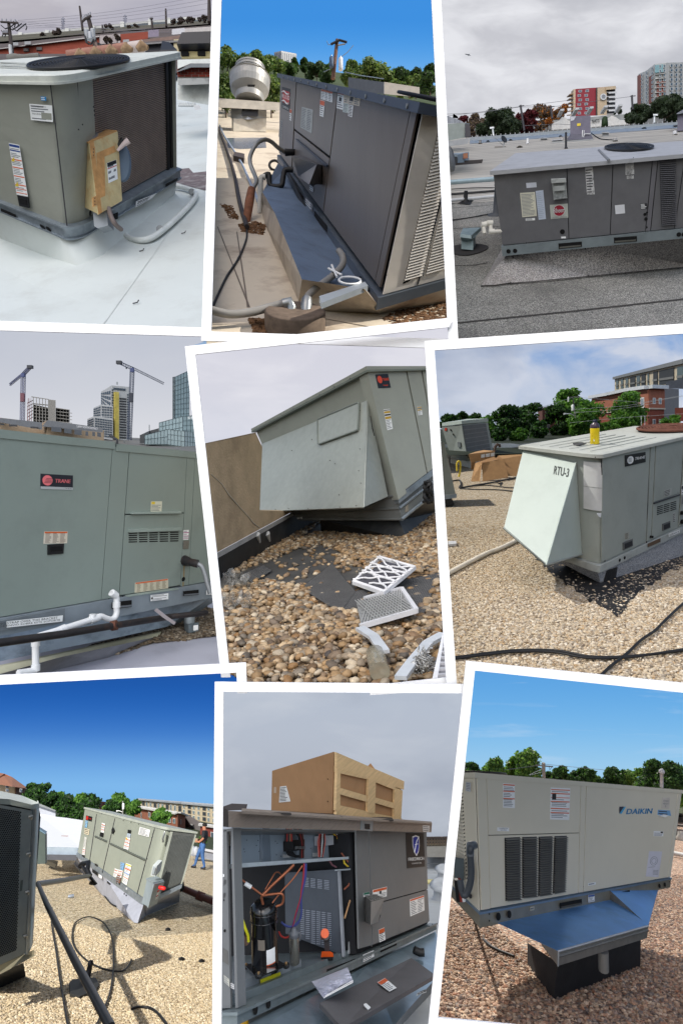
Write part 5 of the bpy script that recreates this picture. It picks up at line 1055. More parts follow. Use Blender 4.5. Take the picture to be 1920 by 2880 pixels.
 mb=MB();mb.rect(ff[0],0,0,.35,.95,.2,brk);mb.rect(ff[1],.4,0,.7,.75,.2,brk);mb.rect(ff[2],.15,0,1,.56,.2,brk);p.add('brick_facing',mb,tw)
 for r in range(8):
  for fi,cs in((0,(.5,)),(1,(.08,.74)),(2,(.3,.7)),(3,(.1,.26,.42,.58,.74))):
   for c in cs:window(p,ff[fi],c,.06+r*.115,c+(.2 if fi<3 else .08),.06+r*.115+.075,tw,Mat(80,100,112,ro=.2),Mat(206,206,204),o=.25)
  if r<7:p.add('balcony',MB().rect(ff[2],0,.045+r*.115,1,.055+r*.115,.5,Mat(204,202,198)),tw)
 p.add('glass_corner',MB().rect(ff[2],.0,.78,.75,.97,.3,Mat(120,160,166,ro=.15)),tw)
 gd=[leafmat('leaf_grey_green',70,84,62),leafmat('leaf_dull',56,68,50)];rd=[leafmat('leaf_crimson',110,42,50),leafmat('leaf_wine',84,38,44)];og=[leafmat('leaf_orange',178,112,44),leafmat('leaf_rust',146,92,52)];br=[leafmat('leaf_brown',122,104,84),leafmat('bare_twig',96,84,84)]
 for u,v0,v1,w,d,lm,lab in((455,860,668,150,48,gd,'tall grey green tree left of the red tree'),(400,860,712,200,44,gd,'broad dark green bush behind the left parapet'),(520,860,735,110,45,gd,'green bush in front of the red tree'),(620,820,690,150,52,rd,'crimson tree behind the pole'),(560,800,700,90,55,rd,'smaller crimson tree left of the pole'),(705,820,640,100,58,br+og[:1],'bare brown tree with a few orange leaves'),(738,800,655,50,60,og,'bright orange tree left of the far pole'),(790,790,672,80,62,og+br,'orange brown tree right of the far pole'),(837,740,637,46,64,og,'slim orange tree beside the red building'),(215,790,712,70,60,rd,'dark red bush near the metal roof'),(300,790,700,100,62,br,'bare brown tree at the left'),(268,850,742,60,50,br,'brown shrub beside the green grey unit'),(1450,780,590,220,50,gd,'large dark green tree before the tower'),(1310,780,640,150,52,gd,'dark tree left of the large one'),(1560,760,600,130,52,gd,'dark tree at the right edge beyond the pale roof'),(1242,760,690,60,55,gd,'small dark tree at the end of the shop'),(1170,700,668,60,80,gd,'small tree behind the shop roof')):
  a,b=z(u,v0,u,v1);tree(p,a[0],a[1],b[1],w*.4592,max(d,46),lm,lab,n=3600 if w>90 else 1800,leaf=.17 if w>90 else .14,lobes=11,twigs=12 if lm[0] is br[0]else 0,sparse=.25 if lm[0] is br[0]else 0)
 for i,(x0,y0,x1,y1,lab)in enumerate(((595,800,572,645,'dark utility pole leaning in front of the crimson tree'),(766,728,757,650,'utility pole with equipment among the orange trees'),(1258,672,1253,585,'utility pole left of the large dark tree'))):
  t=p.t('utility_pole',z.p(x0,y0,43),lab,'utility pole');p.add('pole',MB().tube([z.p(x0,y0,43),z.p(x1,y1,43)],.07,Mat(66,64,68),6),t);p.add('crossarm',MB().tube([z.p(x1-10,y1+5,43),z.p(x1+22,y1+2,43)],.03,Mat(66,64,68),5),t)
 mb=MB()
 for a in(z(90,700,330,690,570,652,900,610),z(90,715,570,655,760,655,1255,590),z(590,770,800,760,900,765)):mb.tube(PP(a,43),.012,Mat(120,120,126),4)
 p.add('power_lines',mb,label='thin power lines crossing to the leaning pole',cat='power lines',kind='stuff')
 ap=p.t('airplane',z.p(250,334,120),'small airliner flying low in the grey clouds','airplane');am=Mat(92,96,106);k=120/FPX*.4592;c=z.p(250,335,120);dx=V3((1,0,-.25)).normalized()
 p.add('fuselage',MB().tube([c+dx*t*k for t in(-19,-14,0,12,18)],[.3*k,2*k,2.4*k,2*k,.8*k],am,8),ap)
 for s_ in(-1,1):p.add('wing',MB().prism([c+dx*-3*k,c+dx*4*k,c+dx*9*k+V3((0,s_*12*k,3*s_*k)),c+dx*6*k+V3((0,s_*12*k,3*s_*k))],(0,0,.5*k),am),ap)
 p.add('tail_fin',MB().prism([c+dx*11*k,c+dx*17*k,c+dx*19*k+V3((0,0,7*k)),c+dx*16*k+V3((0,0,7*k))],(0,.4*k,0),WHITE),ap)
place3()
# PLACE 4: big green unit before the city
def place4():
 p=PL[4];z=Z(0,900,.4336);zt=Z(0,1000,.3571);U0=UN[4]
 U=Unit([U0.at(a,b,c)for c in(0,1)for b in(0,1)for a in(-1.45,1.5)]);f=U.face('front')
 green=Mat(138,150,144,ro=.42,var=.035,scale=1.5);gdark=Mat(116,132,126,ro=.4)
 dusty=M('ponded_roof',S(176,178,192),ro=.6,var=.06,scale=2,dark=S(146,146,158),dscale=1.5)
 grav=speckle('dark_gravel_bed',[S(70,60,50),S(110,96,80),S(50,42,36),S(140,128,112),S(84,72,58)],45)
 ground(p,'roof',[[(-40,1920),(660,1900),(640,1640),(520,1630),(-40,1800)]],dusty)
 bed=[z(240,2290,420,2245,560,2185,650,2150,760,2170,900,2125,1020,2080,1200,2085,1420,2030,1460,1900,1300,1860,1000,1960,900,2080,500,2230,300,2270)]
 ground(p,'gravel_bed',[z(240,2296,600,2190,1020,2090,1030,1990,600,2100),z(1010,2095,1440,2045,1460,1880,1000,1960)],grav,.01,kind='stuff')
 st=stonemat('river_gravel',[S(60,50,42),S(120,104,84),S(86,76,64),S(164,152,134),S(52,46,40)])
 stones(p,'gravel','brown pea gravel piled against the unit kerb',st,scatter(p,bed,26000,seed=5,dmax=14),.016,seed=6)
 th=p.t('rooftop_unit',U.at(.5,.5,0),'large sage green rooftop unit with a pink and black TRANE plate','air conditioner')
 X=lambda u,v:f.inv(*z(u,v))
 cb=X(675,1812)[1]
 mb=MB();U.box(mb,0,1,.02,1,cb,.99,INK);p.add('cabinet',mb,th)
 s1,s2,s3,s4=X(690,1300)[0],X(803,1300)[0],X(1190,1250)[0],X(1240,1300)[0]
 ym=X(980,1256)[1]
 for a,b,c,d,nm in((0,s1-.001,cb+.004,.97,'panel'),(s1+.001,s2-.0015,cb+.004,.97,'corner_panel'),(s2+.0015,s3-.001,ym+.004,.97,'upper_panel'),(s2+.0015,s3-.001,cb+.012,ym-.004,'lower_panel'),(s3+.001,s4-.001,cb+.004,.97,'narrow_panel'),(s4+.001,1,cb+.004,.97,'panel')):
  mb=MB();mb.rect(f,a,c,b,d,.02,green,-.008);p.add(nm,mb,th)
 sj=X(742,790)[0]
 mb=MB();U.box(mb,0,sj-.002,-.012,1,.955,1.0,green);p.add('top_cover',mb,th);mb=MB();U.box(mb,sj+.004,X(1262,830)[0],-.012,1,.945,.992,green);p.add('top_cover',mb,th);mb=MB();U.box(mb,X(1272,830)[0],1.0,-.012,1,.94,.985,green);p.add('top_cover',mb,th)
 p.add('lifting_lug',MB().tube([f.pt(z(742,800),.04),f.pt(z(742,775),.04),f.pt(z(739,752),-.05)],.012,INK,6),th)
 for q in((838,1250,1158,1244,12,'door_rail'),(822,1364,1160,1352,18,'rain_lip'),(808,1786,1140,1738,9,'door_sill')):
  mb=MB();u0,v0,u1,v1,h,nm=q;mb.plate(f,z(u0,v0+h/2,u1,v1+h/2,u1,v1-h/2,u0,v0-h/2),.035,Mat(150,164,158,ro=.4),.012);p.add(nm,mb,th)
 for i in range(5):
  x0=830+i*67;
  for k in range(5):
   y=1378+k*14-i*1.6;q=z(x0,y+8,x0+54,y+6,x0+54,y,x0,y+1);p.add('vent_slot',MB().plate(f,q,.003,HOLE,.012),th)
 sq=z(256,1094,466,1101,467,1007,258,995);sp=f.pxsub(sq,.013);mb=MB();mb.rect(sp,0,0,1,1,.003,Mat(40,42,52,ro=.4));mb.rect(sp,0,0,1,.17,.001,Mat(176,180,182),.003);cc=sp.at(.2,.58,.004)
 pink=Mat(236,122,128,ro=.5);mb.disc(cc,(sp.c[1]-sp.c[0])*.15,(sp.c[3]-sp.c[0])*.34,pink,sp.n*.002,32)
 for i in range(4):mb.rect(sp,.1+i*.02,.42+i*.09,.33,.445+i*.09,.001,Mat(40,42,52,ro=.4),.0065)
 text(mb,sp.sub(.42,.46,.9,.7),'TRANE',pink,.005,bold=.02,shear=.03);text(mb,sp.sub(.74,.06,.94,.12),'TM',INK,.005);p.add('brand_plate',mb,th,label='TRANE plate with pink disc on black')
 decal(p,f,z(276,1450,430,1446,434,1370,282,1370),th,bands=[(.86,.98,ORANGE)],rows=12,cols=3,base=Mat(214,206,190),ink=Mat(120,104,96),o=.013)
 decal(p,f,z(972,1242,1042,1242,1046,1175,974,1175),th,rows=7,base=Mat(208,208,188),o=.013,pic=(.05,.72,.35,.96,YEL));decal(p,f,z(868,1768,1086,1738,1086,1676,870,1702),th,bands=[(.86,.98,ORANGE)],rows=8,cols=5,base=Mat(206,200,178),ink=Mat(130,116,96),o=.013)
 pur=Mat(168,74,128);decal(p,f,z(1182,1424,1216,1424,1220,1360,1185,1362),th,bands=[(.7,.78,pur),(.36,.42,pur),(.12,.17,pur)],rows=6,o=.013)
 mb=MB();mb.plate(f,z(1180,1484,1216,1482,1220,1428,1184,1430),.006,Mat(110,108,100,ro=.8),.012);sp=f.pxsub(z(1180,1484,1216,1482,1220,1428,1184,1430),.019);[mb.rect(sp,.08,.08+i*.11,.92,.12+i*.11,.003,Mat(150,146,134))for i in range(8)];p.add('mesh_vent',mb,th)
 mb=MB();mb.plate(f,z(302,1520,402,1512,406,1448,302,1456),.012,RUBBER,.012);mb.plate(f,z(318,1498,392,1494,392,1464,318,1468),.004,HOLE,.024);p.add('recessed_handle',mb,th,label='black recessed handle')
 for x,y in((1184,1680),):p.add('knockout',MB().dot(f,z(x,y),6.5,.004,HOLE,.013,16),th)
 for pts in(((1190,1575),(1188,1668)),((1184,1698),(1183,1730))):mb=MB();a,b=pts;mb.plate(f,z(a[0]-4,a[1],a[0]+4,a[1],b[0]+3,b[1],b[0]-3,b[1]),.001,Mat(150,128,84,ro=.9),.012);p.add('rust_streak',mb,th)
 screws(p,f,z(1248,1034,1238,1200,1190,1243,1230,1365,1222,1528,1214,1690,345,1855,660,1806,705,1806,1225,1722,822,1415,862,1442,978,1438,1116,1430,998,1352,795,1790,838,1250),th,1.8,INK);screws(p,f,z(722,786,806,790),th,2.5)
# base rail
 mb=MB();U.box(mb,-.0,1.0,-.02,.9,-.12,cb-.002,Mat(132,142,150,ro=.6));p.add('base_rail',mb,th)
 for q in(z(698,1865,826,1852,826,1808,698,1822),z(1162,1782,1262,1775,1262,1742,1162,1752)):p.add('lifting_slot',MB().plate(f,q,.004,HOLE,.06),th);mb=MB();c=f.pxsub(q,.066);mb.rect(c,.03,.1,.97,.35,.004,Mat(110,116,122));p.add('slot_lip',mb,th)
 decal(p,f,z(0,1978,362,1940,366,1900,0,1938),th,rows=0,o=.09,txt=[('SHIPPING STRAP OVER THIS BRACKET',-.32,.55,.9,.9,INK),('FLEJE DE ENVIO SOBRE ESTE SOPORTE',-.3,.1,.95,.45,INK)],label='white bilingual shipping strap label');decal(p,f,z(948,1815,1063,1802,1063,1764,948,1776),th,rows=5,o=.065,pic=(.03,.3,.12,.6,INK));decal(p,f,z(1310,1775,1400,1768,1400,1738,1310,1745),th,rows=3,o=.065)
# curb adapter and kerb below
 kb=p.t('roof_kerb',p.g(*z(500,2200)),'sloping galvanised kerb adapter with cream trim under the green unit','roof kerb')
 cg=M('stained_galvanised',S(134,148,162),ro=.4,mt=.35,var=.15,scale=2,dark=S(82,92,104),dscale=2.2,damt=.8,stretch=(1,1,2));cream=Mat(186,184,160,ro=.6)
 A=[f.pt(q,.0)for q in z(-120,2010,400,1905,760,1850,1200,1800,1480,1765)];
 B=[P(*q,a[1]-.12)for q,a in zip(z(-120,2240,400,2130,760,2060,1080,1990,1180,1965),A)]
 p.add('adapter_side',MB().add(A+B,[(i,i+1,6+i,5+i)for i in range(4)],cg,False),kb)
 mb=MB();q=z(1085,1885,1370,1795,1370,1760,1080,1850);d_=[A[3][1]-.1,A[4][1],A[4][1],A[3][1]-.1];
 mb.prism([P(*s_,d)for s_,d in zip(z(1080,1990,1160,1915,1375,1838,1375,1770,1100,1820),(A[3][1]-.1,A[3][1]+.2,A[4][1],A[4][1],A[3][1]))],(0,.3,0),cg);p.add('duct_end',mb,kb)
 C_=[b+V3((0,-.05,0))for b in B[:4]]
 mb=MB();a=[P(*q,C_[i][1])for i,q in enumerate(z(-120,2275,400,2160,760,2085,1028,2030))];b_=[P(*q,C_[i][1]-.04)for i,q in enumerate(z(-120,2330,400,2185,760,2110,1028,2052))]
 mb.loft([a[0],a[3],b_[3],b_[0]],[v+V3((0,.1,0))for v in(a[0],a[3],b_[3],b_[0])],cream);p.add('cream_trim',mb,kb)
 lowp=p.gg(z(-120,2420,400,2262,700,2190,1030,2090))
 p.add('kerb_side',MB().add(b_+lowp,[(i,i+1,5+i,4+i)for i in range(3)],M('concrete_kerb',S(134,136,144),ro=.85,var=.12,scale=8)),kb)
 mb=MB();bb=[f.pt(z(-60,2010),.05),f.pt(z(388,1942),.05),f.pt(z(388,1860),.05),f.pt(z(-60,1945),.05)];mb.prism(bb,f.n*.02,Mat(110,118,124,ro=.5));p.add('strap_bracket',mb,kb)
 p.add('strap_arm',MB().prism([P(*q,A[2][1]-.25)for q in z(1000,1885,1018,1868,1090,1925,1142,1960,1130,1978,1060,1932)],(0,.06,0),Mat(138,132,136,ro=.5)),kb)
# pipes
 pv=Mat(224,226,228,ro=.4,var=.02);d0=A[2][1]-.2
 da=lambda x:float(np.interp(x,(-120,400,760,1200,1480),[a[1]for a in A]))-.3
 dr=p.t('condensate_drain',z.p(230,2200,d0-.5),'white plastic drain pipe with a running trap below the green unit','drain pipe')
 def seg(a,ds,r=.027,nm='pipe'):return cord(p,nm,None,None,[P(*q,da(q[0]/.4336))for q in a],r,pv,dr,12)
 seg(z(722,1772,745,1775,757,1800,757,1860,757,1900,745,1930,720,1942,690,1935,655,1922,620,1932,585,1945),[d0+.2,d0+.02]+[d0]*9,nm='trap');seg(z(590,1945,420,2000,250,2052),(d0,d0-.15,d0-.3));seg(z(240,2055,232,2080,233,2260),[d0-.3]*3);seg(z(232,2270,200,2278,120,2290),[d0-.3]*3)
 for a,b in(((757,1830),(757,1865)),((585,1948),(640,1928)),((385,2015),(425,1998)),((233,2075),(233,2115)),((233,2235),(233,2275)),((725,1768),(755,1790))):p.add('fitting',MB().tube([P(*z(*a),da(a[0])),P(*z(*b),da(b[0]))],.034,pv,12),dr)
 p.add('cleanout_tee',MB().tube([z.p(602,1935,da(602)),z.p(602,1908,da(602))],.03,pv,10),dr)
 bk=M('black_iron',S(44,42,44),ro=.5,mt=.2,var=.2,scale=12,dark=S(86,62,48),dscale=8,damt=.5)
 gl=p.t('gas_pipe',z.p(700,1990,d0),'long black iron gas pipe running past the kerb','gas pipe');d1=[da(x)-.15 for x in(-60,420,740,1100)]
 p.add('pipe',MB().tube(PP(z(-60,2102,420,2036,740,1982,1100,1925),d1),.032,bk,8),gl);p.add('union',MB().tube([z.p(722,1985,d1[2]),z.p(760,1978,d1[2])],.045,M('rusty_joint',S(96,60,46),ro=.8,var=.3,scale=20),8),gl);p.add('pipe_end',MB().tube([z.p(1095,1925,d1[3]),z.p(1290,1905,d1[3]+.2),z.p(1340,1898,d1[3]+.3)],.028,bk,8),gl)
 gc=p.t('gas_connector',f.pt(z(1190,1558)),'black gas stub with grey flexible connector drooping at right','gas pipe');p.add('stub',MB().tube([f.pt(z(1190,1558),.0),f.pt(z(1190,1560),.08),z.p(1240,1572,A[3][1]-.25),z.p(1285,1582,A[3][1]-.25)],[.06,.05,.04,.045],bk,10),gc)
 cord(p,'flexible_hose',None,None,[P(*q,A[3][1]-.25)for q in z(1280,1582,1310,1600,1330,1650,1345,1710,1365,1775)],.026,Mat(142,146,150,ro=.4,mt=.4),gc)
 vp=p.t('roof_support',p.g(*z(1240,2010)),'galvanised pipe support box in the gravel under the unit','pipe support');dv=p.gd(*z(1240,2020));mb=MB();pxbox(mb,[z.c(1195,1965,2020,dv),z.c(1225,1978,2030,dv-.2),z.c(1290,1960,2020,dv)],.3,Mat(128,140,148,ro=.45,mt=.3));p.add('box',mb,vp);p.add('post',MB().tube([z.p(1228,1965,dv),z.p(1228,1905,dv)],.06,Mat(150,158,162,mt=.4,ro=.4),10),vp)
 p.add('label_sticker',MB().prism(PP(z(1255,2015,1285,2010,1285,1978,1255,1982),dv-.15),(0,.01,0),WHITE),vp)
# ---- city
 sl=p.t('low_building',zt.p(500,600,70),'long low tan building with a grey roof band and lettering','building');tan=Mat(172,152,128);rfm=Mat(92,96,102)
 mb=MB();ff=pxbox(mb,[zt.c(-40,484,640,72),zt.c(335,528,660,75),zt.c(372,510,680,70),zt.c(820,590,720,76)],8,tan);p.add('wall',mb,sl)
 for i,q in enumerate((z(-20,632,275,664,275,712,-20,660),z(310,650,668,700,668,730,275,690))):p.add('roof_band',MB().prism(PP(q,69.5),(0,3,0),rfm),sl)
 for q in(z(335,722,400,728,400,698,335,692),z(418,732,466,738,466,708,418,702),z(484,742,532,748,532,715,484,710),z(556,750,574,752,574,724,556,722),z(600,752,618,755,618,728,600,726),z(632,756,656,760,656,732,632,728)):p.add('window',MB().prism(PP(q,69.3),(0,.2,0),Mat(64,70,78,ro=.6)),sl)
 for q in(z(60,690,115,692,115,680,60,676),z(0,680,30,684,30,672,0,668),z(200,702,250,706,250,694,200,690)):p.add('window',MB().prism(PP(q,69.3),(0,.2,0),Mat(44,46,50)),sl)
 lp=Patch(*PP(z(500,696,636,714,636,700,500,682),69.2));mb=MB();text(mb,lp,'LARRY NORTH DISTRICT',Mat(214,216,220),.02);p.add('lettering',mb,sl)
 conc=Mat(134,132,128,ro=.9);red=Mat(110,48,44,ro=.8)
 fb=p.t('unfinished_building',zt.p(330,520,105),'bare concrete tower frame under construction at the left','building')
 def slab(q,d,t,m,nm='floor_slab'):mb=MB();mb.prism(PP(q,d),(0,t,0),m);p.add(nm,mb,fb)
 slab(zt(382,540,442,540,440,352,380,345),104,6,conc,'core_wall')
 p.add('inner_wall',MB().prism(PP(zt(262,530,385,530,380,410,262,385),108),(0,4,0),Mat(70,68,70)),fb)
 for i in range(8):y0=352+i*25;slab(zt(262,y0+6-(3 if i==0 else 0),384,y0+18+0,384,y0+10,262,y0-2 if i else y0-30+30-4),104.5,6,conc)if i else slab(zt(248,328,384,348,384,342,248,321),104.5,1,conc)
 for i in range(6):x0,x1=262+i*24,268+i*24;slab(zt(x0,530,x1,530,x1,326+i*3.5,x0,326+i*3.5),104.2,.8,conc,'column')
 for i in range(9):x=216+(i % 3)*15;slab(zt(x,520,x+5,520,x+12-(i % 3)*2,335,x+7,338),105,.8,red,'red_column')if i<3 else slab(zt(216,372+(i-3)*28,262,350+(i-3)*26,262,356+(i-3)*26,216,379+(i-3)*28),105.4,4,red if i % 2 else conc)
 for i in range(5):y=410+i*26;slab(zt(442,y,550+(20 if i>0 else 0),y+16,550+(20 if i>0 else 0),y+21,442,y+6),104.5,6,conc)
 for i in range(5):x=450+i*24;slab(zt(x,525,x+5,526,x+5,412+i*3.5,x,411+i*3.5),105,.6,conc,'column')
 slab(zt(442,525,545,528,545,430,442,415),109,2,Mat(80,80,84),'inner_wall')
 ht=p.t('highrise_building',zt.p(900,650,110),'stepped highrise in cladding with a yellow hoist strip','building');wh=Mat(176,178,180);gl_=Mat(70,80,92,ro=.25);dk=Mat(52,54,58)
 mb=MB();f1=pxbox(mb,[zt.c(690,500,650,108),zt.c(745,476,650,106),zt.c(890,495,665,108)],6,wh);p.add('lower_wing',mb,ht)
 mb=MB();f2=pxbox(mb,[zt.c(738,412,500,110),zt.c(800,384,500,108),zt.c(890,395,500,109)],6,wh);p.add('middle_wing',mb,ht)
 mb=MB();f3=pxbox(mb,[zt.c(796,285,420,112),zt.c(880,235,660,109),zt.c(1028,248,670,112)],7,wh);p.add('tower',mb,ht)
 def grid(pt,cs,rs,x0,x1,y0,y1,fx=.7,fy=.6,m=gl_,nm='window'):
  for r in range(rs):
   for c in range(cs):
    xa=x0+(x1-x0)*c/cs;ya=y0+(y1-y0)*r/rs;mb=MB();mb.rect(pt,xa,ya,xa+(x1-x0)/cs*fx,ya+(y1-y0)/rs*fy,.06,m,.02);p.add(nm,mb,ht)
 grid(f1[0],4,8,.06,.98,.1,.95);grid(f1[1],7,8,.03,.98,.1,.95,.8);grid(f2[0],4,5,.05,.98,.05,.95);grid(f2[1],4,5,.03,.98,.05,.95,.8);grid(f3[0],5,8,.05,.98,.03,.95);grid(f3[1],1,19,.0,.1,.03,.95,.9);grid(f3[1],1,16,.42,.8,.03,.8,.95,.62,dk,'balcony_opening');grid(f3[1],2,19,.82,.99,.03,.88);grid(f3[1],4,1,.1,.75,.92,.97,.9,.8)
 p.add('yellow_strip',MB().rect(f3[1],.1,0,.31,.88,.5,M('yellow_hoist',S(182,166,84),ro=.7,var=.2,scale=.8)),ht,label='yellow wrapped hoist strip')
 grid(f3[1],2,19,.12,.31,.02,.87,.35,.3,Mat(130,112,30),'strip_mark')
 p.add('mast',MB().tube([zt.p(924,228,108),zt.p(924,208,108)],.15,STEEL,4),ht)
 gt=p.t('glass_tower',zt.p(1430,690,90),'blue green glass tower with stepped wings at the right','building');gls=M('curtain_glass',S(146,164,168),ro=.12,var=.14,scale=.35,spec=.8);ln=Mat(70,84,90)
 faces=[]
 for cols,nm in(([(1362,172,500,92),(1380,168,500,90),(1490,118,500,93)],'main_shaft'),([(1255,530,700,88),(1440,480,700,86),(1560,470,700,88)],'upper_wing'),([(1142,628,700,84),(1320,582,700,82),(1455,596,720,81),(1560,606,730,84)],'lower_wing')):
  mb=MB();fs=pxbox(mb,[zt.c(u,a,b,d)for u,a,b,d in cols],5,gls);p.add(nm,mb,gt);faces.append(fs)
 for fi,fs in enumerate(faces):
  for pt in fs:
   w=pt.w;h=pt.h;nc=max(1,round(w/.62));nr=max(2,round(h/.68))
   for c in range(nc+1):p.add('mullion',MB().rect(pt,c/nc,0,c/nc+.035/w,1,.04,ln,.01),gt)
   for r in range(nr+1):p.add('mullion',MB().rect(pt,0,r/nr,1,r/nr+.035/h,.045,ln,.01),gt)
 p.add('pale_panel',MB().prism(PP(zt(1190,692,1215,695,1215,660,1190,664),84.5),(0,-.1,0),Mat(214,206,170)),gt)  # plain cream coloured panel on the glass
 for x in(1482,1496,1508):p.add('white_letter',MB().prism(PP(zt(x,500,x+5,500,x+5,480,x,480),85.4),(0,.1,0),WHITE),gt)
 mb=MB();pxbox(mb,[zt.c(1102,625,690,92),zt.c(1175,612,690,92),zt.c(1178,592,690,93),zt.c(1252,572,690,93)],4,Mat(52,56,60,ro=.4));p.add('dark_building',mb,label='small near black building left of the glass tower',cat='building')
 p.add('antenna',MB().tube([zt.p(1177,590,93),zt.p(1177,545,93)],.08,STEEL,4),label='thin antenna on the small black building',cat='antenna')
 def lattice(name,parent,A,B,w,n,m,r=.1):
  mb=MB();ax=(B-A);s1_=ax.cross(V3((0,1,0))).normalized()*w;s2_=V3((0,w,0))
  cs=[(a*s1_+b*s2_)for a,b in((-.5,-.5),(.5,-.5),(.5,.5),(-.5,.5))]
  for c in cs:mb.tube([A+c,B+c],r,m,4)
  for i in range(n):
   q0,q1=A.lerp(B,i/n),A.lerp(B,(i+1)/n)
   for j in(0,1,2,3):mb.tube([q0+cs[j],q1+cs[(j+1) % 4]],r*.6,m,3)
  return p.add(name,mb,parent)
 for lab,base,top_,jib,cj,d,c1 in(('left of two tower cranes, jib pointing down left',(178,512),(186,150),((190,140),(80,230)),((186,148),(240,90)),100,Mat(96,100,130)),('right of two tower cranes, beside the stepped highrise',(1020,665),(1043,110),((1040,96),(1290,220)),((1048,104),(940,55)),96,Mat(80,88,108))):
  t=p.t('tower_crane',P(*zt(*base),d),lab,'crane','tower cranes over the building sites')
  lattice('mast',t,P(*zt(*base),d),P(*zt(*top_),d),.5,40 if base[0]>500 else 30,c1,.05);lattice('jib',t,P(*zt(*jib[0]),d),P(*zt(*jib[1]),d+4),.32,26,c1,.04);lattice('counter_jib',t,P(*zt(*cj[0]),d),P(*zt(*cj[1]),d-1),.4,8,c1,.06)
  mb=MB();c=P(*zt(*cj[1]),d-1);mb.hexa([c+V3((a,b,e))for e in(-.25,.25)for b in(-.3,.3)for a in(-.4,.4)],Mat(60,62,68));p.add('counterweight',mb,t);mb=MB();c=zt.p(top_[0],top_[1]+5,d-.8);mb.hexa([c+V3((a,b,e))for e in(-.3,.3)for b in(-.25,.25)for a in(-.25,.25)],Mat(70,80,120));p.add('cab',mb,t)
  mb=MB();c=P(*zt(base[0]+(2 if base[0]<500 else 14),330),d-.6);mb.hexa([c+V3((a,b,e))for e in(-.7,.7)for b in(-.2,.2)for a in(-.3,.3)],Mat(110,70,80)if base[0]<500 else Mat(50,54,66));p.add('climbing_collar',mb,t)
 p.add('hoist_hook',MB().tube([zt.p(997,90,96),zt.p(997,104,96)],.12,BLACK,5),label='tiny hook hanging under the right crane',cat='crane hook')
 p.add('street_ground',MB().poly(PP(zt(-60,760,1600,760,1600,670,-60,600),(60,60,130,130)),Mat(110,108,104)),kind=ST)
place4()
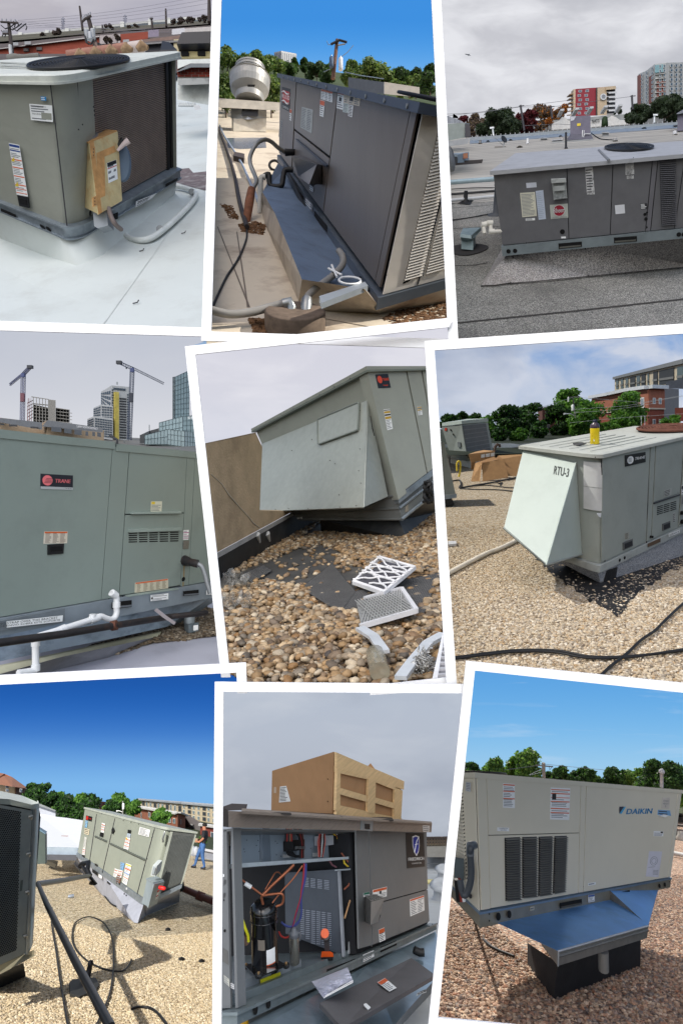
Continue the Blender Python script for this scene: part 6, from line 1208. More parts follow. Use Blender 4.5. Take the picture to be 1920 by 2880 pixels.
# PLACE 5: unit with rain hood over river pebbles
def place5():
 p=PL[5];z=Z(510,900,.5102);U=UN[5];f,L=U.face('front'),U.face('left')
 sage=Mat(157,161,153,ro=.45,var=.04,scale=3);sage2=M('galvanised_hood',S(164,169,163),ro=.42,mt=.15,var=.06,scale=14)
 mem=M('black_membrane',S(66,66,66),ro=.6,var=.25,scale=3,dark=S(120,116,106),dscale=1.2,damt=.6)
 ground(p,'roof',[[(545,1950),(1300,1960),(1300,1420),(850,1440),(545,1590)]],mem)
 th=p.t('rooftop_unit',U.at(.5,.5,0),'sage green rooftop unit with a big slanted rain hood, above river pebbles','air conditioner')
 mb=MB();U.box(mb,.01,1.2,.01,1.0,.05,.985,sage);p.add('cabinet',mb,th)
 X=lambda u,v:f.inv(*z(u,v))[0]
 x1,x2,x3=X(1110,640),X(1290,560),X(1372,560)
 for a,b in((.02,x1*.22),(x1*.30,x2-.005),(x2+.005,x3-.01),(x3,1.15)):mb=MB();mb.rect(f,a,.06,b,.965,.02,sage);p.add('panel' if b-a>.1 else 'corner_post',mb,th)
 mb=MB();U.box(mb,-.015,1.25,-.015,1.01,.975,1.005,sage);U.box(mb,-.02,1.25,-.02,1.01,.962,.977,Mat(120,128,122));p.add('top_cover',mb,th)
 mb=MB();U.box(mb,-.008,.06,-.008,.05,.03,.965,sage);p.add('corner_post',mb,th)
 for i in range(8):p.add('screw',MB().dot(L,(L.at(.1+i*.115,.985)and px(L.at(.1+i*.115,.985))),2,.02,STEEL,.03,8),th)
 screws(p,f,z(1040,270,1088,272,1237,270,1060,295,1250,325,1190,905),th,1.8)
# stickers
 sq=z(1076,380,1146,375,1130,300,1059,304);sp=f.pxsub(sq,.024);mb=MB();mb.rect(sp,0,0,1,1,.002,Mat(38,42,50,ro=.4));rd=Mat(228,84,62,ro=.5);mb.disc(sp.at(.27,.62,.003),(sp.c[1]-sp.c[0])*.18,(sp.c[3]-sp.c[0])*.27,rd,sp.n*.002,24);text(mb,sp.sub(.5,.52,.96,.7),'TRANE',rd,.004,bold=.03);text(mb,sp.sub(.42,.12,.82,.24),'Voyager',rd,.004,bold=.02);p.add('brand_plate',mb,th,label='TRANE plate with red disc')
 yb=[(.93,.97,INK),(.8,.9,Mat(196,160,60)),(.68,.76,INK),(.52,.64,Mat(196,160,60))]
 decal(p,f,z(1127,610,1157,603,1140,492,1105,496),th,bands=yb,rows=12,o=.024);decal(p,f,z(1297,528,1320,525,1313,475,1290,479),th,bands=yb,rows=7,o=.024)
# rain hood
 hd=p.t('rain_hood',L.at(.5,.4),'large slanted sheet metal rain hood with a raised inspection panel','rain hood')
 TLp,TRp=L.pt(z(447,682),.02),L.pt(z(1030,440),.02);dB=U.at(0,0,.1)[1]-.55
 dl=z.p(427,1055,1);BL=z.p(427,1055,L.at(.0,.0)[1]-1.1-.3);BR=z.p(1000,1032,dB)
 hp=Patch(BL,BR,TRp,TLp);t_=hp.n*-.02
 p.add('hood_front',MB().grid(hp,8,-.02,sage2),hd)
 S1=L.pt(z(1036,500),.02);S2=U.at(.0,.0,.1);side=[TRp+t_,z.p(1008,1030,dB),z.p(1138,972,U.at(0,0,.05)[1]),L.pt(z(1040,500),.0)]
 p.add('hood_side',MB().prism(side,V3((-.012,0,0)),sage2),hd)
 p.add('hood_side',MB().prism([TLp,BL,L.pt(z(560,1010),0),L.pt(z(470,720),0)],V3((.01,0,0)),sage2),hd)
 mb=MB();bot=[BL+t_,BR+t_,side[2],L.at(.1,.06)];mb.poly(bot,Mat(92,98,92));p.add('hood_screen',mb,hd)
 ip=hp.pxsub(z(762,690,980,612,986,458,758,553),.004);p.add('inspection_panel',MB().rect(ip,0,0,1,1,.02,sage2),hd)
 p.add('panel_rim',MB().tube([ip.at(a,b,.022)for a,b in((0,.03),(.0,.97),(.03,1),(.97,1),(1,.97),(1,.03),(.97,0),(.03,0))],.012,Mat(126,134,130),6,True),hd)
 for q in z(770,686,960,620,985,500,830,525,765,600,820,775,848,793,985,712,870,965,978,832,965,1024,875,1032,700,1040,592,1040,520,1045,610,720,720,660,990,900):p.add('rivet',MB().dot(hp,q,1.7,.008,Mat(96,98,94),.002,8),hd)
 p.add('hood_gap',MB().plate(f,z(1040,530,1052,600,1062,640,1050,600),.01,HOLE),hd)
# curb adapter and black kerb
 kb=p.t('roof_kerb',p.g(*z(1215,1200)),'galvanised adapter on a black tarred kerb under the sage unit','roof kerb');ga=M('dull_galvanised',S(120,124,124),ro=.5,mt=.3,var=.14,scale=6,dark=S(92,92,92),dscale=3)
 n0=U.at(0,0,0);a=[z.p(600,1058,n0[1]+1.1),U.at(.005,.01,.06),U.at(1.2,.01,.06)];b=[z.p(650,1100,n0[1]+1.1),z.p(1213,1104,n0[1]+.05),None];b[2]=a[2]+(b[1]-a[1])
 mb=MB();mb.add([a[0],a[1],b[1],b[0]],[(0,1,2,3)],ga);mb.add([a[1],a[2],b[2],b[1]],[(0,1,2,3)],ga);p.add('adapter',mb,kb)
 for i,(o1,o2)in enumerate(((.0,.06),(.5,.56),(.93,1.0))):mb=MB();mb.tube([a[1].lerp(b[1],o1+.03),a[2].lerp(b[2],o1+.03)],.025,GALV,5);mb.tube([a[1].lerp(b[1],o1+.03),a[0].lerp(b[0],o1+.03)],.02,ga,5);p.add('flange',mb,kb)
 mb=MB();U.box(mb,-.005,1.2,-.005,.95,.0,.055,GALV);p.add('base_rail',mb,kb)
 c=[z.p(765,1100,n0[1]+.9),z.p(1200,1106,n0[1]+.2),None];c[2]=c[1]+(a[2]-a[1])*.98;g_=[p.g(*z(770,1168)),p.g(*z(1240,1208)),p.g(*z(1500,985))]
 tar=M('tarred_kerb',S(40,42,44),ro=.55,var=.3,scale=5,dark=S(76,76,74),dscale=3);mb=MB();mb.add([c[0],c[1],g_[1],g_[0]],[(0,1,2,3)],tar);mb.add([c[1],c[2],g_[2],g_[1]],[(0,1,2,3)],tar);p.add('tarred_side',mb,kb)
 decal(p,Patch(b[0],b[1],a[1],a[0]),z(640,1095,668,1096,668,1078,640,1078),kb,rows=3,o=.01)
 for q in(z(755,1062,800,1060,806,1045,752,1044),z(945,1100,975,1098,980,1075,950,1072),z(1230,1060,1248,1055,1245,1015,1232,1030)):mb=MB();pt=Patch(b[0],b[1],a[1],a[0])if q[0][0]<1130 else Patch(b[1],b[2],a[2],a[1]);mb.plate(pt,q,.004,Mat(140,134,122),.005);p.add('tape_patch',mb,kb)
 bw=p.t('wire_bundle',f.pt(z(1365,950),.2),'crumpled black wire bundle at the right under the unit','wires');dq=f.depth(z(1350,880))-.3
 for i in range(14):mb=MB();q=[P(*z(1350+R.uniform(-18,34),895+k*27+R.uniform(-10,10)),dq+R.uniform(-.1,.1))for k in range(5)];mb.tube(q,.02,RUBBER,5);p.add('wire',mb,bw)
 cord(p,'cord','short black cord under the right side of the sage unit','cord',PP(z(1382,955,1384,985,1376,1000),dq),.02,RUBBER)
# stucco parapet
 st=M('tan_stucco',S(196,172,140),ro=.95,var=.1,scale=5,dark=S(140,122,100),dscale=1.3,damt=.5,bump=.8,bscale=40)
 pw=p.t('parapet_wall',p.g(*z(300,1300)),'tan stucco parapet with a pale crack and black tarred foot','wall')
 gA,gB=p.g(*z(205,1432)),p.g(*z(752,1110));dA,dB2=gA[1],gB[1]
 def wl(u,v):
  t=(z(u,v)[0]-z(205,0)[0])/(z(752,0)[0]-z(205,0)[0]);q=1/((1-t)/dA+t/dB2);return z.p(u,v,q)
 mb=MB();a_=[wl(100,690),wl(410,622),wl(446,700),wl(432,1050),wl(620,1052),wl(200,1280),wl(100,1335)];mb.prism(a_,(0,.25,0),st);p.add('wall_face',mb,pw)
 p.add('coping',MB().prism([wl(100,693),wl(412,625),wl(412,619),wl(100,686)],(0,.25,0),Mat(176,152,126)),pw)
 mb=MB();a_=[wl(x,y)+V3((0,-.02,0))for x,y in((150,1310),(200,1283),(610,1060),(760,985),(760,1010),(610,1082),(205,1312),(150,1340))];mb.prism(a_,V3((0,-.03,0)),Mat(170,168,166,ro=.6,dark=S(110,108,106),dscale=4));p.add('metal_flashing',mb,pw)
 mb=MB();a_=[wl(x,y)for x,y in((150,1340),(205,1310),(610,1080),(760,1000),(760,1108),(640,1172),(205,1434),(150,1470))];mb.prism(a_,V3((0,-.03,0)),tar);p.add('tarred_foot',mb,pw)
 p.add('crack',MB().tube([wl(x,y)+V3((0,-.01,0))for x,y in((165,850),(225,905),(262,965),(320,1030),(372,1085),(395,1118),(432,1145))],[.005,.005,.011,.006,.006,.01,.005],Mat(190,178,160),4),pw)
 for q in(((420,1180),(436,1225)),((475,1175),(490,1218))):p.add('caulk_drip',MB().tube([wl(*q[0])+V3((0,-.05,0)),wl(*q[1])+V3((0,-.05,0))],[.04,.012],Mat(200,200,198),5),pw)
# ground: mats, filters, pebbles
 def flat(q,h=.01):return p.gg(q,h)
 def mat_(q,lab,nx,ny):
  t=p.t('walkway_mat',p.g(*q[0]),lab,'rubber mat','black rubber mats among the pebbles');mb=MB();a=flat(q,.004);mb.prism(a,p.n*.012,Mat(48,48,50,ro=.7,bump=.3));p.add('mat_base',mb,t)
  pt=Patch(*flat(q,.016));pt.n=p.n;mb=MB()
  for i in range(nx):mb.rect(pt,i/nx,0,(i+.35)/nx,1,.006,Mat(96,96,96,ro=.8))
  for i in range(ny):mb.rect(pt,0,i/ny,1,(i+.35)/ny,.005,Mat(88,88,88,ro=.8))
  p.add('mat_grid',mb,t,kind='stuff');return t
 mat_(z(875,1615,960,1500,830,1345,660,1480),'left half of the large black rubber mat by the white filter',34,34);mat_(z(880,1617,1330,1645,1425,1395,965,1498),'right half of the large black rubber mat under the filters',44,28);mat_(z(345,1400,388,1452,500,1384,452,1352),'small black rubber mat near the tarred wall foot',18,14)
 reg=[[(560,1975),(1300,1975),(1300,1400),(900,1440),(620,1640),(560,1700)]]
 bare=[z(470,1345,620,1270,760,1240,900,1290,820,1380,640,1480,440,1440,480,1400),z(665,1475,850,1345,1190,1395,1420,1400,1330,1640,900,1615,760,1590),z(210,1500,400,1450,540,1370,450,1340,210,1430),z(590,1240,780,1110,1250,1200,1200,1180,760,1170)]
 stm=stonemat('river_pebble',[S(104,82,58),S(164,134,96),S(86,72,60),S(194,170,136),S(138,104,66),S(116,108,98),S(176,152,120),S(70,64,60),S(204,188,162),S(122,96,70)],.5)
 sp_=scatter(p,reg,34000,seed=11,avoid=bare,dmax=16);keep=np.ones(len(sp_),bool)
 rg=np.random.default_rng(5);hh=rg.uniform(0,.03,len(sp_))
 stones(p,'pebbles','rounded tan and brown river pebbles covering the roof',stm,sp_,.0215,squash=.62,seed=9,big=True,h=hh)
 few=scatter(p,[bare[0],bare[1]],330,seed=21,dmax=16);stones(p,'pebbles','scattered pebbles lying on the bare black membrane and mats',stm,few,.021,squash=.6,seed=10,big=True)
 bed=[flat(reg[0],-.012)];p.add('pebble_bed',MB().poly(flat([(560,1975),(1300,1975),(1300,1560),(900,1690),(760,1640),(620,1700)],.002),speckle('pebble_bed',[S(92,74,54),S(60,50,42),S(120,98,70)],28)),kind='stuff')
# pleated filter
 fl=p.t('air_filter',p.g(*z(1120,1510)),'white framed pleated air filter with a diamond lattice, lying tilted','air filter');wc=Mat(222,222,224,ro=.7)
 q=[p.g(*s_,h_)for s_,h_ in zip(z(1115,1500,1292,1356,1090,1298,940,1440),(.10,.16,.12,.06))];pt=Patch(q[0],q[1],q[2],q[3]);pt.n=p.n
 mb=MB();
 for (x0,y0,x1_,y1_)in((0,0,1,.06),(0,.94,1,1),(0,.06,.06,.94),(.94,.06,1,.94)):mb.rect(pt,x0,y0,x1_,y1_,.03,wc,-.028)
 p.add('frame',mb,fl)
 mb=MB();[mb.prism([pt.at(.06+.88*i/22,.06,-.02),pt.at(.06+.88*(i+.5)/22,.06,.0),pt.at(.06+.88*(i+1)/22,.06,-.02)],pt.at(0,.94)-pt.at(0,.06),Mat(84,84,92,ro=.9))for i in range(22)];p.add('pleats',mb,fl,kind='stuff')
 mb=MB()
 for s_ in(0,1):
  for i in range(5):
   pts=[]
   for j in range(13):
    t=j/12;x=(.08+.21*i+(t*.44 if s_ else -t*.44)) ;pts.append((x+.02*math.sin(t*18),t))
   pts=[c_ for c_ in pts if .03<c_[0]<.97]
   if len(pts)>2:mb.tube([pt.at(c_[0],c_[1],.006)for c_ in pts],.010,wc,4)
 for x in(.36,.66):mb.tube([pt.at(x,0,.006),pt.at(x,1,.006)],.012,wc,4)
 p.add('lattice',mb,fl)
 f2=p.t('metal_filter',p.g(*z(985,1700)),'aluminium mesh filter with a bent frame lying below the white filter','air filter');q=flat(z(985,1698,1295,1636,1212,1488,958,1557),.06);q[1]+=p.n*.03;pt=Patch(*q);pt.n=p.n
 mm=M('crinkled_mesh',S(158,158,156),ro=.4,mt=.4,var=.5,scale=45,bump=1,bscale=90);p.add('mesh_core',MB().rect(pt,.02,.02,.98,.98,.01,mm),f2)
 mb=MB();[mb.tube([pt.at(max(0,i/18-.4*s_),max(0,0),.014),pt.at(min(1,i/18+.3),1,.014)],.004,Mat(210,210,208,ro=.3,mt=.4),3)for i in range(14)for s_ in(0,)];[mb.tube([pt.at(i/18+.3,0,.016),pt.at(i/18,1,.016)],.004,Mat(210,210,208,ro=.3,mt=.4),3)for i in range(14)];p.add('mesh_wires',mb,f2,kind='stuff')
 for a_,b_ in(((0,0),(1,0)),((1,0),(1,1)),((.2,1),(1,1))):p.add('frame_side',MB().tube([pt.at(*a_,.01),pt.at(*b_,.01)],.022,Mat(206,206,208,ro=.3,mt=.3),4,smooth=False),f2)
 def strip_(q,lab,w=.03,m=None,nm='frame_strip',cat='metal strip'):
  mb=MB();pts=p.gg(q,.07)
  for A,B in zip(pts,pts[1:]):s_=(B-A).cross(p.n).normalized()*w;mb.prism([A-s_,A+s_,B+s_,B-s_],p.n*.02,m or Mat(206,210,214,ro=.35,mt=.2))
  p.add(nm,mb,label=lab,cat=cat)
 strip_(z(985,1708,1060,1755,1118,1840),'bent silver frame strip below the metal filter');strip_(z(1208,1985,1270,1900,1360,1790,1445,1742),'long silver frame strip at the lower right')
 bt=p.t('plastic_bottle',p.g(*z(1080,1880)),'clear plastic bottle lying in the pebbles at the front','bottle');pl=M('clear_plastic',S(170,164,144),ro=.15,var=.1,alpha=.55,spec=.8);a_,b_=p.g(*z(1062,1818),.06),p.g(*z(1094,1940),.06);p.add('body',MB().lathe(a_,b_-a_,[(.02,0),(.022,.02),(.05,.06),(.052,.2),(.048,.24),(.052,.28),(.052,(b_-a_).length)],pl,14),bt)
 fo=p.t('metal_wool',p.g(*z(1330,1880)),'tangle of shredded silver mesh at the lower right','scrap metal');mb=MB();c_=p.g(*z(1335,1890),.08);k_=c_[1]/FPX*.5102
 for i in range(150):
  o_=c_+V3((R.gauss(0,30)*k_,R.gauss(0,10)*k_,R.gauss(0,38)*k_*.8));mb.tube([o_,o_+V3((R.gauss(0,16),R.gauss(0,8),R.gauss(0,16)))*k_,o_+V3((R.gauss(0,16),R.gauss(0,8),R.gauss(0,16)))*k_],.005,Mat(196,196,194,ro=.3,mt=.5),3)
 p.add('shreds',mb,fo,kind='stuff')
 pb=M('clear_film',S(190,190,186),ro=.2,var=.4,scale=10,alpha=.28,bump=1,bscale=12,spec=1)
 for cx,cy,w,h,lab in((310,1445,70,40,'crumpled clear plastic film near the small mat'),(300,1545,90,42,'crumpled clear plastic film lower at the left edge')):
  mb=MB();c_=p.g(*z(cx,cy),.08);k_=c_[1]/FPX*.5102;n_=9;vs=[[c_+V3(((i/(n_-1)-.5)*2*w*k_,R.uniform(-.15,.1),(j/(n_-1)-.5)*2*h*k_+R.uniform(-.04,.06)))for j in range(n_)]for i in range(n_)]
  mb.add([v for r_ in vs for v in r_],[(i*n_+j,(i+1)*n_+j,(i+1)*n_+j+1,i*n_+j+1)for i in range(n_-1)for j in range(n_-1)],pb,True);p.add('plastic_film',mb,label=lab,cat='plastic film')
 rf=p.t('air_filter',p.g(*z(1400,1990),.1),'white framed pleated filter cut off at the lower right edge','air filter');q=p.gg(z(1385,2010,1480,2000,1480,1770,1442,1750),.1);pt=Patch(*q);pt.n=p.n;p.add('pleats',MB().rect(pt,0,0,1,1,.02,Mat(120,120,124)),rf);mb=MB();mb.rect(pt,0,0,.3,1,.03,wc);[mb.rect(pt,.3,.05+i*.12,1,.08+i*.12,.03,Mat(180,180,184))for i in range(8)];p.add('frame',mb,rf)
place5()
# PLACE 6: RTU-3 on pale gravel
def place6():
 p=PL[6];z=Z(1180,900,.4719);zt=Z(1230,1000,.44);U=UN[6];f,L=U.face('front'),U.face('left');T=Patch(U.at(0,0,1.03),U.at(1,0,1.03),U.at(1,1,1.03),U.at(0,1,1.03));T.n=(T.c[1]-T.c[0]).cross(T.c[3]-T.c[0]).normalized()
 body=Mat(156,163,158,ro=.5,var=.05,scale=3,dark=S(140,146,140),dscale=4,damt=.5);hoodm=Mat(178,190,184,ro=.45,var=.03,scale=2);capm=Mat(184,188,182,ro=.5,dark=S(140,140,132),dscale=5,damt=.6)
 gcol=[S(186,168,140),S(206,192,168),S(158,138,112),S(224,214,196),S(134,120,104),S(196,182,160),S(176,148,112)]
 gsp=speckle('pale_gravel_far',gcol,42,bump=.8,dark=S(180,160,130),dscale=.4,damt=.3)
 O1=[(1200,1960),(1960,1960),(1960,1400),(1500,1255),(1200,1262)];ground(p,'roof',[O1],gsp);nook=[(1262,1850),(1318,1856),(1308,1928),(1268,1926)];ground(p,'roof',[nook],gsp,.0,clip=False)
 stm=stonemat('pale_gravel',gcol,.8)
 a=scatter(p,[[(1255,1945),(1960,1945),(1960,1560),(1780,1600),(1690,1680),(1560,1620),(1440,1480),(1240,1480)]],90000,seed=2,dmax=9.2)
 stones(p,'gravel','pale beige gravel covering the roof round the RTU-3 unit',stm,a,.0105,squash=.6,seed=3)
 stones(p,'gravel','pale beige gravel in the bottom left corner of the RTU-3 roof',stm,scatter(p,[nook],3000,seed=12,dmax=9),.0105,squash=.6,seed=13,clip=False)
 b=scatter(p,[z(1130,1640,1250,1590,1400,1480,1568,1390,1600,1350,1600,1300,1200,1500),z(600,1340,700,1400,880,1560,1050,1680,1060,1600,800,1440)],7000,seed=7,dmax=9.2)
# tar round the kerb
 tarm=M('wet_tar',S(34,34,36),ro=.6,var=.4,scale=10,bump=.6,bscale=30);mb=MB();rag=[]
 base=z(640,1360,720,1440,830,1540,930,1610,1010,1670,1090,1700,1180,1760,1240,1700,1300,1620,1400,1560,1500,1490,1620,1430,1620,1300,1200,1440,1060,1560,870,1420,740,1330)
 for i in range(12):
  (x0,y0),(x1,y1)=base[i],base[i+1]if i<11 else base[i]
  for t in(0,.25,.5,.75):rag.append((x0+(x1-x0)*t+R.uniform(-7,7),y0+(y1-y0)*t+R.uniform(-7,7)))
 mb.poly([p.g(*q,.014)for q in rag+base[12:]],tarm);p.add('tar_coating',mb,kind=ST)
 c=scatter(p,[rag+base[12:]],5200,seed=8,dmax=9.2);stones(p,'gravel','loose pale stones stuck in the black tar round the kerb',stm,c[::2],.0105,squash=.8,seed=4)
 th=p.t('rooftop_unit',U.at(.5,.5,0),'pale grey rooftop unit with rounded corners and a hood stencilled RTU-3','air conditioner')
 fx=lambda u,v:f.inv(*z(u,v));ra=fx(1085,1100)[0]*1.0;rb=1-L.inv(*z(940,1100))[0];cb=fx(1100,1442)[1]
 foot=U.rounded(ra,rb,10,(.006,.006),(1.25,.99));mb=MB();U.col(mb,foot,cb,1.0,body);p.add('cabinet',mb,th)
 xs=[fx(1078,1100)[0],fx(1352,1050)[0],fx(1386,1040)[0],1.25];ym=fx(1386,1090)[1]
 for a0,a1,c0,c1 in((xs[0],xs[1],cb+.02,.985),(xs[1]+.006,xs[2]-.006,cb+.02,.985),(xs[2],fx(1550,950)[0]+.0,ym+.01,.985),(xs[2],fx(1550,950)[0],cb+.02,ym-.005),(fx(1556,950)[0],1.25,cb+.02,.985)):p.add('panel',MB().rect(f,a0+.003,c0,a1-.003,c1,.01,body,.0),th)
 for u0,v0,u1,v1 in((1078,822,1100,1440),(1362,755,1348,1345)):p.add('panel_seam',MB().tube([f.pt(z(u0,v0),.002),f.pt(z(u1,v1),.002)],.006,INK,4),th)
 mb=MB();ft=U.rounded(ra,rb,12,(-.02,-.035),(1.28,1.02));U.col(mb,ft,.992,1.022,capm);ft2=U.rounded(ra,rb,12,(.0,.0),(1.26,1.0));mb.loft([U.at(a,b,1.022)for a,b in ft],[U.at(a,b,1.03)for a,b in ft2],capm);p.add('top_cover',mb,th)
 for i in range(6):mb=MB();a_,b_=T.at(.04,.15+i*.13,.0),T.at(.72,.15+i*.13,.0);mb.tube([a_,b_],.006,Mat(176,180,174),5);p.add('top_rib',mb,th)
 rustm=M('rust_fan_ring',S(104,66,54),ro=.9,var=.3,scale=12);C0=T.pt(z(1510,655));A_=T.pt(z(1318,671))-C0;B_=T.n.cross(A_)*.62;fan(p,T,C0,A_,B_,th,10,rustm,16,.03)
 mb=MB();ft=U.rounded(ra*.6,rb*.6,8,(-.012,-.02),(1.25,1.0));U.col(mb,ft,0,cb-.004,Mat(166,172,170,ro=.5,dark=S(120,122,120),dscale=5));p.add('base_rail',mb,th)
 for q in((1178,1429),(1207,1415)):p.add('rail_hole',MB().dot(f,z(*q),4.8,.004,HOLE,.02,12),th)
 p.add('lifting_slot',MB().plate(f,z(1343,1352,1417,1320,1417,1298,1343,1330),.004,Mat(96,76,60),.025),th)
 for q in((1548,1148,5.5),(1550,1200,6.5),(1365,1290,3.5)):p.add('knockout',MB().dot(f,z(q[0],q[1]),q[2],.03,HOLE,.012,12),th)
 for q in(z(1201,1371,1258,1345,1256,1302,1200,1326),z(1437,1256,1481,1237,1480,1197,1436,1214)):mb=MB();mb.plate(f,q,.01,Mat(96,98,98,ro=.6),.01);c_=f.pxsub(q,.021);mb.rect(c_,.12,.15,.9,.8,.003,Mat(40,40,44));p.add('recessed_handle',mb,th)
 for r in range(5):
  for k in range(3):x0=1405+k*40;y0=1112-k*12+r*11;p.add('vent_slot',MB().plate(f,z(x0,y0+5,x0+34,y0-6,x0+34,y0-10,x0,y0),.003,HOLE,.011),th)
 p.add('door_gap',MB().tube([f.pt(z(1385,1092),.015),f.pt(z(1540,1040),.015)],.01,INK,4),th)
 sq=z(1213,874,1336,846,1335,786,1212,806);sp=f.pxsub(sq,.012);mb=MB();mb.rect(sp,0,0,1,1,.003,BLACK);mb.disc(sp.at(.25,.5,.004),(sp.c[1]-sp.c[0])*.15,(sp.c[3]-sp.c[0])*.34,WHITE,sp.n*.001,24);[mb.rect(sp,.14,.36+i*.1,.3,.385+i*.1,.001,BLACK,.006)for i in range(4)];text(mb,sp.sub(.45,.4,.94,.66),'TRANE',WHITE,.005,bold=.02,shear=.05);p.add('brand_plate',mb,th,label='black TRANE plate with white disc')
 decal(p,f,z(1447,1056,1490,1042,1492,1002,1445,1016),th,rows=4,o=.012,ink=INK,base=Mat(170,174,170));decal(p,f,z(1214,1308,1238,1300,1238,1262,1215,1270),th,rows=5,o=.012,base=Mat(160,160,150),ink=INK);decal(p,f,z(1465,1290,1530,1266,1530,1246,1464,1272),th,rows=0,o=.03,txt=[('SERVICE',.05,.2,.95,.8,INK)]);decal(p,f,z(1550,1040,1600,1030,1600,980,1550,985),th,rows=3,o=.012,bands=[(.6,.95,INK)]);decal(p,f,z(1548,1100,1600,1085,1600,1040,1550,1050),th,rows=8,o=.012,base=Mat(150,150,150),ink=INK);decal(p,f,z(1500,1210,1514,1204,1512,1146,1500,1150),th,rows=5,o=.012,base=Mat(176,178,176),ink=INK)
# taped sheets on the rounded corner
 for v0,v1,c_ in((850,1000,(208,210,210)),(1003,1138,(204,206,206))):
  mb=MB();o_=[]
  ang=[math.pi*.5*t for t in(.06,.25,.45,.65,.85)]
  def cor(t,v):
   cc=f.inv(*z(1080,v))[1];return U.at(ra*(1-math.sin(t))+.0,rb*(1-math.cos(t))-.008,cc)+(f.n+L.n).normalized()*.006
  A1=[cor(t,v0)for t in ang];B1=[cor(t,v1)for t in ang];mb.add(A1+B1,[(i,i+1,6+i,5+i)for i in range(4)],Mat(*c_,ro=.7),True);o1=p.add('taped_sheet',mb,th,label='white sheet taped round the corner')
 p.add('torn_scrap',MB().plate(f,z(1040,1150,1068,1148,1066,1176,1050,1168),.002,WHITE,.02),th)
 screws(p,f,z(1040,818,1365,762,1398,745,1135,1432,1120,1440,1400,1050+27,1530,1025,1545,1212),th,1.7,RUBBER)
# hood
 hd=p.t('rain_hood',L.at(.6,.4),'pale slanted metal hood stencilled RTU-3 on the unit end','rain hood');n0=U.at(0,0,.4)
 TL_,TR_=L.pt(z(614,778),.0),L.pt(z(928,852),.0);BL=z.p(500,1240,U.at(0,1,.2)[1]-.75);BR=z.p(752,1460,n0[1]-.5);hp=Patch(BL,BR,TR_,TL_)
 mb=MB();t_=hp.n*-.015;mb.grid(hp,8,-.015,hoodm);p.add('hood_front',mb,hd)
 sb=L.pt(z(965,1396),.0);p.add('hood_side',MB().prism([TR_,BR,sb,L.pt(z(934,880),.0)],V3((-.01,.01,0)),hoodm),hd);p.add('hood_side',MB().prism([TL_,BL,L.at(.02,.1)],V3((.01,0,0)),hoodm),hd);p.add('hood_opening',MB().poly([BL,BR,sb,L.at(.05,.1)],HOLE),hd)
 mb=MB();mb.tube([BL,BR,sb],.012,Mat(140,146,142),5);mb.tube([BR,TR_],.01,hoodm,5);p.add('hood_hem',mb,hd)
 mb=MB();sten=Mat(84,90,88,ro=.8);text(mb,hp.pxsub(z(795,920,882,938,890,888,802,870),.0),'RTU-3',sten,.003,bold=.02);p.add('stencil',mb,hd,label='black stencilled RTU-3')
# grey speckled kerb
 kb=p.t('roof_kerb',p.g(*z(1075,1570)),'grey speckled kerb flashing under the RTU-3 unit','roof kerb');km=speckle('granule_kerb',[S(150,154,162),S(176,180,186),S(128,132,140),S(196,198,202)],160)
 a0,a1,a2=L.at(.1,0),U.at(.0,.0,.0),f.at(1.25,0);b0,b1,b2=p.g(*z(880,1468)),p.g(*z(1078,1572)),p.g(*z(1640,1385))
 p.add('kerb_side',MB().add([a0,a1,b1,b0],[(0,1,2,3)],km),kb);p.add('kerb_side',MB().add([a1,a2,b2,b1],[(0,1,2,3)],km),kb)
 p.add('tar_patch',MB().plate(Patch(b1,b2,a2,a1),z(1090,1560,1160,1545,1172,1470,1110,1492),.006,tarm,.004),kb)
# on top: bottle and pliers
 bt=p.t('yellow_bottle',T.pt(z(1040,738)),'yellow labelled bottle with a dark cap standing on the unit roof','bottle');b_=T.pt(z(1041,738));k=b_[1]/FPX*.4719;up=U.at(0,0,1)-U.at(0,0,0);up.normalize();yl=Mat(232,204,30,ro=.35)
 p.add('label_sleeve',MB().lathe(b_,up,[(24*k,0),(26*k,3*k),(26*k,95*k)],yl,20),bt);p.add('shoulder',MB().lathe(b_,up,[(26*k,95*k),(26.5*k,105*k),(22*k,118*k),(12*k,126*k),(10*k,130*k)],Mat(70,58,70,ro=.25),20),bt);p.add('cap',MB().lathe(b_,up,[(11*k,128*k),(12*k,130*k),(12*k,142*k),(10*k,143*k)],Mat(36,44,66),16),bt)
 ff_=Patch(*[P(*q,b_[1]-27*k)for q in z(1018,735,1062,735,1062,650,1018,650)]);mb=MB();[mb.rect(ff_,.1,.9-i*.08,.7,.93-i*.08,.001,Mat(180,70,40))for i in(1,3,5)];mb.rect(ff_,.35,.15,.65,.3,.001,WHITE);mb.rect(ff_,.72,.3,.85,.6,.001,Mat(170,40,30));p.add('print',mb,bt)
 pl_=p.t('pliers',T.pt(z(940,745)),'black pliers lying beside the yellow bottle','pliers');mb=MB();h_=T.n*.012;mb.tube([T.pt(z(912,742))+h_,T.pt(z(935,745))+h_,T.pt(z(960,742))+h_,T.pt(z(975,741))+h_],[.006,.018,.014,.008],RUBBER,6);p.add('handle',mb,pl_);p.add('jaw',MB().tube([T.pt(z(915,748))+h_,T.pt(z(940,751))+h_,T.pt(z(990,740))+h_],[.006,.015,.006],Mat(90,92,94),6),pl_)
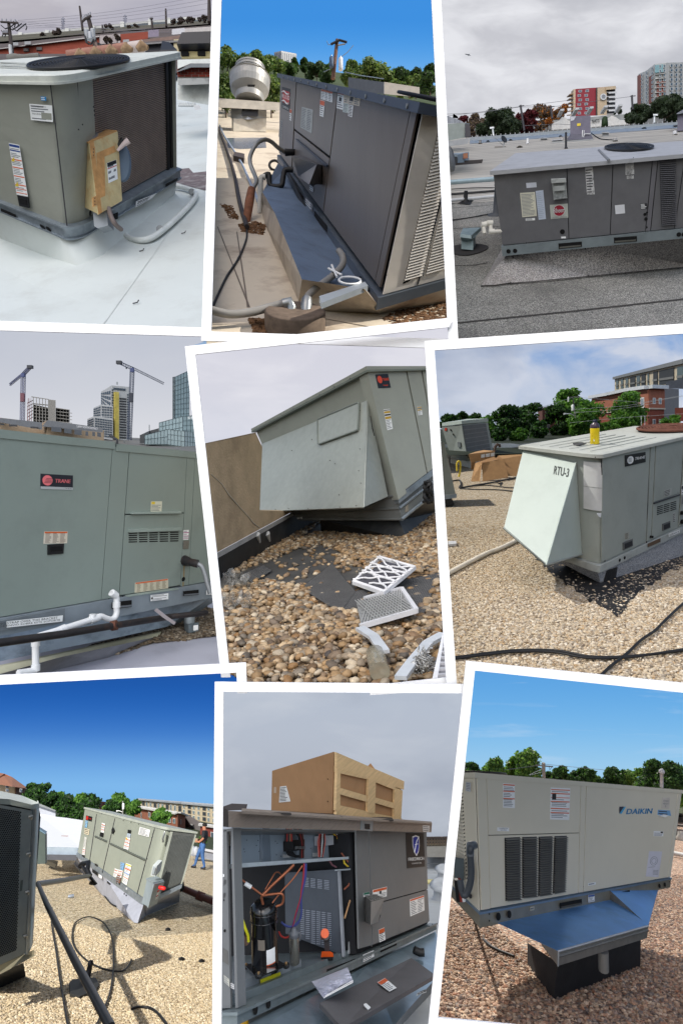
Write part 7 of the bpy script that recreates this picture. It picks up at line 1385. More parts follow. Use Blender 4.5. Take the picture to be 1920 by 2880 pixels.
# cables and pipe
 cord(p,'power_cord','black cord crossing the gravel along the front','cord',p.gg(z(190,2012,280,2003,420,1984,600,1968,800,1970,900,1985,1000,2005,1130,2010,1250,2005,1400,1990,1620,1962),.03),.011,RUBBER);cord(p,'power_cord','second thinner black cord running beside the front one','cord',p.gg(z(190,2022,420,1992,600,1976,800,1980,1000,2014,1250,2010,1420,1985,1620,1954),.03),.009,RUBBER)
 cord(p,'power_cord','black cord running diagonally over the gravel to the right edge','cord',p.gg(z(1060,2135,1140,2060,1230,1990,1320,1905,1400,1850,1480,1770,1620,1640),.03),.011,RUBBER)
 cord(p,'pvc_pipe','white pipe lying on the gravel and running under the hood','pipe',p.gg(z(150,1520,300,1440,400,1390,480,1360,580,1312),.04),.03,Mat(226,220,206))
 mb=MB();a_=p.gg(z(168,1350,218,1345,216,1328,168,1330),.02);mb.prism(a_,p.n*.03,Mat(206,208,212));p.add('bracket',mb,label='small white bracket lying on the gravel at left',cat='bracket')
# partial unit at left edge
 pu=p.t('rooftop_unit',p.g(*z(150,1110)),'pale unit corner poking in at the left edge, throwing a shadow','air conditioner');du=p.gd(*z(170,1115));mb=MB();a_=PP(z(60,1050,212,1035,145,730,60,690),du);mb.prism(a_,(0,1.2,0),body);p.add('cabinet',mb,pu);p.add('base_rail',MB().prism(PP(z(60,1080,218,1060,220,1035,60,1050),du-.05),(0,1.2,0),GALV),pu);p.add('kerb',MB().prism(PP(z(60,1125,205,1100,190,1062,60,1080),du),(0,.9,0),tarm),pu)
# far unit with coil
 fu=p.t('rooftop_unit',p.g(*z(250,880)),'pale rooftop unit with a dark coil end in the left distance','air conditioner');d0=p.gd(*z(285,880));q=PP(z(185,822,285,842,440,805,330,790,130,636,247,624,405,610,280,612),(d0+1,d0,d0+.9,d0+1.9,d0+1,d0,d0+.9,d0+1.9))
 p.add('cabinet',MB().hexa([q[0],q[1],q[3],q[2],q[4],q[5],q[7],q[6]],body),fu);lp=Patch(q[0],q[1],q[5],q[4]);rp=Patch(q[1],q[2],q[6],q[5])
 mb=MB();mb.rect(rp,.03,.08,.9,.97,.02,Mat(112,114,116,ro=.6));cpp=p.add('coil',mb,fu);[p.add('coil_rib',(lambda m_:(m_.rect(rp,.03,.12+i*.12,.9,.14+i*.12,.012,Mat(140,142,142),.02),m_)[1])(MB()),fu)for i in range(7)]
 mb=MB();a_=[v+V3((0,-.05,.02))for v in(q[4],q[5],q[6],q[7])];mb.prism(a_,(0,0,.14),hoodm);p.add('top_cover',mb,fu)
 for s_ in(z(150,660,162,658,162,642,150,644),):p.add('brand_plate',MB().plate(lp,s_,.02,Mat(200,60,40)),fu)
 for s_ in((185,655,3),(200,682,3),(215,796,3),(265,800,3),(278,804,3)):p.add('knockout',MB().dot(lp,z(s_[0],s_[1]),3,.02,HOLE),fu)
 p.add('outlet',MB().plate(lp,z(228,755,246,757,244,728,226,726),.03,Mat(120,126,128)),fu)
 for s_ in(z(240,640,292,638,292,842,280,842),):pass
 mb=MB();k_=PP(z(182,852,300,882,440,846,440,808,288,842,185,825),d0-.05);mb.prism(k_,(0,.6,0),Mat(196,204,210));p.add('kerb',mb,fu)
# cardboard
 cbm=M('cardboard',S(186,146,104),ro=.85,var=.08,scale=8);cbd=Mat(160,122,84,ro=.9)
 def cbox(lab,faces,d,name='cardboard_box'):
  t=p.t(name,P(*faces[0][0][0],d),lab,'cardboard box','opened cardboard boxes')
  for i,(q_,off)in enumerate(faces):mb=MB();mb.prism([P(*s_,d+o_)for s_,o_ in zip(q_,off)],(0,.02,.0),cbm if i !=len(faces)-1 or len(faces)<3 else cbd);p.add('flap' if i else 'side',mb,t)
  return t
 db=p.gd(*z(420,960))
 cbox('open cardboard box standing nearest with spread flaps',[(z(375,962,527,938,500,830,370,850),(0,0,.15,.15)),(z(305,960,355,975,370,850,330,852),(.1,0,.1,.3)),(z(330,852,370,852,468,832,440,815),(.3,.1,.2,.6))],db)
 cbox('cardboard box with printed labels behind the nearest one',[(z(305,850,447,822,445,780,290,800),(.8,.8,.8,.8)),(z(290,800,445,780,380,775,330,785),(.8,.8,1.4,1.4)),(z(305,890,330,890,330,845,305,850),(.7,.7,.7,.7))],db)
 cbox('cardboard box at the right against the RTU-3 hood',[(z(520,930,600,930,615,806,492,828),(.3,.3,.5,.5)),(z(468,808,615,800,615,830,492,828),(.7,.7,.5,.5)),(z(447,830,500,835,492,828,468,808),(.5,.4,.5,.7))],db)
 for i in range(3):p.add('shipping_label',MB().prism(PP(z(365+i*28,822-i*4,388+i*28,818-i*4,388+i*28,798-i*4,365+i*28,802-i*4),db+.75),(0,-.01,0),WHITE),label='white shipping label on the printed box, '+('left','middle','right')[i],cat='label')
 cord(p,'yellow_hose','yellow hose hanging beside the cardboard boxes','hose',PP(z(222,900,220,860,228,843,240,850,240,890,232,935),db),.03,YEL);cord(p,'black_hose','black hose running from the yellow one over the gravel','hose',p.gg(z(190,960,235,955,245,980,240,1000,330,985,450,965,590,935),.04),.025,RUBBER)
 for i,q in enumerate((z(240,1005,350,1010,470,1012,590,1025),z(300,990,400,985,520,998,580,1000),z(460,968,475,975,490,968,478,985))):cord(p,'thin_cable',['thin cable trailing right below the boxes','second thin cable just below the boxes','small cable knot in front of the boxes'][i],'cable',p.gg(q,.02),.014,RUBBER)
 p.add('vent_elbow',MB().tube(PP(z(445,780,450,752,462,742,474,745,476,758),db+1.4),.045,Mat(74,56,48),8),label='brown bent pipe behind the cardboard boxes',cat='pipe')
# parapet
 mb=MB();dp=d0+3.5;mb.prism(PP(z(120,860,190,800,450,792,620,775,620,745,540,735,430,735,120,740),dp),(0,1,0),Mat(206,210,214));mb.prism(PP(z(440,790,620,774,620,755,440,768),dp-.05),(0,.1,0),Mat(120,126,130));mb.prism(PP(z(590,752,1110,690,1110,678,590,740),dp-1),(0,1,0),Mat(190,198,206));p.add('parapet_wall',mb,label='white coated parapet behind the gravel roof',cat='wall')
# buildings
 bk=M('red_brown_brick',S(134,74,60),ro=.9,var=.15,scale=4);bk2=M('upper_brick',S(156,100,80),ro=.9,var=.12,scale=4);stone=Mat(190,180,160)
 ap=p.t('apartment_block',zt.p(1350,200,75),'long beige apartment block with dark balconies at the upper right','building');mb=MB();ff=pxbox(mb,[zt.c(1130,138,225,80),zt.c(1580,22,190,66)],8,stone);p.add('wall',mb,ap);F0=ff[0]
 p.add('roof_band',MB().rect(F0,0,.83,1,1.0,.3,Mat(118,122,126)),ap)
 for i,(a0,a1,m_)in enumerate(((.03,.07,0),(.11,.15,0),(.19,.23,0),(.26,.34,1),(.36,.41,0),(.43,.49,1),(.52,.54,0),(.6,.66,1),(.68,.87,1),(.91,.98,0))):mb=MB();mb.rect(F0,a0,.12,a1,.76,.05,Mat(50,54,58)if m_ else Mat(78,96,100,ro=.2),.02);w_=p.add('balcony_opening' if m_ else 'window',mb,ap);p.add('railing',MB().rect(F0,a0,.3,a1,.4,.05,Mat(110,112,112),.1),w_)
 bb=p.t('brick_building',zt.p(1340,460,55),'three storey red brick building with a white cornice','building');mb=MB();ff=pxbox(mb,[zt.c(985,262,480,66),zt.c(1098,242,480,62),zt.c(1230,212,480,59),zt.c(1345,196,480,55),zt.c(1446,200,480,57)],6,bk);p.add('wall',mb,bb)
 for i,F_ in enumerate(ff):p.add('upper_wall',MB().rect(F_,0,.5,1,.92,.05,bk2),bb);p.add('cornice',MB().rect(F_,-.02,.94,1.02,1.02,.4,Mat(206,210,214)),bb);p.add('band_course',MB().rect(F_,0,.48,1,.51,.12,Mat(190,184,170)),bb)
 for F_,x0,y0,x1_,y1_ in((ff[3],.22,.6,.4,.74),(ff[3],.6,.6,.78,.74),(ff[3],.22,.12,.4,.26),(ff[3],.6,.12,.78,.26),(ff[2],.62,.52,.82,.76),(ff[1],.2,.5,.3,.7),(ff[0],.3,.5,.5,.7)):window(p,F_,x0,y0,x1_,y1_,bb,Mat(120,136,150,ro=.2),Mat(220,222,222),o=.06)
 gb=p.t('grey_building',zt.p(1500,440,58),'grey flat building wing beside the brick one','building');mb=MB();ff=pxbox(mb,[zt.c(1446,206,480,58.5),zt.c(1540,214,480,62)],5,Mat(120,118,120));p.add('wall',mb,gb);p.add('window',MB().rect(ff[0],.15,.1,.45,.25,.1,Mat(100,110,120)),gb);mb=MB();pxbox(mb,[zt.c(1456,170,208,64),zt.c(1600,140,215,64)],4,Mat(92,98,106));p.add('upper_wing',mb,gb);mb=MB();pxbox(mb,[zt.c(1514,335,420,54),zt.c(1600,330,420,54)],4,bk);p.add('brick_wing',mb,gb)
 lb=p.t('brick_building',zt.p(690,500,62),'darker brick building half hidden behind the middle trees','building');mb=MB();ff=pxbox(mb,[zt.c(640,332,540,66),zt.c(668,330,540,63),zt.c(760,315,540,64)],5,M('dark_brick',S(96,62,54),ro=.9,var=.15,scale=4));p.add('wall',mb,lb);mb=MB();mb.rect(ff[0],0,.96,1,1.0,.2,Mat(150,150,150));mb.rect(ff[1],0,.96,1,1,.2,Mat(150,150,150));p.add('cornice',mb,lb);[window(p,ff[1],.3,.12+i*.22,.5,.24+i*.22,lb,Mat(80,84,90),Mat(130,130,130))for i in range(4)]
 p.add('street_ground',MB().poly(PP(zt(-60,640,1620,600,1620,470,-60,470),(22,40,90,90)),Mat(40,48,34,ro=1)),kind=ST)
 g=[leafmat('leaf_summer',66,104,46),leafmat('leaf_summer_pale',104,146,62)];dk=[leafmat('leaf_dark_green',36,58,34),leafmat('leaf_summer',66,104,46)]  # paler and darker greens, mixed at random leaf by leaf
 for u,v0,v1,w,d,lm,lab,n_ in((60,480,372,120,48,dk,'dark tree row, first from the left edge',2500),(150,480,360,130,50,dk,'dark tree row, second from the left edge',2500),(240,480,372,110,52,dk,'dark tree row, third from the left edge',2200),(320,560,375,110,45,g,'sunlit green tree above the far coil unit',2600),(450,560,308,170,50,dk,'tall dark tree left of the middle gap',4500),(585,560,296,140,52,dk,'tall dark tree with a pointed top',4200),(640,560,420,120,44,dk,'dark low tree under the brick building',2600),(520,560,465,110,38,g,'small bright tree in front of the dark ones',2600),(400,560,460,110,38,dk,'dark bush behind the far unit',2400),(860,560,188,210,55,g,'largest round green tree in the centre',6500),(770,560,290,130,52,dk,'dark tree at the left foot of the largest one',3800),(940,560,280,190,50,g,'broad tree right of the largest one',4500),(930,560,350,170,42,g,'lower bright tree behind the bottle',4200),(1215,500,218,190,46,g,'leafy tree in front of the brick building',6500),(1180,500,400,190,42,g,'low bush at the foot of the leafy tree',3000),(1060,510,430,90,42,g,'small bush left of the leafy tree',1800),(1500,480,380,130,40,[g[0],leafmat('leaf_summer_pale',104,146,62)],'thin shrub in front of the grey building',1300)):
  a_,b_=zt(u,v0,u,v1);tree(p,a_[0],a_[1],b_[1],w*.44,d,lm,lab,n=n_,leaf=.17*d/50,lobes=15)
 ul=p.t('utility_pole',zt.p(872,350,40),'slim utility pole with a white transformer among the trees','utility pole');p.add('pole',MB().tube([zt.p(880,400,40),zt.p(862,262,40)],.04,Mat(120,118,112),6),ul);p.add('transformer',MB().lathe(zt.p(862,352,39.8),(0,0,1),[(.08,0),(.08,.36),(.04,.4)],WHITE,10),ul);p.add('crossarm',MB().tube([zt.p(832,268,40),zt.p(905,262,40)],.03,Mat(90,88,84),5),ul);p.add('arrester',MB().lathe(zt.p(834,296,39.9),(0,0,1),[(.05,0),(.05,.28),(.02,.34)],WHITE,8),ul)
 sl=p.t('street_lamp',zt.p(830,375,38),'curved arm street lamp below the utility pole','street lamp');p.add('arm',MB().tube([zt.p(870,385,38),zt.p(850,372,38),zt.p(806,374,38)],[.02,.02,.06],Mat(206,212,214),6),sl)
 mb=MB();[mb.tube([P(*zt(*a_),39),P(*zt(*b_),37),P(*zt(*c_),36)],.01,Mat(170,176,180),4)for a_,b_,c_ in(((860,268),(760,300),(640,335)),((870,265),(1300,300),(1600,250)),((860,345),(1200,322),(1600,255)),((840,430),(1200,395),(1600,370)),((870,365),(1100,350),(1420,300)))];p.add('power_lines',mb,label='thin power lines running right from the slim pole',cat='power lines',kind='stuff')
 p.add('metal_gantry',MB().tube([zt.p(1300,460,41),zt.p(1300,385,41),zt.p(1322,385,41),zt.p(1322,460,41)],.02,Mat(200,204,206),4),label='thin white frame in front of the brick building',cat='frame')
place6()
# PLACE 7: two Trane units on gravel under a deep blue sky
def person(p,foot,H,face,group=None):
 'one continuous skinned body, walking, holding a box in front; face: unit vector of travel'
 up=p.n;fw=face;sd=fw.cross(up).normalized()
 def q(f_,s_,h):return foot+fw*f_*H+sd*s_*H+up*h*H
 J=[('pel',q(0,0,.53),.085),('wai',q(.0,0,.61),.078),('che',q(.01,0,.73),.098),('nec',q(.025,0,.835),.036),('hd0',q(.045,0,.885),.052),('hd1',q(.055,0,.945),.056)]
 E=[(0,1),(1,2),(2,3),(3,4),(4,5)]
 def ch(root,pts):
  prev=root
  for a,r in pts:J.append(('',a,r));E.append((prev,len(J)-1));prev=len(J)-1
  return prev
 for s_ in(-1,1):
  ch(2,[(q(.0,s_*.105,.80),.046),(q(-.03,s_*.135,.66),.033),(q(.07,s_*.11,.575),.027),(q(.15,s_*.09,.585),.02),(q(.185,s_*.08,.59),.018)])
  st=.09*s_
  ch(0,[(q(st*.3,s_*.05,.47),.068),(q(st*.9+.02,s_*.052,.28),.046),(q(st*1.6-.02,s_*.05,.06),.03),(q(st*1.6+.05,s_*.055,.025),.026)])
 me=bpy.data.meshes.new('skeleton');me.from_pydata([tuple(j[1]-foot)for j in J],E,[]);o=bpy.data.objects.new('skeleton',me);COL.objects.link(o)
 md=o.modifiers.new('s','SKIN');
 for i,j in enumerate(J):me.skin_vertices[0].data[i].radius=(j[2]*H,j[2]*H*(1 if j[0] !='che' else .8))
 me.skin_vertices[0].data[0].use_root=True;sb=o.modifiers.new('u','SUBSURF');sb.levels=2;sb.render_levels=2
 dg=bpy.context.evaluated_depsgraph_get();m2=bpy.data.meshes.new_from_object(o.evaluated_get(dg));bpy.data.objects.remove(o)
 skin=Mat(176,120,94,ro=.5);shirt=Mat(34,36,42,ro=.85);jean=M('blue_denim',S(62,98,150),ro=.85,var=.3,scale=9)
 t=p.t('person',foot,'person in black T-shirt and blue jeans walking left with a box in both hands','person')
 m2.materials.clear();[m2.materials.append(m)for m in(skin,shirt,jean)]
 for f in m2.polygons:
  c=f.center;h=c.dot(up)/H;s_=abs(c.dot(sd))/H;fr=c.dot(fw)/H;f.use_smooth=True
  f.material_index=2 if h<.56 and not (s_>.07 and fr>.03 and h>.54)and not (fr>.1)else(1 if(.55<=h<.845 and fr<.05 and(s_<.12 or h>.68))else 0)
  if h<.53:f.material_index=2
 b=bpy.data.objects.new('body',m2);p.col.objects.link(b);b.parent=t;b['_base']=tuple(foot)
 mb=MB();c=q(.045,0,.955);mb.lathe(c-up*.02*H,up,[(.058*H,0),(.066*H,.02*H),(.06*H,.05*H),(.03*H,.07*H)],Mat(26,22,22,ro=.8),14);p.add('hair',mb,t)
 p.add('belt',MB().lathe(q(.0,0,.535),up,[(.095*H,0),(.093*H,.02*H)],BLACK,14),t)
 for s_ in(-1,1):
  st=.09*s_*1.6;p.add('shoe',MB().tube([q(st-.05,s_*.05,.03),q(st,s_*.05,.03),q(st+.07,s_*.055,.018)],[.03*H,.036*H,.022*H],BLACK,8),t)
 for s_ in(-1,1):
  for k in range(4):p.add('finger',MB().tube([q(.185,s_*(.085-k*.012),.588),q(.205,s_*(.08-k*.012),.575)],.006*H,skin,5),t)
  p.add('thumb',MB().tube([q(.18,s_*.07,.6),q(.2,s_*.055,.61)],.007*H,skin,5),t)
 mb=MB();c=q(.2,0,.6);mb.hexa([c+fw*a*.07*H+sd*b_*.09*H+up*e*.045*H for e in(-1,1)for b_ in(-1,1)for a in(-1,1)],Mat(150,132,112,ro=.9));p.add('carton',mb,label='small tan carton in the hands of the person',cat='carton')
def place7():
 p=PL[7];z=Z(0,1850,.4464);zt=Z(0,2150,.3954);U=UN[7];f,L=U.face('front'),U.face('left')
 gcol=[S(208,188,152),S(228,210,178),S(176,156,124),S(240,228,202),S(150,132,108),S(214,198,164)]
 O=[(-60,2960),(640,2960),(640,2400),(450,2380),(-60,2400)];ground(p,'roof',[O],speckle('gravel_far',gcol,34,bump=.8))
 a=scatter(p,[[(-10,2890),(620,2890),(620,2620),(360,2640),(90,2560),(-10,2620)]],90000,seed=31,dmax=9.2);stones(p,'gravel','sunlit tan roof gravel between the two units',stonemat('tan_gravel',gcol,.8),a,.0115,squash=.6,seed=32)
 body=Mat(150,156,144,ro=.45,var=.03);capm=Mat(172,178,168,ro=.45)
 th=p.t('rooftop_unit',U.at(.5,.5,0),'sunlit sage rooftop unit with many labels, standing on a grey kerb','air conditioner')
 ra=.16;rb=.045;foot=U.rounded(ra,rb,8,(.005,.003),(.99,.995));mb=MB();U.col(mb,foot,.08,.985,body);p.add('cabinet',mb,th)
 mb=MB();ft=U.rounded(ra,rb,8,(-.02,-.006),(1.02,1.005));U.col(mb,ft,.965,1.0,capm);p.add('top_cover',mb,th)
 for q in((690,340,640,700),(820,370,733,775),(1100,448,972,955)):p.add('panel_seam',MB().tube([L.pt(zt(q[0],q[1]+14),.004),L.pt(zt(q[2],q[3]-12),.004)],.012,INK,4),th)
 for q in((680,510,765,548),(788,562,1035,678)):p.add('door_rail',MB().tube([L.pt(zt(q[0],q[1]),.01),L.pt(zt(q[2],q[3]),.01)],.02,Mat(90,96,90),4),th)
 OB=[(.78,.86,ORANGE),(.5,.56,ORANGE),(.25,.3,ORANGE)]
 def stk(*q,**k):decal(p,L,zt(*q),th,o=.012,**k)
 stk(614,394,655,404,660,372,617,362,rows=0,base=BLACK,pic=(.04,.1,.38,.9,REDP),txt=[('TRANE',.42,.35,.95,.65,REDP)],name='brand_plate',label='small TRANE plate')
 stk(607,446,622,450,629,402,613,398,rows=4,base=Mat(130,180,214));stk(603,492,635,503,641,462,607,452,rows=3,base=Mat(216,206,178),ink=INK);stk(596,590,613,598,622,520,607,514,rows=8,base=Mat(214,214,206));stk(588,640,607,646,613,600,596,592,rows=6,bands=OB);stk(586,668,603,674,607,648,588,642,rows=0,base=BLACK)
 stk(722,480,742,487,753,422,730,414,rows=7,bands=OB);stk(712,510,738,518,742,490,718,482,rows=0,base=BLACK);stk(912,488,934,492,938,468,915,463,rows=0,base=BLACK);stk(906,515,930,522,935,494,911,490,rows=3,base=Mat(190,206,222));stk(884,596,918,608,931,525,902,516,rows=9,bands=OB,pic=(.05,.8,.35,.97,YEL));stk(989,497,1064,516,1073,465,1000,444,rows=6,ink=INK,label='white model number label');stk(810,795,832,803,845,748,822,738,rows=6,bands=OB[:2]);stk(860,745,880,752,890,704,864,695,rows=4,base=Mat(120,170,216));stk(835,796,868,806,880,756,846,746,rows=6,bands=OB);stk(876,838,906,860,942,716,902,700,rows=14,bands=[(.9,.97,YEL),(.7,.76,ORANGE),(.5,.54,Mat(80,130,200)),(.28,.32,ORANGE)]);stk(830,832,858,845,872,790,840,780,rows=3,base=Mat(120,80,60));stk(830,846,860,860,864,832,836,822,rows=0,base=BLACK);stk(675,728,697,738,700,712,680,703,rows=0,base=BLACK);stk(899,888,908,892,911,878,902,874,rows=2)
 p.add('handle_latch',MB().plate(L,zt(803,485,812,494,822,470,812,448,803,460),.02,RUBBER,.01),th)
 p.add('knockout',MB().dot(L,zt(736,763),3,.005,HOLE,.012),th)
 screws(p,L,zt(880,398,935,412,990,425,1102,455,1098,470,1088,495,1082,520,1072,565,725,350,1050,670),th,1.4,INK)
 cm=Mat(116,120,118,ro=.4,mt=.2);p.add('coil',MB().rect(f,.22,.1,.98,.95,.03,Mat(92,94,92)),th);cp=f.sub(.28,.12,.97,.93,.034);mb=MB()
 for i in range(46):mb.rect(cp,0,i/46,1,(i+.42)/46,.01,cm)
 for i in range(16):mb.rect(cp,i/16,0,(i+.2)/16,1,.012,cm)
 p.add('coil_guard',mb,th,kind='stuff')
 for (x0,x1)in((.22,.29),(.96,1.0)):p.add('guard_frame',MB().rect(f,x0,.09,x1,.95,.05,capm),th)
 p.add('lifting_hook',MB().tube([f.pt(zt(1168,470),.08),f.pt(zt(1150,520),.12),f.pt(zt(1155,545),.08)],.02,STEEL,5),th)
 mb=MB();U.col(mb,U.rounded(ra,rb,8,(-.02,-.005),(1.02,1.0)),.0,.075,GALV);p.add('base_rail',mb,th)
 for q in(zt(668,765,705,790,705,768,670,742),zt(715,800,735,812,735,792,715,780),zt(775,842,800,862,800,848,775,828)):p.add('lifting_slot',MB().plate(L,q,.01,HOLE if q[0][0] !=zt(715,0)[0]else WHITE,.03),th)
 for q in((898,918),(912,930)):p.add('rail_hole',MB().dot(L,zt(*q),2.4,.01,HOLE,.035),th)
# switch and outlet on the corner
 db=U.at(0,0,.3)[1]-.35;gb=Mat(150,164,172,ro=.45,mt=.1)
 t=p.t('disconnect_switch',zt.p(1080,1000,db),'grey disconnect box with a red handle on the sunlit unit corner','switch box');q=zt(1050,1010,1108,985,1092,848,1160,832,1010,985,1045,820,1110,806)
 NB,RB,NT,RT,LB,LT=P(*q[0],db),P(*q[1],db+.25),P(*q[2],db-.05),P(*q[3],db+.2),P(*q[4],db+.25),P(*q[5],db+.2);p.add('enclosure',MB().hexa([NB,RB,LB,RB+LB-NB,NT,RT,LT,RT+LT-NT],gb),t);dp_=Patch(NB,RB,RT,NT);p.add('door',MB().rect(dp_,-.04,-.02,1.04,1.02,.03,gb),t)
 mb=MB();tp=Patch(NT,RT,RT+LT-NT,LT);tp.n=V3((0,0,1));mb.rect(tp,-.05,-.05,1.05,1.05,.03,gb);p.add('lid',mb,t)
 p.add('handle',MB().lathe(zt.p(1158,880,db),(1,-.2,-.1),[(.03,-.08),(.036,-.03),(.034,.04),(.02,.06)],Mat(236,30,30,ro=.4),10),t,label='bright red handle');decal(p,dp_,zt(1094,955,1110,948,1128,880,1112,886),t,rows=6,bands=[(.75,.95,REDP),(.3,.4,REDP)],o=.035)
 t=p.t('outlet_cover',zt.p(1095,790,db),'small pale outlet cover above the grey disconnect box','outlet cover');p.add('cover',MB().prism(PP(zt(1072,790,1104,798,1116,724,1088,718),db),(.05,.2,0),Mat(196,204,206)),t);p.add('bubble',MB().prism(PP(zt(1080,778,1098,782,1106,738,1090,734),db-.03),(0,.03,0),Mat(160,170,176)),t)
# kerb
 kb=p.t('roof_kerb',p.g(*z(870,1665)),'grey painted kerb flashing spreading under the sunlit unit','roof kerb');km=Mat(166,170,182,ro=.8,bump=.4)
 A=[L.at(0,0),L.at(.5,0),L.at(.99,0)];B=[p.g(*z(468,1300),.01),p.g(*z(640,1490),.01),p.g(*z(845,1668),.01)];mb=MB();mb.add(A+B,[(0,1,4,3),(1,2,5,4)],km);mb.add([L.at(.99,0),f.at(.05,0),p.g(*z(920,1625),.01),p.g(*z(868,1672),.01),B[2]],[(0,1,2,3,4)],km);mb.add([f.at(.05,0),f.at(1,0),p.g(*z(1130,1540),.01),p.g(*z(920,1625),.01)],[(0,1,2,3)],km);p.add('kerb_side',mb,kb)
 pp=p.t('gas_pipe',p.g(*zt(1400,930)),'brown painted pipe running right from the sunlit unit','gas pipe');rb_=Mat(122,72,62,ro=.7);p.add('pipe',MB().tube([p.g(*zt(1270,868),.3),p.g(*zt(1300,882),.25),p.g(*zt(1420,935),.2),p.g(*zt(1600,1012),.2)],.07,rb_,8),pp);mb=MB();c=p.g(*zt(1425,937),.2);mb.lathe(c,V3((1,0,-.4)),[(.1,-.1),(.1,.1)],rb_,8);p.add('coupling',mb,pp);p.add('elbow',MB().tube([p.g(*zt(1285,880),.4),p.g(*zt(1283,850),.5),p.g(*zt(1270,840),.5)],.09,RUBBER,8),pp)
# near unit on the left with perforated guard
 d0=6.5;nu=p.t('rooftop_unit',z.p(100,1900,d0),'close grey unit with a perforated guard panel at the left edge','air conditioner');sm=Mat(146,154,152,ro=.45,mt=.1)
 ng=Patch(*PP(z(-120,1985,152,1862,196,962,-120,905),(d0-.6,d0,d0-.05,d0-.65)))
 c2=PP(z(152,1868,200,1830,250,940,196,955),(d0,d0+.12,d0+.07,d0-.05))
 mb=MB();a_=PP(z(-120,2010,152,1880,196,945,-120,890),(d0-.5,d0+.05,d0+.0,d0-.6));mb.prism(a_,(0,.3,0),Mat(52,54,54));p.add('cabinet',mb,nu)
 mb=MB();gd_=ng.pxsub(z(-120,1985,152,1862,196,962,-120,905));mb.rect(ng,0,0,1,1,.015,sm);p.add('guard_panel',mb,nu)
 gp=ng.pxsub(z(-120,1930,100,1840,128,968,-120,925),.017);mb=MB();nx,ny=20,78
 for j in range(ny):
  for i in range(nx):
   x=(i+.5+(j % 2)*.5)/(nx+.5);y=(j+.5)/ny;hx,hy=.42/nx,.46/ny
   mb.add([gp.at(x+hx*math.cos(k*math.pi/3),y+hy*1.15*math.sin(k*math.pi/3),.001)for k in range(6)],[(0,1,2,3,4,5)],HOLE)
 p.add('perforation',mb,nu,kind='stuff')
 for q in((168,1003),(155,1238),(148,1478),(135,1755)):p.add('latch',MB().tube([ng.pt(z(q[0]-8,q[1]-4),.04),ng.pt(z(q[0]+4,q[1]-10),.06),ng.pt(z(q[0]+12,q[1]+2),.04),ng.pt(z(q[0]+14,q[1]+12),.03)],.012,STEEL,6),nu)
 p.add('handle_slot',MB().plate(ng,z(118,1470,132,1466,138,1398,124,1402),.002,Mat(90,100,96),.016),nu)
 p.add('corner_post',MB().loft(PP(z(155,1868,180,1870,210,1800,190,1800),(d0,d0+.02,d0+.15,d0+.3)),PP(z(198,950,222,945,250,935,230,930),(d0-.05,d0,d0+.12,d0+.3)),M('bright_corner',S(168,174,172),ro=.3,mt=.4),True),nu)
 p.add('rear_coil',MB().prism(PP(z(205,1800,215,1600,258,1000,250,960,238,960),d0+.3),(0,.3,0),Mat(88,98,106,ro=.5)),nu)
 mb=MB();tp1=PP(z(-120,915,60,925,200,955,250,945,248,915),(d0-.7,d0-.3,d0-.1,d0+.08,d0+.2));tp2=PP(z(-120,880,60,890,200,925,245,918,242,900),(d0-.7,d0-.3,d0-.1,d0+.08,d0+.2));tp3=PP(z(-120,800,0,838,140,868,235,908,238,898),(d0+1,d0+.9,d0+.6,d0+.2,d0+.3))
 mb.add(tp1+tp2,[(i,i+1,6+i,5+i)for i in range(4)],capm,True);mb.add(tp2+tp3,[(i,i+1,6+i,5+i)for i in range(4)],Mat(196,204,198,ro=.4),True);p.add('top_cover',mb,nu)
 mb=MB();a_=PP(z(-120,2060,0,1995,218,1880,218,1838,150,1870,-120,1990),(d0-.5,d0-.3,d0+.05,d0+.05,d0,d0-.5));mb.prism(a_,(0,.12,0),M('rail_tan',S(170,164,140),ro=.4,mt=.4));p.add('base_rail',mb,nu)
 p.add('kerb',MB().add(PP(z(-120,2040,150,1920),d0+.1)+p.gg(z(165,2010,-120,2140)),[(0,1,2,3)],Mat(36,38,40,ro=.7,bump=.5)),nu)
 u2=p.t('rooftop_unit',z.p(270,1290,9),'dark sided unit just behind the perforated one','air conditioner');mb=MB();pxbox(mb,[z.c(238,1080,1300,9),z.c(286,1110,1298,9),z.c(298,1104,1290,9.6)],.8,Mat(92,104,100));mb.loft(PP(z(238,1082,288,1112,288,1106,238,1072),8.98),PP(z(240,1062,298,1098,298,1094,240,1058),10),Mat(120,150,170));p.add('cabinet',mb,u2)
 mb=MB();a_=p.gg(z(285,1300,350,1325,362,1305,300,1285),.1);mb.prism(a_,p.n*.1,Mat(74,70,60));p.add('wood_block',mb,label='weathered wood block lying in the shadow',cat='block')
# tripod arm: black pipes and cords
 bk=Mat(24,25,28,ro=.35)
 bm_=p.t('black_boom',p.g(*z(560,2060)),'long black pole leaning across the gravel from the near unit','pole');p.add('pole',MB().tube([z.p(238,1418,7.6),z.p(300,1560,7.0),z.p(470,1900,5.6),z.p(700,2330,4.5)],[.022,.03,.034,.036],bk,10),bm_)
 p.add('cross_pipe',MB().tube([z.p(240,1426,7.7),z.p(400,1402,9.3),z.p(565,1372,11.2)],.035,bk,8),bm_);mb=MB();mb.tube([z.p(568,1374,11.2),z.p(552,1338,11.3),z.p(560,1290,11.4),z.p(515,1300,11.5),z.p(505,1318,11.5)],.045,bk,8);mb.tube([z.p(515,1302,11.5),z.p(545,1352,11.3),z.p(606,1428,11.2),z.p(565,1418,11.2)],.03,bk,6);p.add('bracket',mb,bm_)
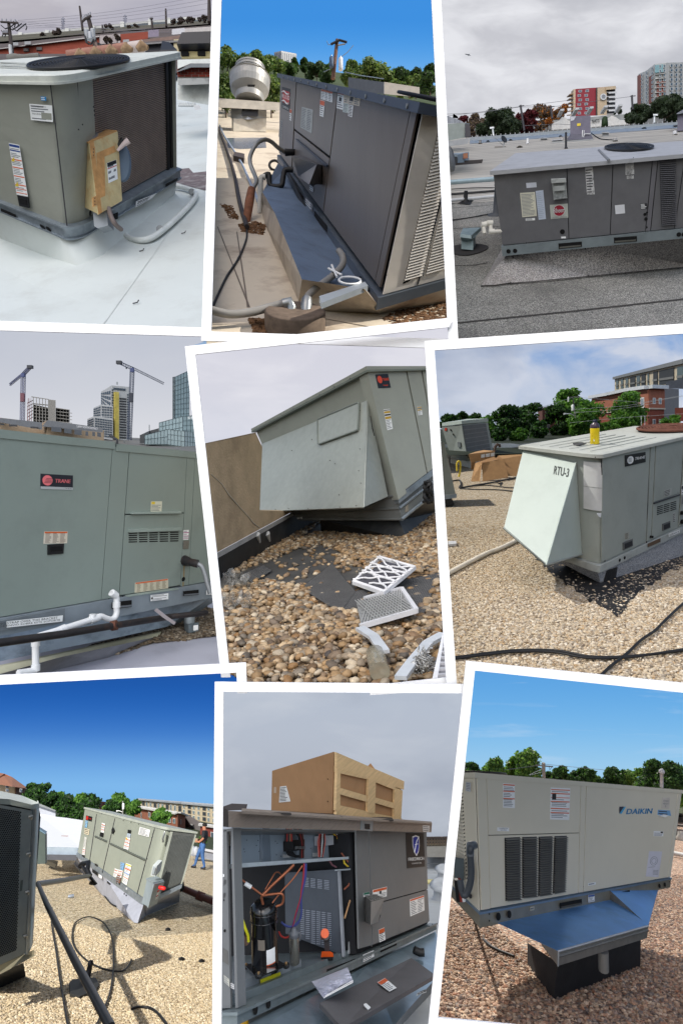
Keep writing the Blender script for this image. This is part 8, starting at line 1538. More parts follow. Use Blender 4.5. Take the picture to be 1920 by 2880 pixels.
 mb=MB();a_=p.gg(z(435,2060,455,2040,600,2028,622,2075,600,2110,500,2150,440,2130),.01);mb.prism(a_,p.n*.025,Mat(50,50,48,ro=.7));p.add('base_plate',mb,bm_)
 mb=MB();c=p.g(*z(545,2040),.05);mb.lathe(c,p.n,[(.07,0),(.04,.04),(.03,.16),(.04,.18),(.02,.22)],bk,10);p.add('swivel',mb,bm_)
 for i,q in enumerate((z(318,1560,330,1700,355,1850,375,2000,400,2150,430,2330),z(600,2330,660,2200,700,2080,718,1900,705,1760,650,1665,560,1632,480,1665,456,1740,470,1820,540,1900,640,1955,760,1975,810,1940,828,1900),z(640,1470,668,1510,705,1552,760,1572,795,1566),z(830,2212,880,2200,940,2205,990,2235,1050,2310),z(835,1640,855,1605,878,1600,860,1630,838,1640))):
  cord(p,'cord',['black cord hanging down the left side of the pole','long black cord looped on the sunlit gravel','short black cord at the shadow edge by the kerb','short black cord at the bottom right','small wire curl on the grey kerb corner'][i],'cord',p.gg(q,.03),.011 if i<2 else .014 if i<4 else .02,RUBBER)
 mb=MB();c=p.g(*z(450,1502),.04);mb.lathe(c,(1,.3,0),[(.035,-.06),(.036,.05),(.03,.06)],Mat(160,172,190,ro=.3,mt=.5),10);p.add('drink_can',mb,label='crushed silver can lying in the shadow',cat='can')
 for i,q in enumerate(((1060,1712),(1145,1900),(1272,1913))):mb=MB();c=p.g(*z(*q),.02);mb.tube([c-p.r*.05,c,c+p.r*.04+p.f*.02],[.02,.035,.02],BLACK,6);p.add('scrap',mb,label=['black scrap lying on the gravel right of the kerb','tiny dark scrap on the gravel, left of two','tiny dark scrap on the gravel, right of two'][i],cat='debris')
# beyond: white roof and parapets
 wr=Mat(240,243,248,ro=.7,var=.02);p.add('white_roof',MB().poly(PP(z(245,1190,520,1200,560,1030,420,1008,245,990),(17.5,17.5,26,28,30)),wr),kind=ST)
 wp=p.t('white_parapet',z.p(380,1240,17),'white coated parapet with a blue grey face at the gravel edge','parapet');p.add('wall_face',MB().prism(PP(z(285,1240,490,1242,492,1195,280,1190),17),(0,.4,0),Mat(168,184,200)),wp);p.add('dark_foot',MB().prism(PP(z(235,1272,480,1278,490,1242,240,1238),16.9),(0,.3,0),Mat(92,96,106)),wp)
 p.add('wall_face',MB().prism(PP(z(245,1012,515,1042,560,1040,500,1020,380,1005,245,984),29),(0,.5,0),wr),label='far white parapet under the trees',cat='parapet')
 cord(p,'brown_pipe','brown pipe stepping across the white roof','pipe',PP(z(298,1133,360,1134,405,1135,440,1142,470,1168,495,1182),(23,23,22.5,22,20,19)),.06,Mat(142,84,66))
 for q in((402,1142),(478,1178)):mb=MB();c=P(*z(*q),20.5);mb.hexa([c+V3((a,b,e))for e in(-.09,.06)for b in(-.1,.1)for a in(-.12,.12)],Mat(150,96,70));p.add('pipe_block',mb,label='pipe support block, '+('left' if q[0]<450 else 'right')+' one on the white roof',cat='block')
 wb=p.t('white_shed',z.p(300,1000,34),'low white building with a pale sloped roof at left','building');p.add('wall',MB().prism(PP(z(235,992,352,1008,350,965,240,925),34),(0,3,0),Mat(206,212,226)),wb);p.add('roof',MB().prism(PP(z(238,930,352,968,352,960,250,918),33.8),(0,3,0),Mat(150,156,160)),wb)
 dpp=p.gd(*zt(1412,742))+4;rp=p.t('parapet',p.g(*z(1290,1240)),'grey coped parapet at the right behind the walking person','parapet');p.add('wall_face',MB().prism(PP(z(1200,1245,1400,1290,1400,1225,1205,1190),dpp),(0,.4,0),Mat(150,156,170)),rp);p.add('coping',MB().prism(PP(z(1200,1200,1400,1238,1400,1222,1205,1186),dpp-.1),(0,.5,0),Mat(206,210,220)),rp)
 for i,q in enumerate(((1212,1215),(1235,1222))):mb=MB();c=P(*z(*q),dpp-.5);mb.lathe(c,(0,0,1),[(.12,-.1),(.12,.16),(.05,.22)],Mat(180,186,196),8);p.add('roof_vent',mb,label=('left' if i==0 else 'right')+' small vent cap by the right parapet',cat='vent')
# buildings
 hs=p.t('house',z.p(90,880,50),'beige and brick apartment house with a brown hipped roof at left','building');beige=Mat(190,168,140);mb=MB();ff=pxbox(mb,[z.c(-60,770,900,50),z.c(95,805,900,48),z.c(190,830,900,50)],5,beige);p.add('wall',mb,hs);mb=MB();mb.rect(ff[1],.0,0,1,.95,.1,Mat(122,84,70));mb.rect(ff[1],.55,0,1.02,.45,.6,Mat(150,90,70));p.add('brick_bay',mb,hs)
 p.add('roof',MB().loft(PP(z(-60,790,80,812,182,825,60,790),(47.5,46.5,49,54)),PP(z(-60,715,20,738,80,752,30,730),51),Mat(158,106,80)),hs)
 for q in(z(38,820,58,822,58,804,38,802),z(38,842,58,844,58,828,38,826),z(126,846,142,848,142,826,126,824)):mb=MB();mb.prism(PP(q,47.3),(0,-.1,0),Mat(216,218,222));w_=p.add('window_frame',mb,hs);mb=MB();c0=[P(s_[0]*.8+(q[0][0]+q[1][0])/2*.2,s_[1]*.8+(q[0][1]+q[2][1])/2*.2,47.15)for s_ in q];mb.prism(c0,(0,-.05,0),Mat(80,92,110));p.add('pane',mb,w_)
 p.add('street_ground',MB().poly(PP(z(-60,1030,1400,1250,1400,1000,-60,850),(36,36,90,90)),Mat(54,66,40,ro=1)),kind=ST)
 ap=p.t('apartment_block',z.p(1110,1040,70),'long pale apartment block with white window bays at right','building');mb=MB();ff=pxbox(mb,[z.c(872,885,960,76),z.c(1150,905,1040,70),z.c(1400,925,1090,68)],8,Mat(196,184,160));p.add('wall',mb,ap)
 for F_,n_,r_ in((ff[0],11,2),(ff[1],8,4)):
  p.add('roof_band',MB().rect(F_,0,.93,1,1.0,.3,Mat(150,156,164)),ap)
  for i in range(n_):
   for r in range(r_):
    bal=(i % 3==1);window(p,F_,(i+.15)/n_,.06+r*.87/r_,(i+(.85 if bal else .6))/n_,.06+(r+.72)*.87/r_,ap,Mat(60,66,74,ro=.3)if bal else Mat(96,118,130,ro=.2),Mat(206,206,200)if not bal else Mat(120,116,108),o=.05,bars=0 if bal else 1)
 bb=p.t('brick_building',z.p(1030,1060,52),'row of red brick buildings with white cornices behind the trees','building');bkm=M('brick_far7',S(150,98,78),ro=.9,var=.15,scale=4);mb=MB();ff=pxbox(mb,[z.c(850,930,1010,58),z.c(920,938,1050,56),z.c(1120,972,1075,52),z.c(1168,992,1085,54)],5,bkm);p.add('wall',mb,bb)
 for F_ in ff:p.add('cornice',MB().rect(F_,-.01,.93,1.01,1.02,.3,Mat(206,206,204)),bb)
 for F_,x,y in((ff[1],.1,.45),(ff[1],.3,.4),(ff[1],.75,.3),(ff[1],.88,.3),(ff[2],.3,.3),(ff[0],.6,.3)):window(p,F_,x,y,x+.07,y+.3,bb,Mat(90,110,120),Mat(214,214,210),o=.05)
 gb_=p.t('grey_building',z.p(1190,1140,50),'grey gabled building between the brick ones','building');mb=MB();ff=pxbox(mb,[z.c(1120,975,1080,60),z.c(1180,985,1150,56),z.c(1270,1040,1170,54)],4,Mat(128,124,126));p.add('wall',mb,gb_);window(p,ff[1],.25,.45,.5,.7,gb_,Mat(90,100,110),Mat(180,180,180))
 b3=p.t('brick_building',z.p(1310,1170,48),'red brick building at the right edge behind the person','building');mb=MB();ff=pxbox(mb,[z.c(1262,1040,1200,50),z.c(1400,1058,1230,48)],4,M('brick_far7b',S(132,66,58),ro=.9,var=.15,scale=4));p.add('wall',mb,b3);p.add('cornice',MB().rect(ff[0],0,.92,1,1,.2,Mat(200,200,200)),b3);[window(p,ff[0],.15+i*.35,.5,.35+i*.35,.72,b3,Mat(80,96,108),Mat(200,200,200))for i in range(2)]
 b4=p.t('brick_building',z.p(635,950,60),'small brick block seen between the trees in the middle','building');mb=MB();ff=pxbox(mb,[z.c(598,898,960,60),z.c(622,902,960,58),z.c(668,908,960,60)],3,bkm);p.add('wall',mb,b4);[window(p,ff[1],.15+.5*(i % 2),.3+.35*(i//2),.4+.5*(i % 2),.5+.35*(i//2),b4,Mat(60,60,66),Mat(100,80,70))for i in range(4)]
 g=[leafmat('leaf_summer',66,104,46),leafmat('leaf_summer_pale',104,146,62)];dk=[leafmat('leaf_dark_green',36,58,34),leafmat('leaf_summer',66,104,46)]  # same leaf greens, pale and dark tones picked at random
 for u,v0,v1,w,d,lm,lab in((245,960,800,190,42,dk,'large dark tree behind the brown roofed house'),(190,930,785,90,46,dk,'dark tree touching the house roof'),(320,960,850,90,40,dk,'dark tree above the white shed'),(372,960,850,70,45,g,'bright tree right of the large dark one'),(430,1020,868,120,38,dk,'dark tree over the far white parapet'),(500,1010,850,100,40,g,'tall lighter tree in the middle row'),(565,1020,862,110,40,dk,'round dark tree left of the brick block'),(530,1030,900,120,36,dk,'lower dark tree just left of the unit'),(755,1010,860,200,44,g,'biggest round tree behind the unit'),(840,1020,905,90,42,g,'lower lobe tree right of the biggest one'),(1000,1060,952,120,40,g,'round tree in front of the brick row'),(700,990,900,100,42,dk,'dark tree left of the biggest one'),(1275,1200,1130,50,36,g,'small tree beside the person')):
  a_,b_=z(u,v0,u,v1);tree(p,a_[0],a_[1],b_[1],w*.4464,d,lm,lab,n=4000 if w>110 else 2200,leaf=.16*d/45,lobes=13)
 ul=p.t('utility_pole',z.p(775,985,36),'slim pole with a small transformer in the biggest tree','utility pole');p.add('pole',MB().tube([z.p(775,990,36),z.p(775,905,36)],.04,Mat(150,150,146),6),ul);p.add('transformer',MB().lathe(z.p(778,952,35.9),(0,0,1),[(.07,0),(.07,.3),(.03,.34)],WHITE,8),ul)
 p.add('street_lamp',MB().tube([z.p(735,966,36),z.p(752,964,36),z.p(772,972,36)],[.05,.02,.02],WHITE,5),label='tiny white street lamp arm left of the slim pole',cat='street lamp')
 ft_=p.g(*zt(1412,742));person(p,ft_,(742-465)*.3954/FPX*ft_[1]*1.04,(-p.r*.9+p.f*.45).normalized())
place7()
# PLACE 8: opened unit with pallet and crate on top
def place8():
 p=PL[8];z=Z(580,1900,.4783);zl=Z(620,2250,.2678);zr=Z(900,2250,.2679);U=UN[8];f,L=U.face('front'),U.face('left')
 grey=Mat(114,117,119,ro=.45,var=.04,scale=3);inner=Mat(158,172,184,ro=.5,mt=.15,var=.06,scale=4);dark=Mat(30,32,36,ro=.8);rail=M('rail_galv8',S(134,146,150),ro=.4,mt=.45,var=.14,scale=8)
 roofw=Mat(198,200,200,ro=.7,var=.04,dark=S(170,168,164),dscale=.6)
 ground(p,'roof',[[(590,2960),(1350,2960),(1330,2400),(600,2400)]],roofw)
 for q in(z(1290,1105,1440,1108),z(1290,1130,1440,1135),z(1290,1160,1440,1165)):mb=MB();a,b=p.gg(q,.01);mb.tube([a,b],.03,Mat(170,172,174),4);p.add('roof_seam',mb,kind=ST)
 p.add('yellow_pipe',MB().tube(p.gg(z(1290,1212,1440,1216),.1),.07,Mat(206,196,140),6),label='pale yellow pipe crossing the white roof at right',cat='pipe')
 th=p.t('rooftop_unit',U.at(.5,.5,0),'opened dark grey rooftop unit showing its compressor, with a FRIEDRICH plate','air conditioner')
 fx=lambda q:f.inv(*q);s0=fx(z(205,1400))[0];s1=fx(z(880,1250))[0];s2=fx(z(955,1250))[0];cb=fx(z(1000,1600))[1];cb0=fx(z(220,1925))[1];cb=(cb+cb0)/2
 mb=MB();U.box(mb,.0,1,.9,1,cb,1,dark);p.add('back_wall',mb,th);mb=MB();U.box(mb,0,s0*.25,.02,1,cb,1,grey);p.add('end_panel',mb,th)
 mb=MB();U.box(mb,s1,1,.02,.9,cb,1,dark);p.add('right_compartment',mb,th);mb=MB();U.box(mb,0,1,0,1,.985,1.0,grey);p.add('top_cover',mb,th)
 mb=MB();U.box(mb,.01,s1,.06,.95,cb-.02,cb+.03,rail);p.add('base_pan',mb,th)
 pf=U.at(s0,0,.5);p.add('corner_post',MB().rect(f,.0,cb,s0-.0,1,.02,grey),th)
 for q in((112,1500,3.5),(106,1320,2)):p.add('knockout',MB().dot(L,z(q[0],q[1]),q[2],.004,HOLE,.004),th)
 for q in((108,1300),(112,1222)):mb=MB();cc=L.pt(z(*q),.003);k=cc[1]/FPX*8;mb.tube([cc+V3((.3*k*math.cos(t),0,k*1.3*math.sin(t)))for t in[i*math.pi/8 for i in range(16)]],.003,Mat(92,92,92),4,True);p.add('knockout_ring',mb,th)
 p.add('access_plate',MB().plate(L,z(98,1680,132,1700,130,1620,98,1600),.003,Mat(100,100,98),.002),th);decal(p,L,z(108,1800,140,1830,138,1785,106,1760),th,rows=3,base=Mat(190,190,180));decal(p,L,z(148,1835,168,1845,166,1815,147,1805),th,rows=2,base=Mat(200,200,200));decal(p,L,z(92,1182,108,1184,108,1168,92,1166),th,rows=1)
# right-hand panels
 def plate(q,nm='panel',t=.02,m=grey,o=.0):mb=MB();mb.plate(f,q,t,m,o);return p.add(nm,mb,th)
 plate(z(888,1606,962,1586,943,912,870,912),'post_panel');plate(z(966,1584,1302,1446,1292,1262,962,1352),'lower_panel');plate(z(962,1346,1292,1256,1286,905,947,905),'upper_panel')
 screws(p,f,z(922,1072,892,1135,942,1540,968,1590,1154,1500,1152,1302,1290,1260,1298,1448,1155,1505,893,1602),th,1.8)
 sq=z(1168,1135,1275,1124,1268,928,1160,928);sp=f.pxsub(sq,.022);mb=MB();mb.rect(sp,0,0,1,1,.002,Mat(30,33,36,ro=.4))
 def shield(s_,m,o):mb.poly([sp.at(.53+x*s_,.64+y*s_,o)for x,y in((-.19,.26),(0,.3),(.19,.26),(.19,-.02),(.12,-.2),(0,-.32),(-.12,-.2),(-.19,-.02))],m)
 shield(1,WHITE,.003);shield(.86,Mat(34,52,160,ro=.4),.0036);mb.tube([sp.at(.42,.44,.005),sp.at(.5,.62,.005),sp.at(.56,.76,.005),sp.at(.66,.86,.005)],.007,WHITE,4);mb.tube([sp.at(.47,.66,.005),sp.at(.62,.68,.005)],.006,WHITE,4)
 text(mb,sp.sub(.08,.2,.93,.29),'FRIEDRICH',WHITE,.004,bold=.012);text(mb,sp.sub(.25,.1,.8,.14),'COMMERCIAL',WHITE,.004,bold=.006);p.add('brand_plate',mb,th,label='FRIEDRICH COMMERCIAL plate with blue shield')
 decal(p,f,z(968,1318,1048,1300,1050,1242,966,1262),th,bands=[(.72,.96,ORANGE)],rows=6,cols=2,o=.022,pic=(.45,.4,.6,.7,INK));decal(p,f,z(1188,1418,1272,1382,1268,1292,1184,1318),th,bands=[(.88,.98,ORANGE)],rows=9,cols=2,o=.022,label='white wiring data label');decal(p,f,z(1006,1570,1041,1555,1034,1482,1000,1496),th,bands=[(.66,.97,ORANGE)],rows=7,o=.022,ink=INK);decal(p,f,z(912,1304,948,1298,946,1272,912,1280),th,bands=[(.5,.98,Mat(30,110,90))],rows=2,o=.022)
# vent hood
 t=p.t('vent_hood',f.pt(z(960,1400)),'slanted galvanised vent hood with a grille top beside the open bay','vent hood');dh=f.depth(z(960,1400));hm=Mat(150,150,148,ro=.45,mt=.2);ds=dh-.55
 q=PP(z(965,1466,1010,1448,968,1330,1048,1308,918,1442,930,1300,986,1288),(ds,ds+.2,ds-.05,ds+.15,dh,dh,dh+.2))
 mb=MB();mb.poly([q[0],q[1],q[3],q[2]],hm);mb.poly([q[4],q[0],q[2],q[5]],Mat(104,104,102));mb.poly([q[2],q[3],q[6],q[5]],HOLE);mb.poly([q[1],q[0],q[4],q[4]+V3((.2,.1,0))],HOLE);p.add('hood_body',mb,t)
 gp=Patch(q[2],q[3],q[6],q[5]);gp.n=V3((0,0,1));mb=MB();[mb.rect(gp,i/6,0,(i+.25)/6,1,.006,hm,.004)for i in range(7)if i<6];[mb.rect(gp,0,i/5,1,(i+.25)/5,.006,hm,.004)for i in range(5)];p.add('top_grille',mb,t)
 p.add('mounting_flange',MB().prism(PP(z(893,1440,925,1458,925,1350,893,1352),dh-.02),(0,.02,0),hm),t)
# electrical compartment
 dpt=.16
 def I(b):return Patch(U.at(0,b,0),U.at(1,b,0),U.at(1,b,1),U.at(0,b,1))
 e=I(dpt);p.add('electrical_plate',MB().plate(e,zl(110,690,1400,600,1400,250,110,220),.01,inner),th)
 p.add('plate_fold',MB().plate(e,zl(402,660,488,650,470,250,400,250),.03,Mat(118,130,142),.012),th)
 for x,y in((180,392),(260,424),(380,428),(362,480),(232,518),(238,546),(390,542),(562,436),(582,456),(572,578),(620,592),(932,510)):p.add('screw_hole',MB().dot(e,zl(x,y),1.3,.003,HOLE,.014,8),th)
 p.add('shelf',MB().prism([f.pt(s_,-.05)for s_ in zl(146,712,1392,614,1392,588,146,664)],(U.at(0,1,.5)-U.at(0,0,.5)).normalized()*.22,Mat(186,198,206,ro=.4,mt=.2)),th)
 p.add('shelf_bar',MB().plate(f,zl(1258,738,1402,730,1402,714,1258,724),.02,Mat(150,160,168),-.06),th)
 def blk(q,m,nm,t=.06,o=.02,par=None,pt=None):mb=MB();mb.plate(pt or e,q,t,m,o);return p.add(nm,mb,par or th)
 ct=blk(zl(645,545,765,538,768,430,640,440),BLACK,'contactor',.1);[blk(zl(655+i*38,535,680+i*38,533,680+i*38,505,655+i*38,507),STEEL,'terminal',.01,.13,ct)for i in range(3)]
 blk(zl(967,486,1043,484,1043,384,967,388),Mat(196,200,206),'relay_module',.06);blk(zl(1047,484,1115,480,1115,380,1047,384),Mat(196,200,206),'relay_module',.06);blk(zl(636,612,704,608,704,574,636,576),WHITE,'label_sticker',.003);blk(zl(948,600,1002,598,1002,556,948,558),WHITE,'label_sticker',.003)
 pcb=blk(zl(1148,568,1306,556,1312,330,1150,330),M('circuit_board',S(76,84,50),ro=.5,var=.6,scale=26,dark=S(176,150,70),dscale=30,damt=.8),'circuit_board',.02);[blk(zl(x,y+h,x+w,y+h,x+w,y,x,y),c,'board_component',.05,.04,pcb)for x,y,w,h,c in((1165,480,50,50,Mat(206,190,150)),(1285,510,26,44,Mat(226,160,40)),(1210,380,40,30,BLACK),(1180,350,30,60,Mat(196,196,180)),(1240,520,30,26,Mat(60,60,60)))]
 p.add('dark_recess',MB().plate(e,zl(1316,580,1392,576,1392,300,1316,300),.2,HOLE),th);blk(zl(1316,518,1345,540,1362,510,1332,488),WHITE,'wire_tag',.01,.16)
 redw=Mat(176,50,44);ppl=Mat(104,60,120);blw=Mat(58,70,130);wpt=I(.1)
 def wires(lab_,lst,r=.007,pt=None):
  for q,m in lst:p.add('wire',MB().tube([(pt or wpt).pt(s_)for s_ in q],r,m,5),th)
 for i,m in enumerate((RUBBER,redw,RUBBER,Mat(160,120,90),redw)):wires('',[(zl(688+i*14,300,684+i*15,350,680+i*17,435),m)])
 for i in range(5):wires('',[(zl(690+i*16,540,710+i*14,575-i*3,790,600-i*4,830,600-i*3),RUBBER)])
 for i,m in enumerate((RUBBER,RUBBER,redw,RUBBER,RUBBER,Mat(120,60,40))):wires('',[(zl(775+i*14,300,820+i*8,380,838+i*6,460,832+i*7,610),m)],.010)
 for i,m in enumerate((Mat(206,120,110),redw,RUBBER,WHITE,RUBBER,Mat(206,110,100))):wires('',[(zl(960+i*24,320,1040+i*10,340,1020+i*16,440,1030+i*8,600),m)])
 for i,m in enumerate((BLACK,YEL,redw,WHITE,RUBBER,Mat(190,120,60),Mat(60,120,90),RUBBER)):wires('',[(zl(1150+i*20,330+(i % 3)*10,1200+i*16,350+(i % 4)*30,1230+i*10,470,1280+i*6,560),m)])
 w2=I(.04)
 for q,m in((zl(1270,560,1300,600,1370,690,1385,800,1340,900,1300,935),Mat(150,90,70)),(zl(1290,600,1298,660,1330,695,1375,700),YEL),(zl(1380,700,1370,860,1395,960,1350,1080,1303,1240),Mat(190,150,110)),(zl(1378,720,1350,820,1378,880),Mat(120,80,60)),(zl(1380,700,1405,900,1380,1010),RUBBER),(zl(1145,640,1170,680,1215,705),Mat(120,80,90))):wires('',[(q,m)],.009,w2)
# bay interior
 ip=I(.45)
 dvd=p.t('divider',U.at(.5,.4,.1),'dark louvred divider panel standing between the two open bays','panel')
 a0=I(.05).inv(*zl(1296,1632))[0];bk=.1
 while bk<.8 and I(bk).inv(*zl(690,1400))[0]<a0:bk+=.02
 a_=[I(bk).pt(zl(690,1400)),I(.05).pt(zl(1296,1632)),I(.05).pt(zl(1248,735)),I(bk).pt(zl(680,770))];dp=Patch(*a_);dm=Mat(80,86,94,ro=.4,mt=.3)
 p.add('sheet',MB().rect(dp,0,0,1,1,.012,dm),dvd);p.add('front_edge',MB().rect(dp,.985,-.01,1.01,1.01,.05,Mat(150,156,164,ro=.4,mt=.3),-.02),dvd);p.add('top_edge',MB().rect(dp,.0,.985,1,1.01,.03,dm),dvd)
 for (x0,y0,x1,y1,cols,rows)in((885,812,1168,915,4,6),(850,1165,1185,1520,6,17)):
  for c in range(cols):
   for r in range(rows):
    xa=x0+(x1-x0)*c/cols;ya=y0+(y1-y0)*(r/rows)+(xa-x0)*.13-(20 if rows>10 else 0);w=(x1-x0)/cols*.72
    if ya>1200+(xa-850)*.9+200 and rows>10:continue
    p.add('louvre',MB().plate(dp,zl(xa,ya+8,xa+w,ya+8+w*.13,xa+w,ya+w*.13,xa,ya),.012,Mat(150,156,166,ro=.35,mt=.4),.012),dvd)
# compressor
 cs=cb+.076;St=Patch(*[U.at(a,b,cs)for a,b in((-.2,.05),(1,.05),(1,.85),(-.2,.85))])
 cpd=St.depth(zl(470,1775));k=cpd/FPX*.2678;cblk=Mat(20,20,22,ro=.16,spec=.7,var=.05)
 cm=p.t('compressor',zl.p(465,1790,cpd),'tall glossy black compressor with white labels in the open bay','compressor');c0=zl.p(470,1770,cpd);ax=(zl.p(455,1100,cpd+.06)-c0).normalized()
 p.add('shell',MB().lathe(c0,ax,[(150*k,0),(146*k,20*k),(140*k,40*k),(138*k,470*k),(143*k,490*k),(143*k,580*k),(136*k,615*k),(100*k,650*k),(40*k,662*k)],cblk,28),cm)
 for h in(485,560):p.add('weld_band',MB().lathe(c0+ax*h*k,ax,[(144*k,0),(148*k,4*k),(144*k,10*k)],cblk,28),cm)
 p.add('mounting_plate',MB().prism(PP(zl(250,1740,380,1880,700,1745,600,1690),(cpd+.1,cpd-.45,cpd-.1,cpd+.3)),(0,0,14*k),cblk),cm)
 for q,d in(((400,1840),-.4),((690,1735),-.05),((270,1748),.1)):mb=MB();mb.lathe(zl.p(q[0],q[1]+16,cpd+d),(0,0,1),[(34*k,0),(36*k,20*k),(24*k,34*k),(12*k,36*k)],RUBBER,12);f_=p.add('rubber_foot',mb,cm);p.add('bolt',MB().lathe(zl.p(q[0],q[1]-16,cpd+d-.01),(0,0,1),[(12*k,0),(12*k,14*k)],Mat(170,140,100,mt=.5),8),f_)
 p.add('terminal_box',MB().hexa([P(*zl(590+a*45,1290+e_*90),cpd-.1+b*.1)for e_ in(1,-.0)for b in(0,1)for a in(0,1)],cblk),cm)
 ang=lambda a,h:c0+ax*h*k+(V3((1,0,0))*math.sin(a)-V3((0,1,0))*math.cos(a))*146*k
 def wrap(a0,a1,h0,h1,m,nm,o=1.0):mb=MB();n=6;A=[ang(a0+(a1-a0)*i/n,h0)for i in range(n+1)];B=[ang(a0+(a1-a0)*i/n,h1)for i in range(n+1)];mb.add(A+B,[(i,i+1,n+2+i,n+1+i)for i in range(n)],m,True);p.add(nm,mb,cm)
 wrap(.25,.95,130,270,WHITE,'label_sticker');wrap(.25,.95,120,130,ORANGE,'label_band');wrap(.3,.95,50,118,Mat(44,44,48),'label_sticker');wrap(-.35,.15,270,370,Mat(120,112,102),'label_sticker')
 cop=Mat(150,92,66,ro=.4,mt=.6,var=.2)
 for q,r,d in((zl(165,790,300,895,440,1000),.012,.0),(zl(440,1000,432,1030,448,1095),.016,.0),(zl(440,1000,560,880,690,760,770,680),.018,.2),(zl(440,1003,540,990,630,982,660,1010,658,1060,640,1095,585,1118),.014,-.02),(zl(545,1080,640,960,760,830,860,690),.009,.25),(zl(470,940,540,820,575,765,610,760,640,790),.008,.25)):cord(p,'copper_pipe',None,None,[P(*s_,cpd+d*i/len(q))for i,s_ in enumerate(q)],r*.7,cop,cm)
 p.add('pipe_tag',MB().tube([zl.p(258,876,cpd-.01),zl.p(322,916,cpd-.01)],.017,WHITE,8),cm)
 for i,(q,m)in enumerate(((zl(885,670,880,800,855,950,845,1020,800,1180,742,1370),ppl),(zl(895,670,888,820,862,960,848,1020,850,1180,830,1260,740,1330,640,1290),blw),(zl(878,670,870,810,850,960,842,1030,800,1170,735,1400,690,1445,640,1430,612,1380),redw),(zl(900,670,892,830,850,1010,846,1200,800,1310,700,1330,640,1280),blw))):cord(p,'wire',None,None,PP(q,cpd+.25),.007,m,cm)
 mb=MB();yl=Mat(208,206,40,ro=.5);mb.tube([zl.p(x,y,cpd-.05)for x,y in((178,1120),(205,1190),(235,1270),(262,1350),(290,1420),(295,1485))],.012,yl,6);p.add('yellow_strap',mb,label='yellow strap hanging in the open bay left of the compressor',cat='strap')
 mb=MB();mb.tube([zl.p(x,y,cpd)for x,y in((205,1420),(240,1440),(285,1500))],.03,Mat(96,76,64),8);mb.tube([zl.p(x,y,cpd)for x,y in((210,1380),(208,1450))],.04,BLACK,8);p.add('filter_drier',mb,label='small brown refrigerant valve behind the yellow strap',cat='valve')
# inner base step, yellow label, flask, drill
 fb=I(.12);am=fx(zl(1052,1680))[0];mb=MB();U.box(mb,s0*.6,am,.1,.8,cb,cb+.075,Mat(134,142,148,ro=.5,mt=.2));p.add('base_step',mb,th)
 s_=[U.at(a,.095,c)for a,c in((s0*.6,cb+.01),(am,cb+.01),(am,cb+.07),(s0*.6,cb+.07))]
 p.add('label_sticker',MB().prism([v+V3((0,-.012,0))for v in(s_[0].lerp(s_[1],.45).lerp(s_[3].lerp(s_[2],.45),.4),s_[0].lerp(s_[1],.7).lerp(s_[3].lerp(s_[2],.7),.45),s_[3].lerp(s_[2],.7).lerp(s_[0].lerp(s_[1],.7),.25),s_[3].lerp(s_[2],.45).lerp(s_[0].lerp(s_[1],.45),.25))],(0,-.003,0),yl),th,label='yellow label strip')
 df=St.depth(zl(778,1706));k=df/FPX*.2678;fk=p.t('steel_flask',zl.p(780,1712,df),'brushed steel drinking flask with a grey lid in the open bay','flask');fs=M('brushed_steel',S(172,168,160),ro=.22,mt=.8,var=.1,stretch=(30,30,1));b0=zl.p(780,1710,df);ux=(zl.p(772,1430,df)-b0).normalized()
 p.add('body',MB().lathe(b0,ux,[(46*k,0),(51*k,8*k),(51*k,265*k),(48*k,285*k)],fs,22),fk);p.add('lid',MB().lathe(b0+ux*284*k,ux,[(53*k,0),(54*k,25*k),(50*k,45*k),(30*k,52*k),(22*k,80*k),(14*k,84*k)],Mat(96,100,106,ro=.5),20),fk);p.add('carry_loop',MB().tube([zl.p(x,y,df)for x,y in((812,1400),(835,1390),(838,1430),(832,1470),(818,1472))],.009,Mat(96,100,106),6),fk)
 dd=fb.pt(zl(1115,1690))[1]-.1;dr=p.t('cordless_drill',zl.p(1120,1690,dd),'orange and black cordless drill standing on its battery','drill');org=Mat(226,92,36,ro=.4);k=dd/FPX*.2678
 p.add('motor_housing',MB().tube([zl.p(1095,1400,dd-.15),zl.p(1095,1420,dd+.05),zl.p(1095,1425,dd+.12)],[42*k,48*k,40*k],org,14),dr);p.add('chuck',MB().tube([zl.p(1108,1432,dd-.16),zl.p(1110,1440,dd-.1)],[34*k,40*k],Mat(60,60,62),12),dr)
 p.add('grip',MB().loft([P(*q,dd+d)for q,d in zip(zl(1085,1460,1140,1455,1135,1450,1082,1455),(-.05,-.05,.05,.05))],[P(*q,dd+d)for q,d in zip(zl(1095,1600,1145,1596,1142,1590,1096,1595),(-.04,-.04,.05,.05))],Mat(66,66,68,ro=.6)),dr)
 mb=MB();a_=PP(zl(1052,1650,1186,1648,1182,1606,1150,1590,1064,1590),dd-.08);mb.prism(a_,(0,.18,0),org);p.add('battery_mount',mb,dr);mb=MB();a_=PP(zl(1060,1692,1180,1686,1184,1648,1056,1650),dd-.1);mb.prism(a_,(0,.2,0),Mat(30,30,32));p.add('battery',mb,dr)
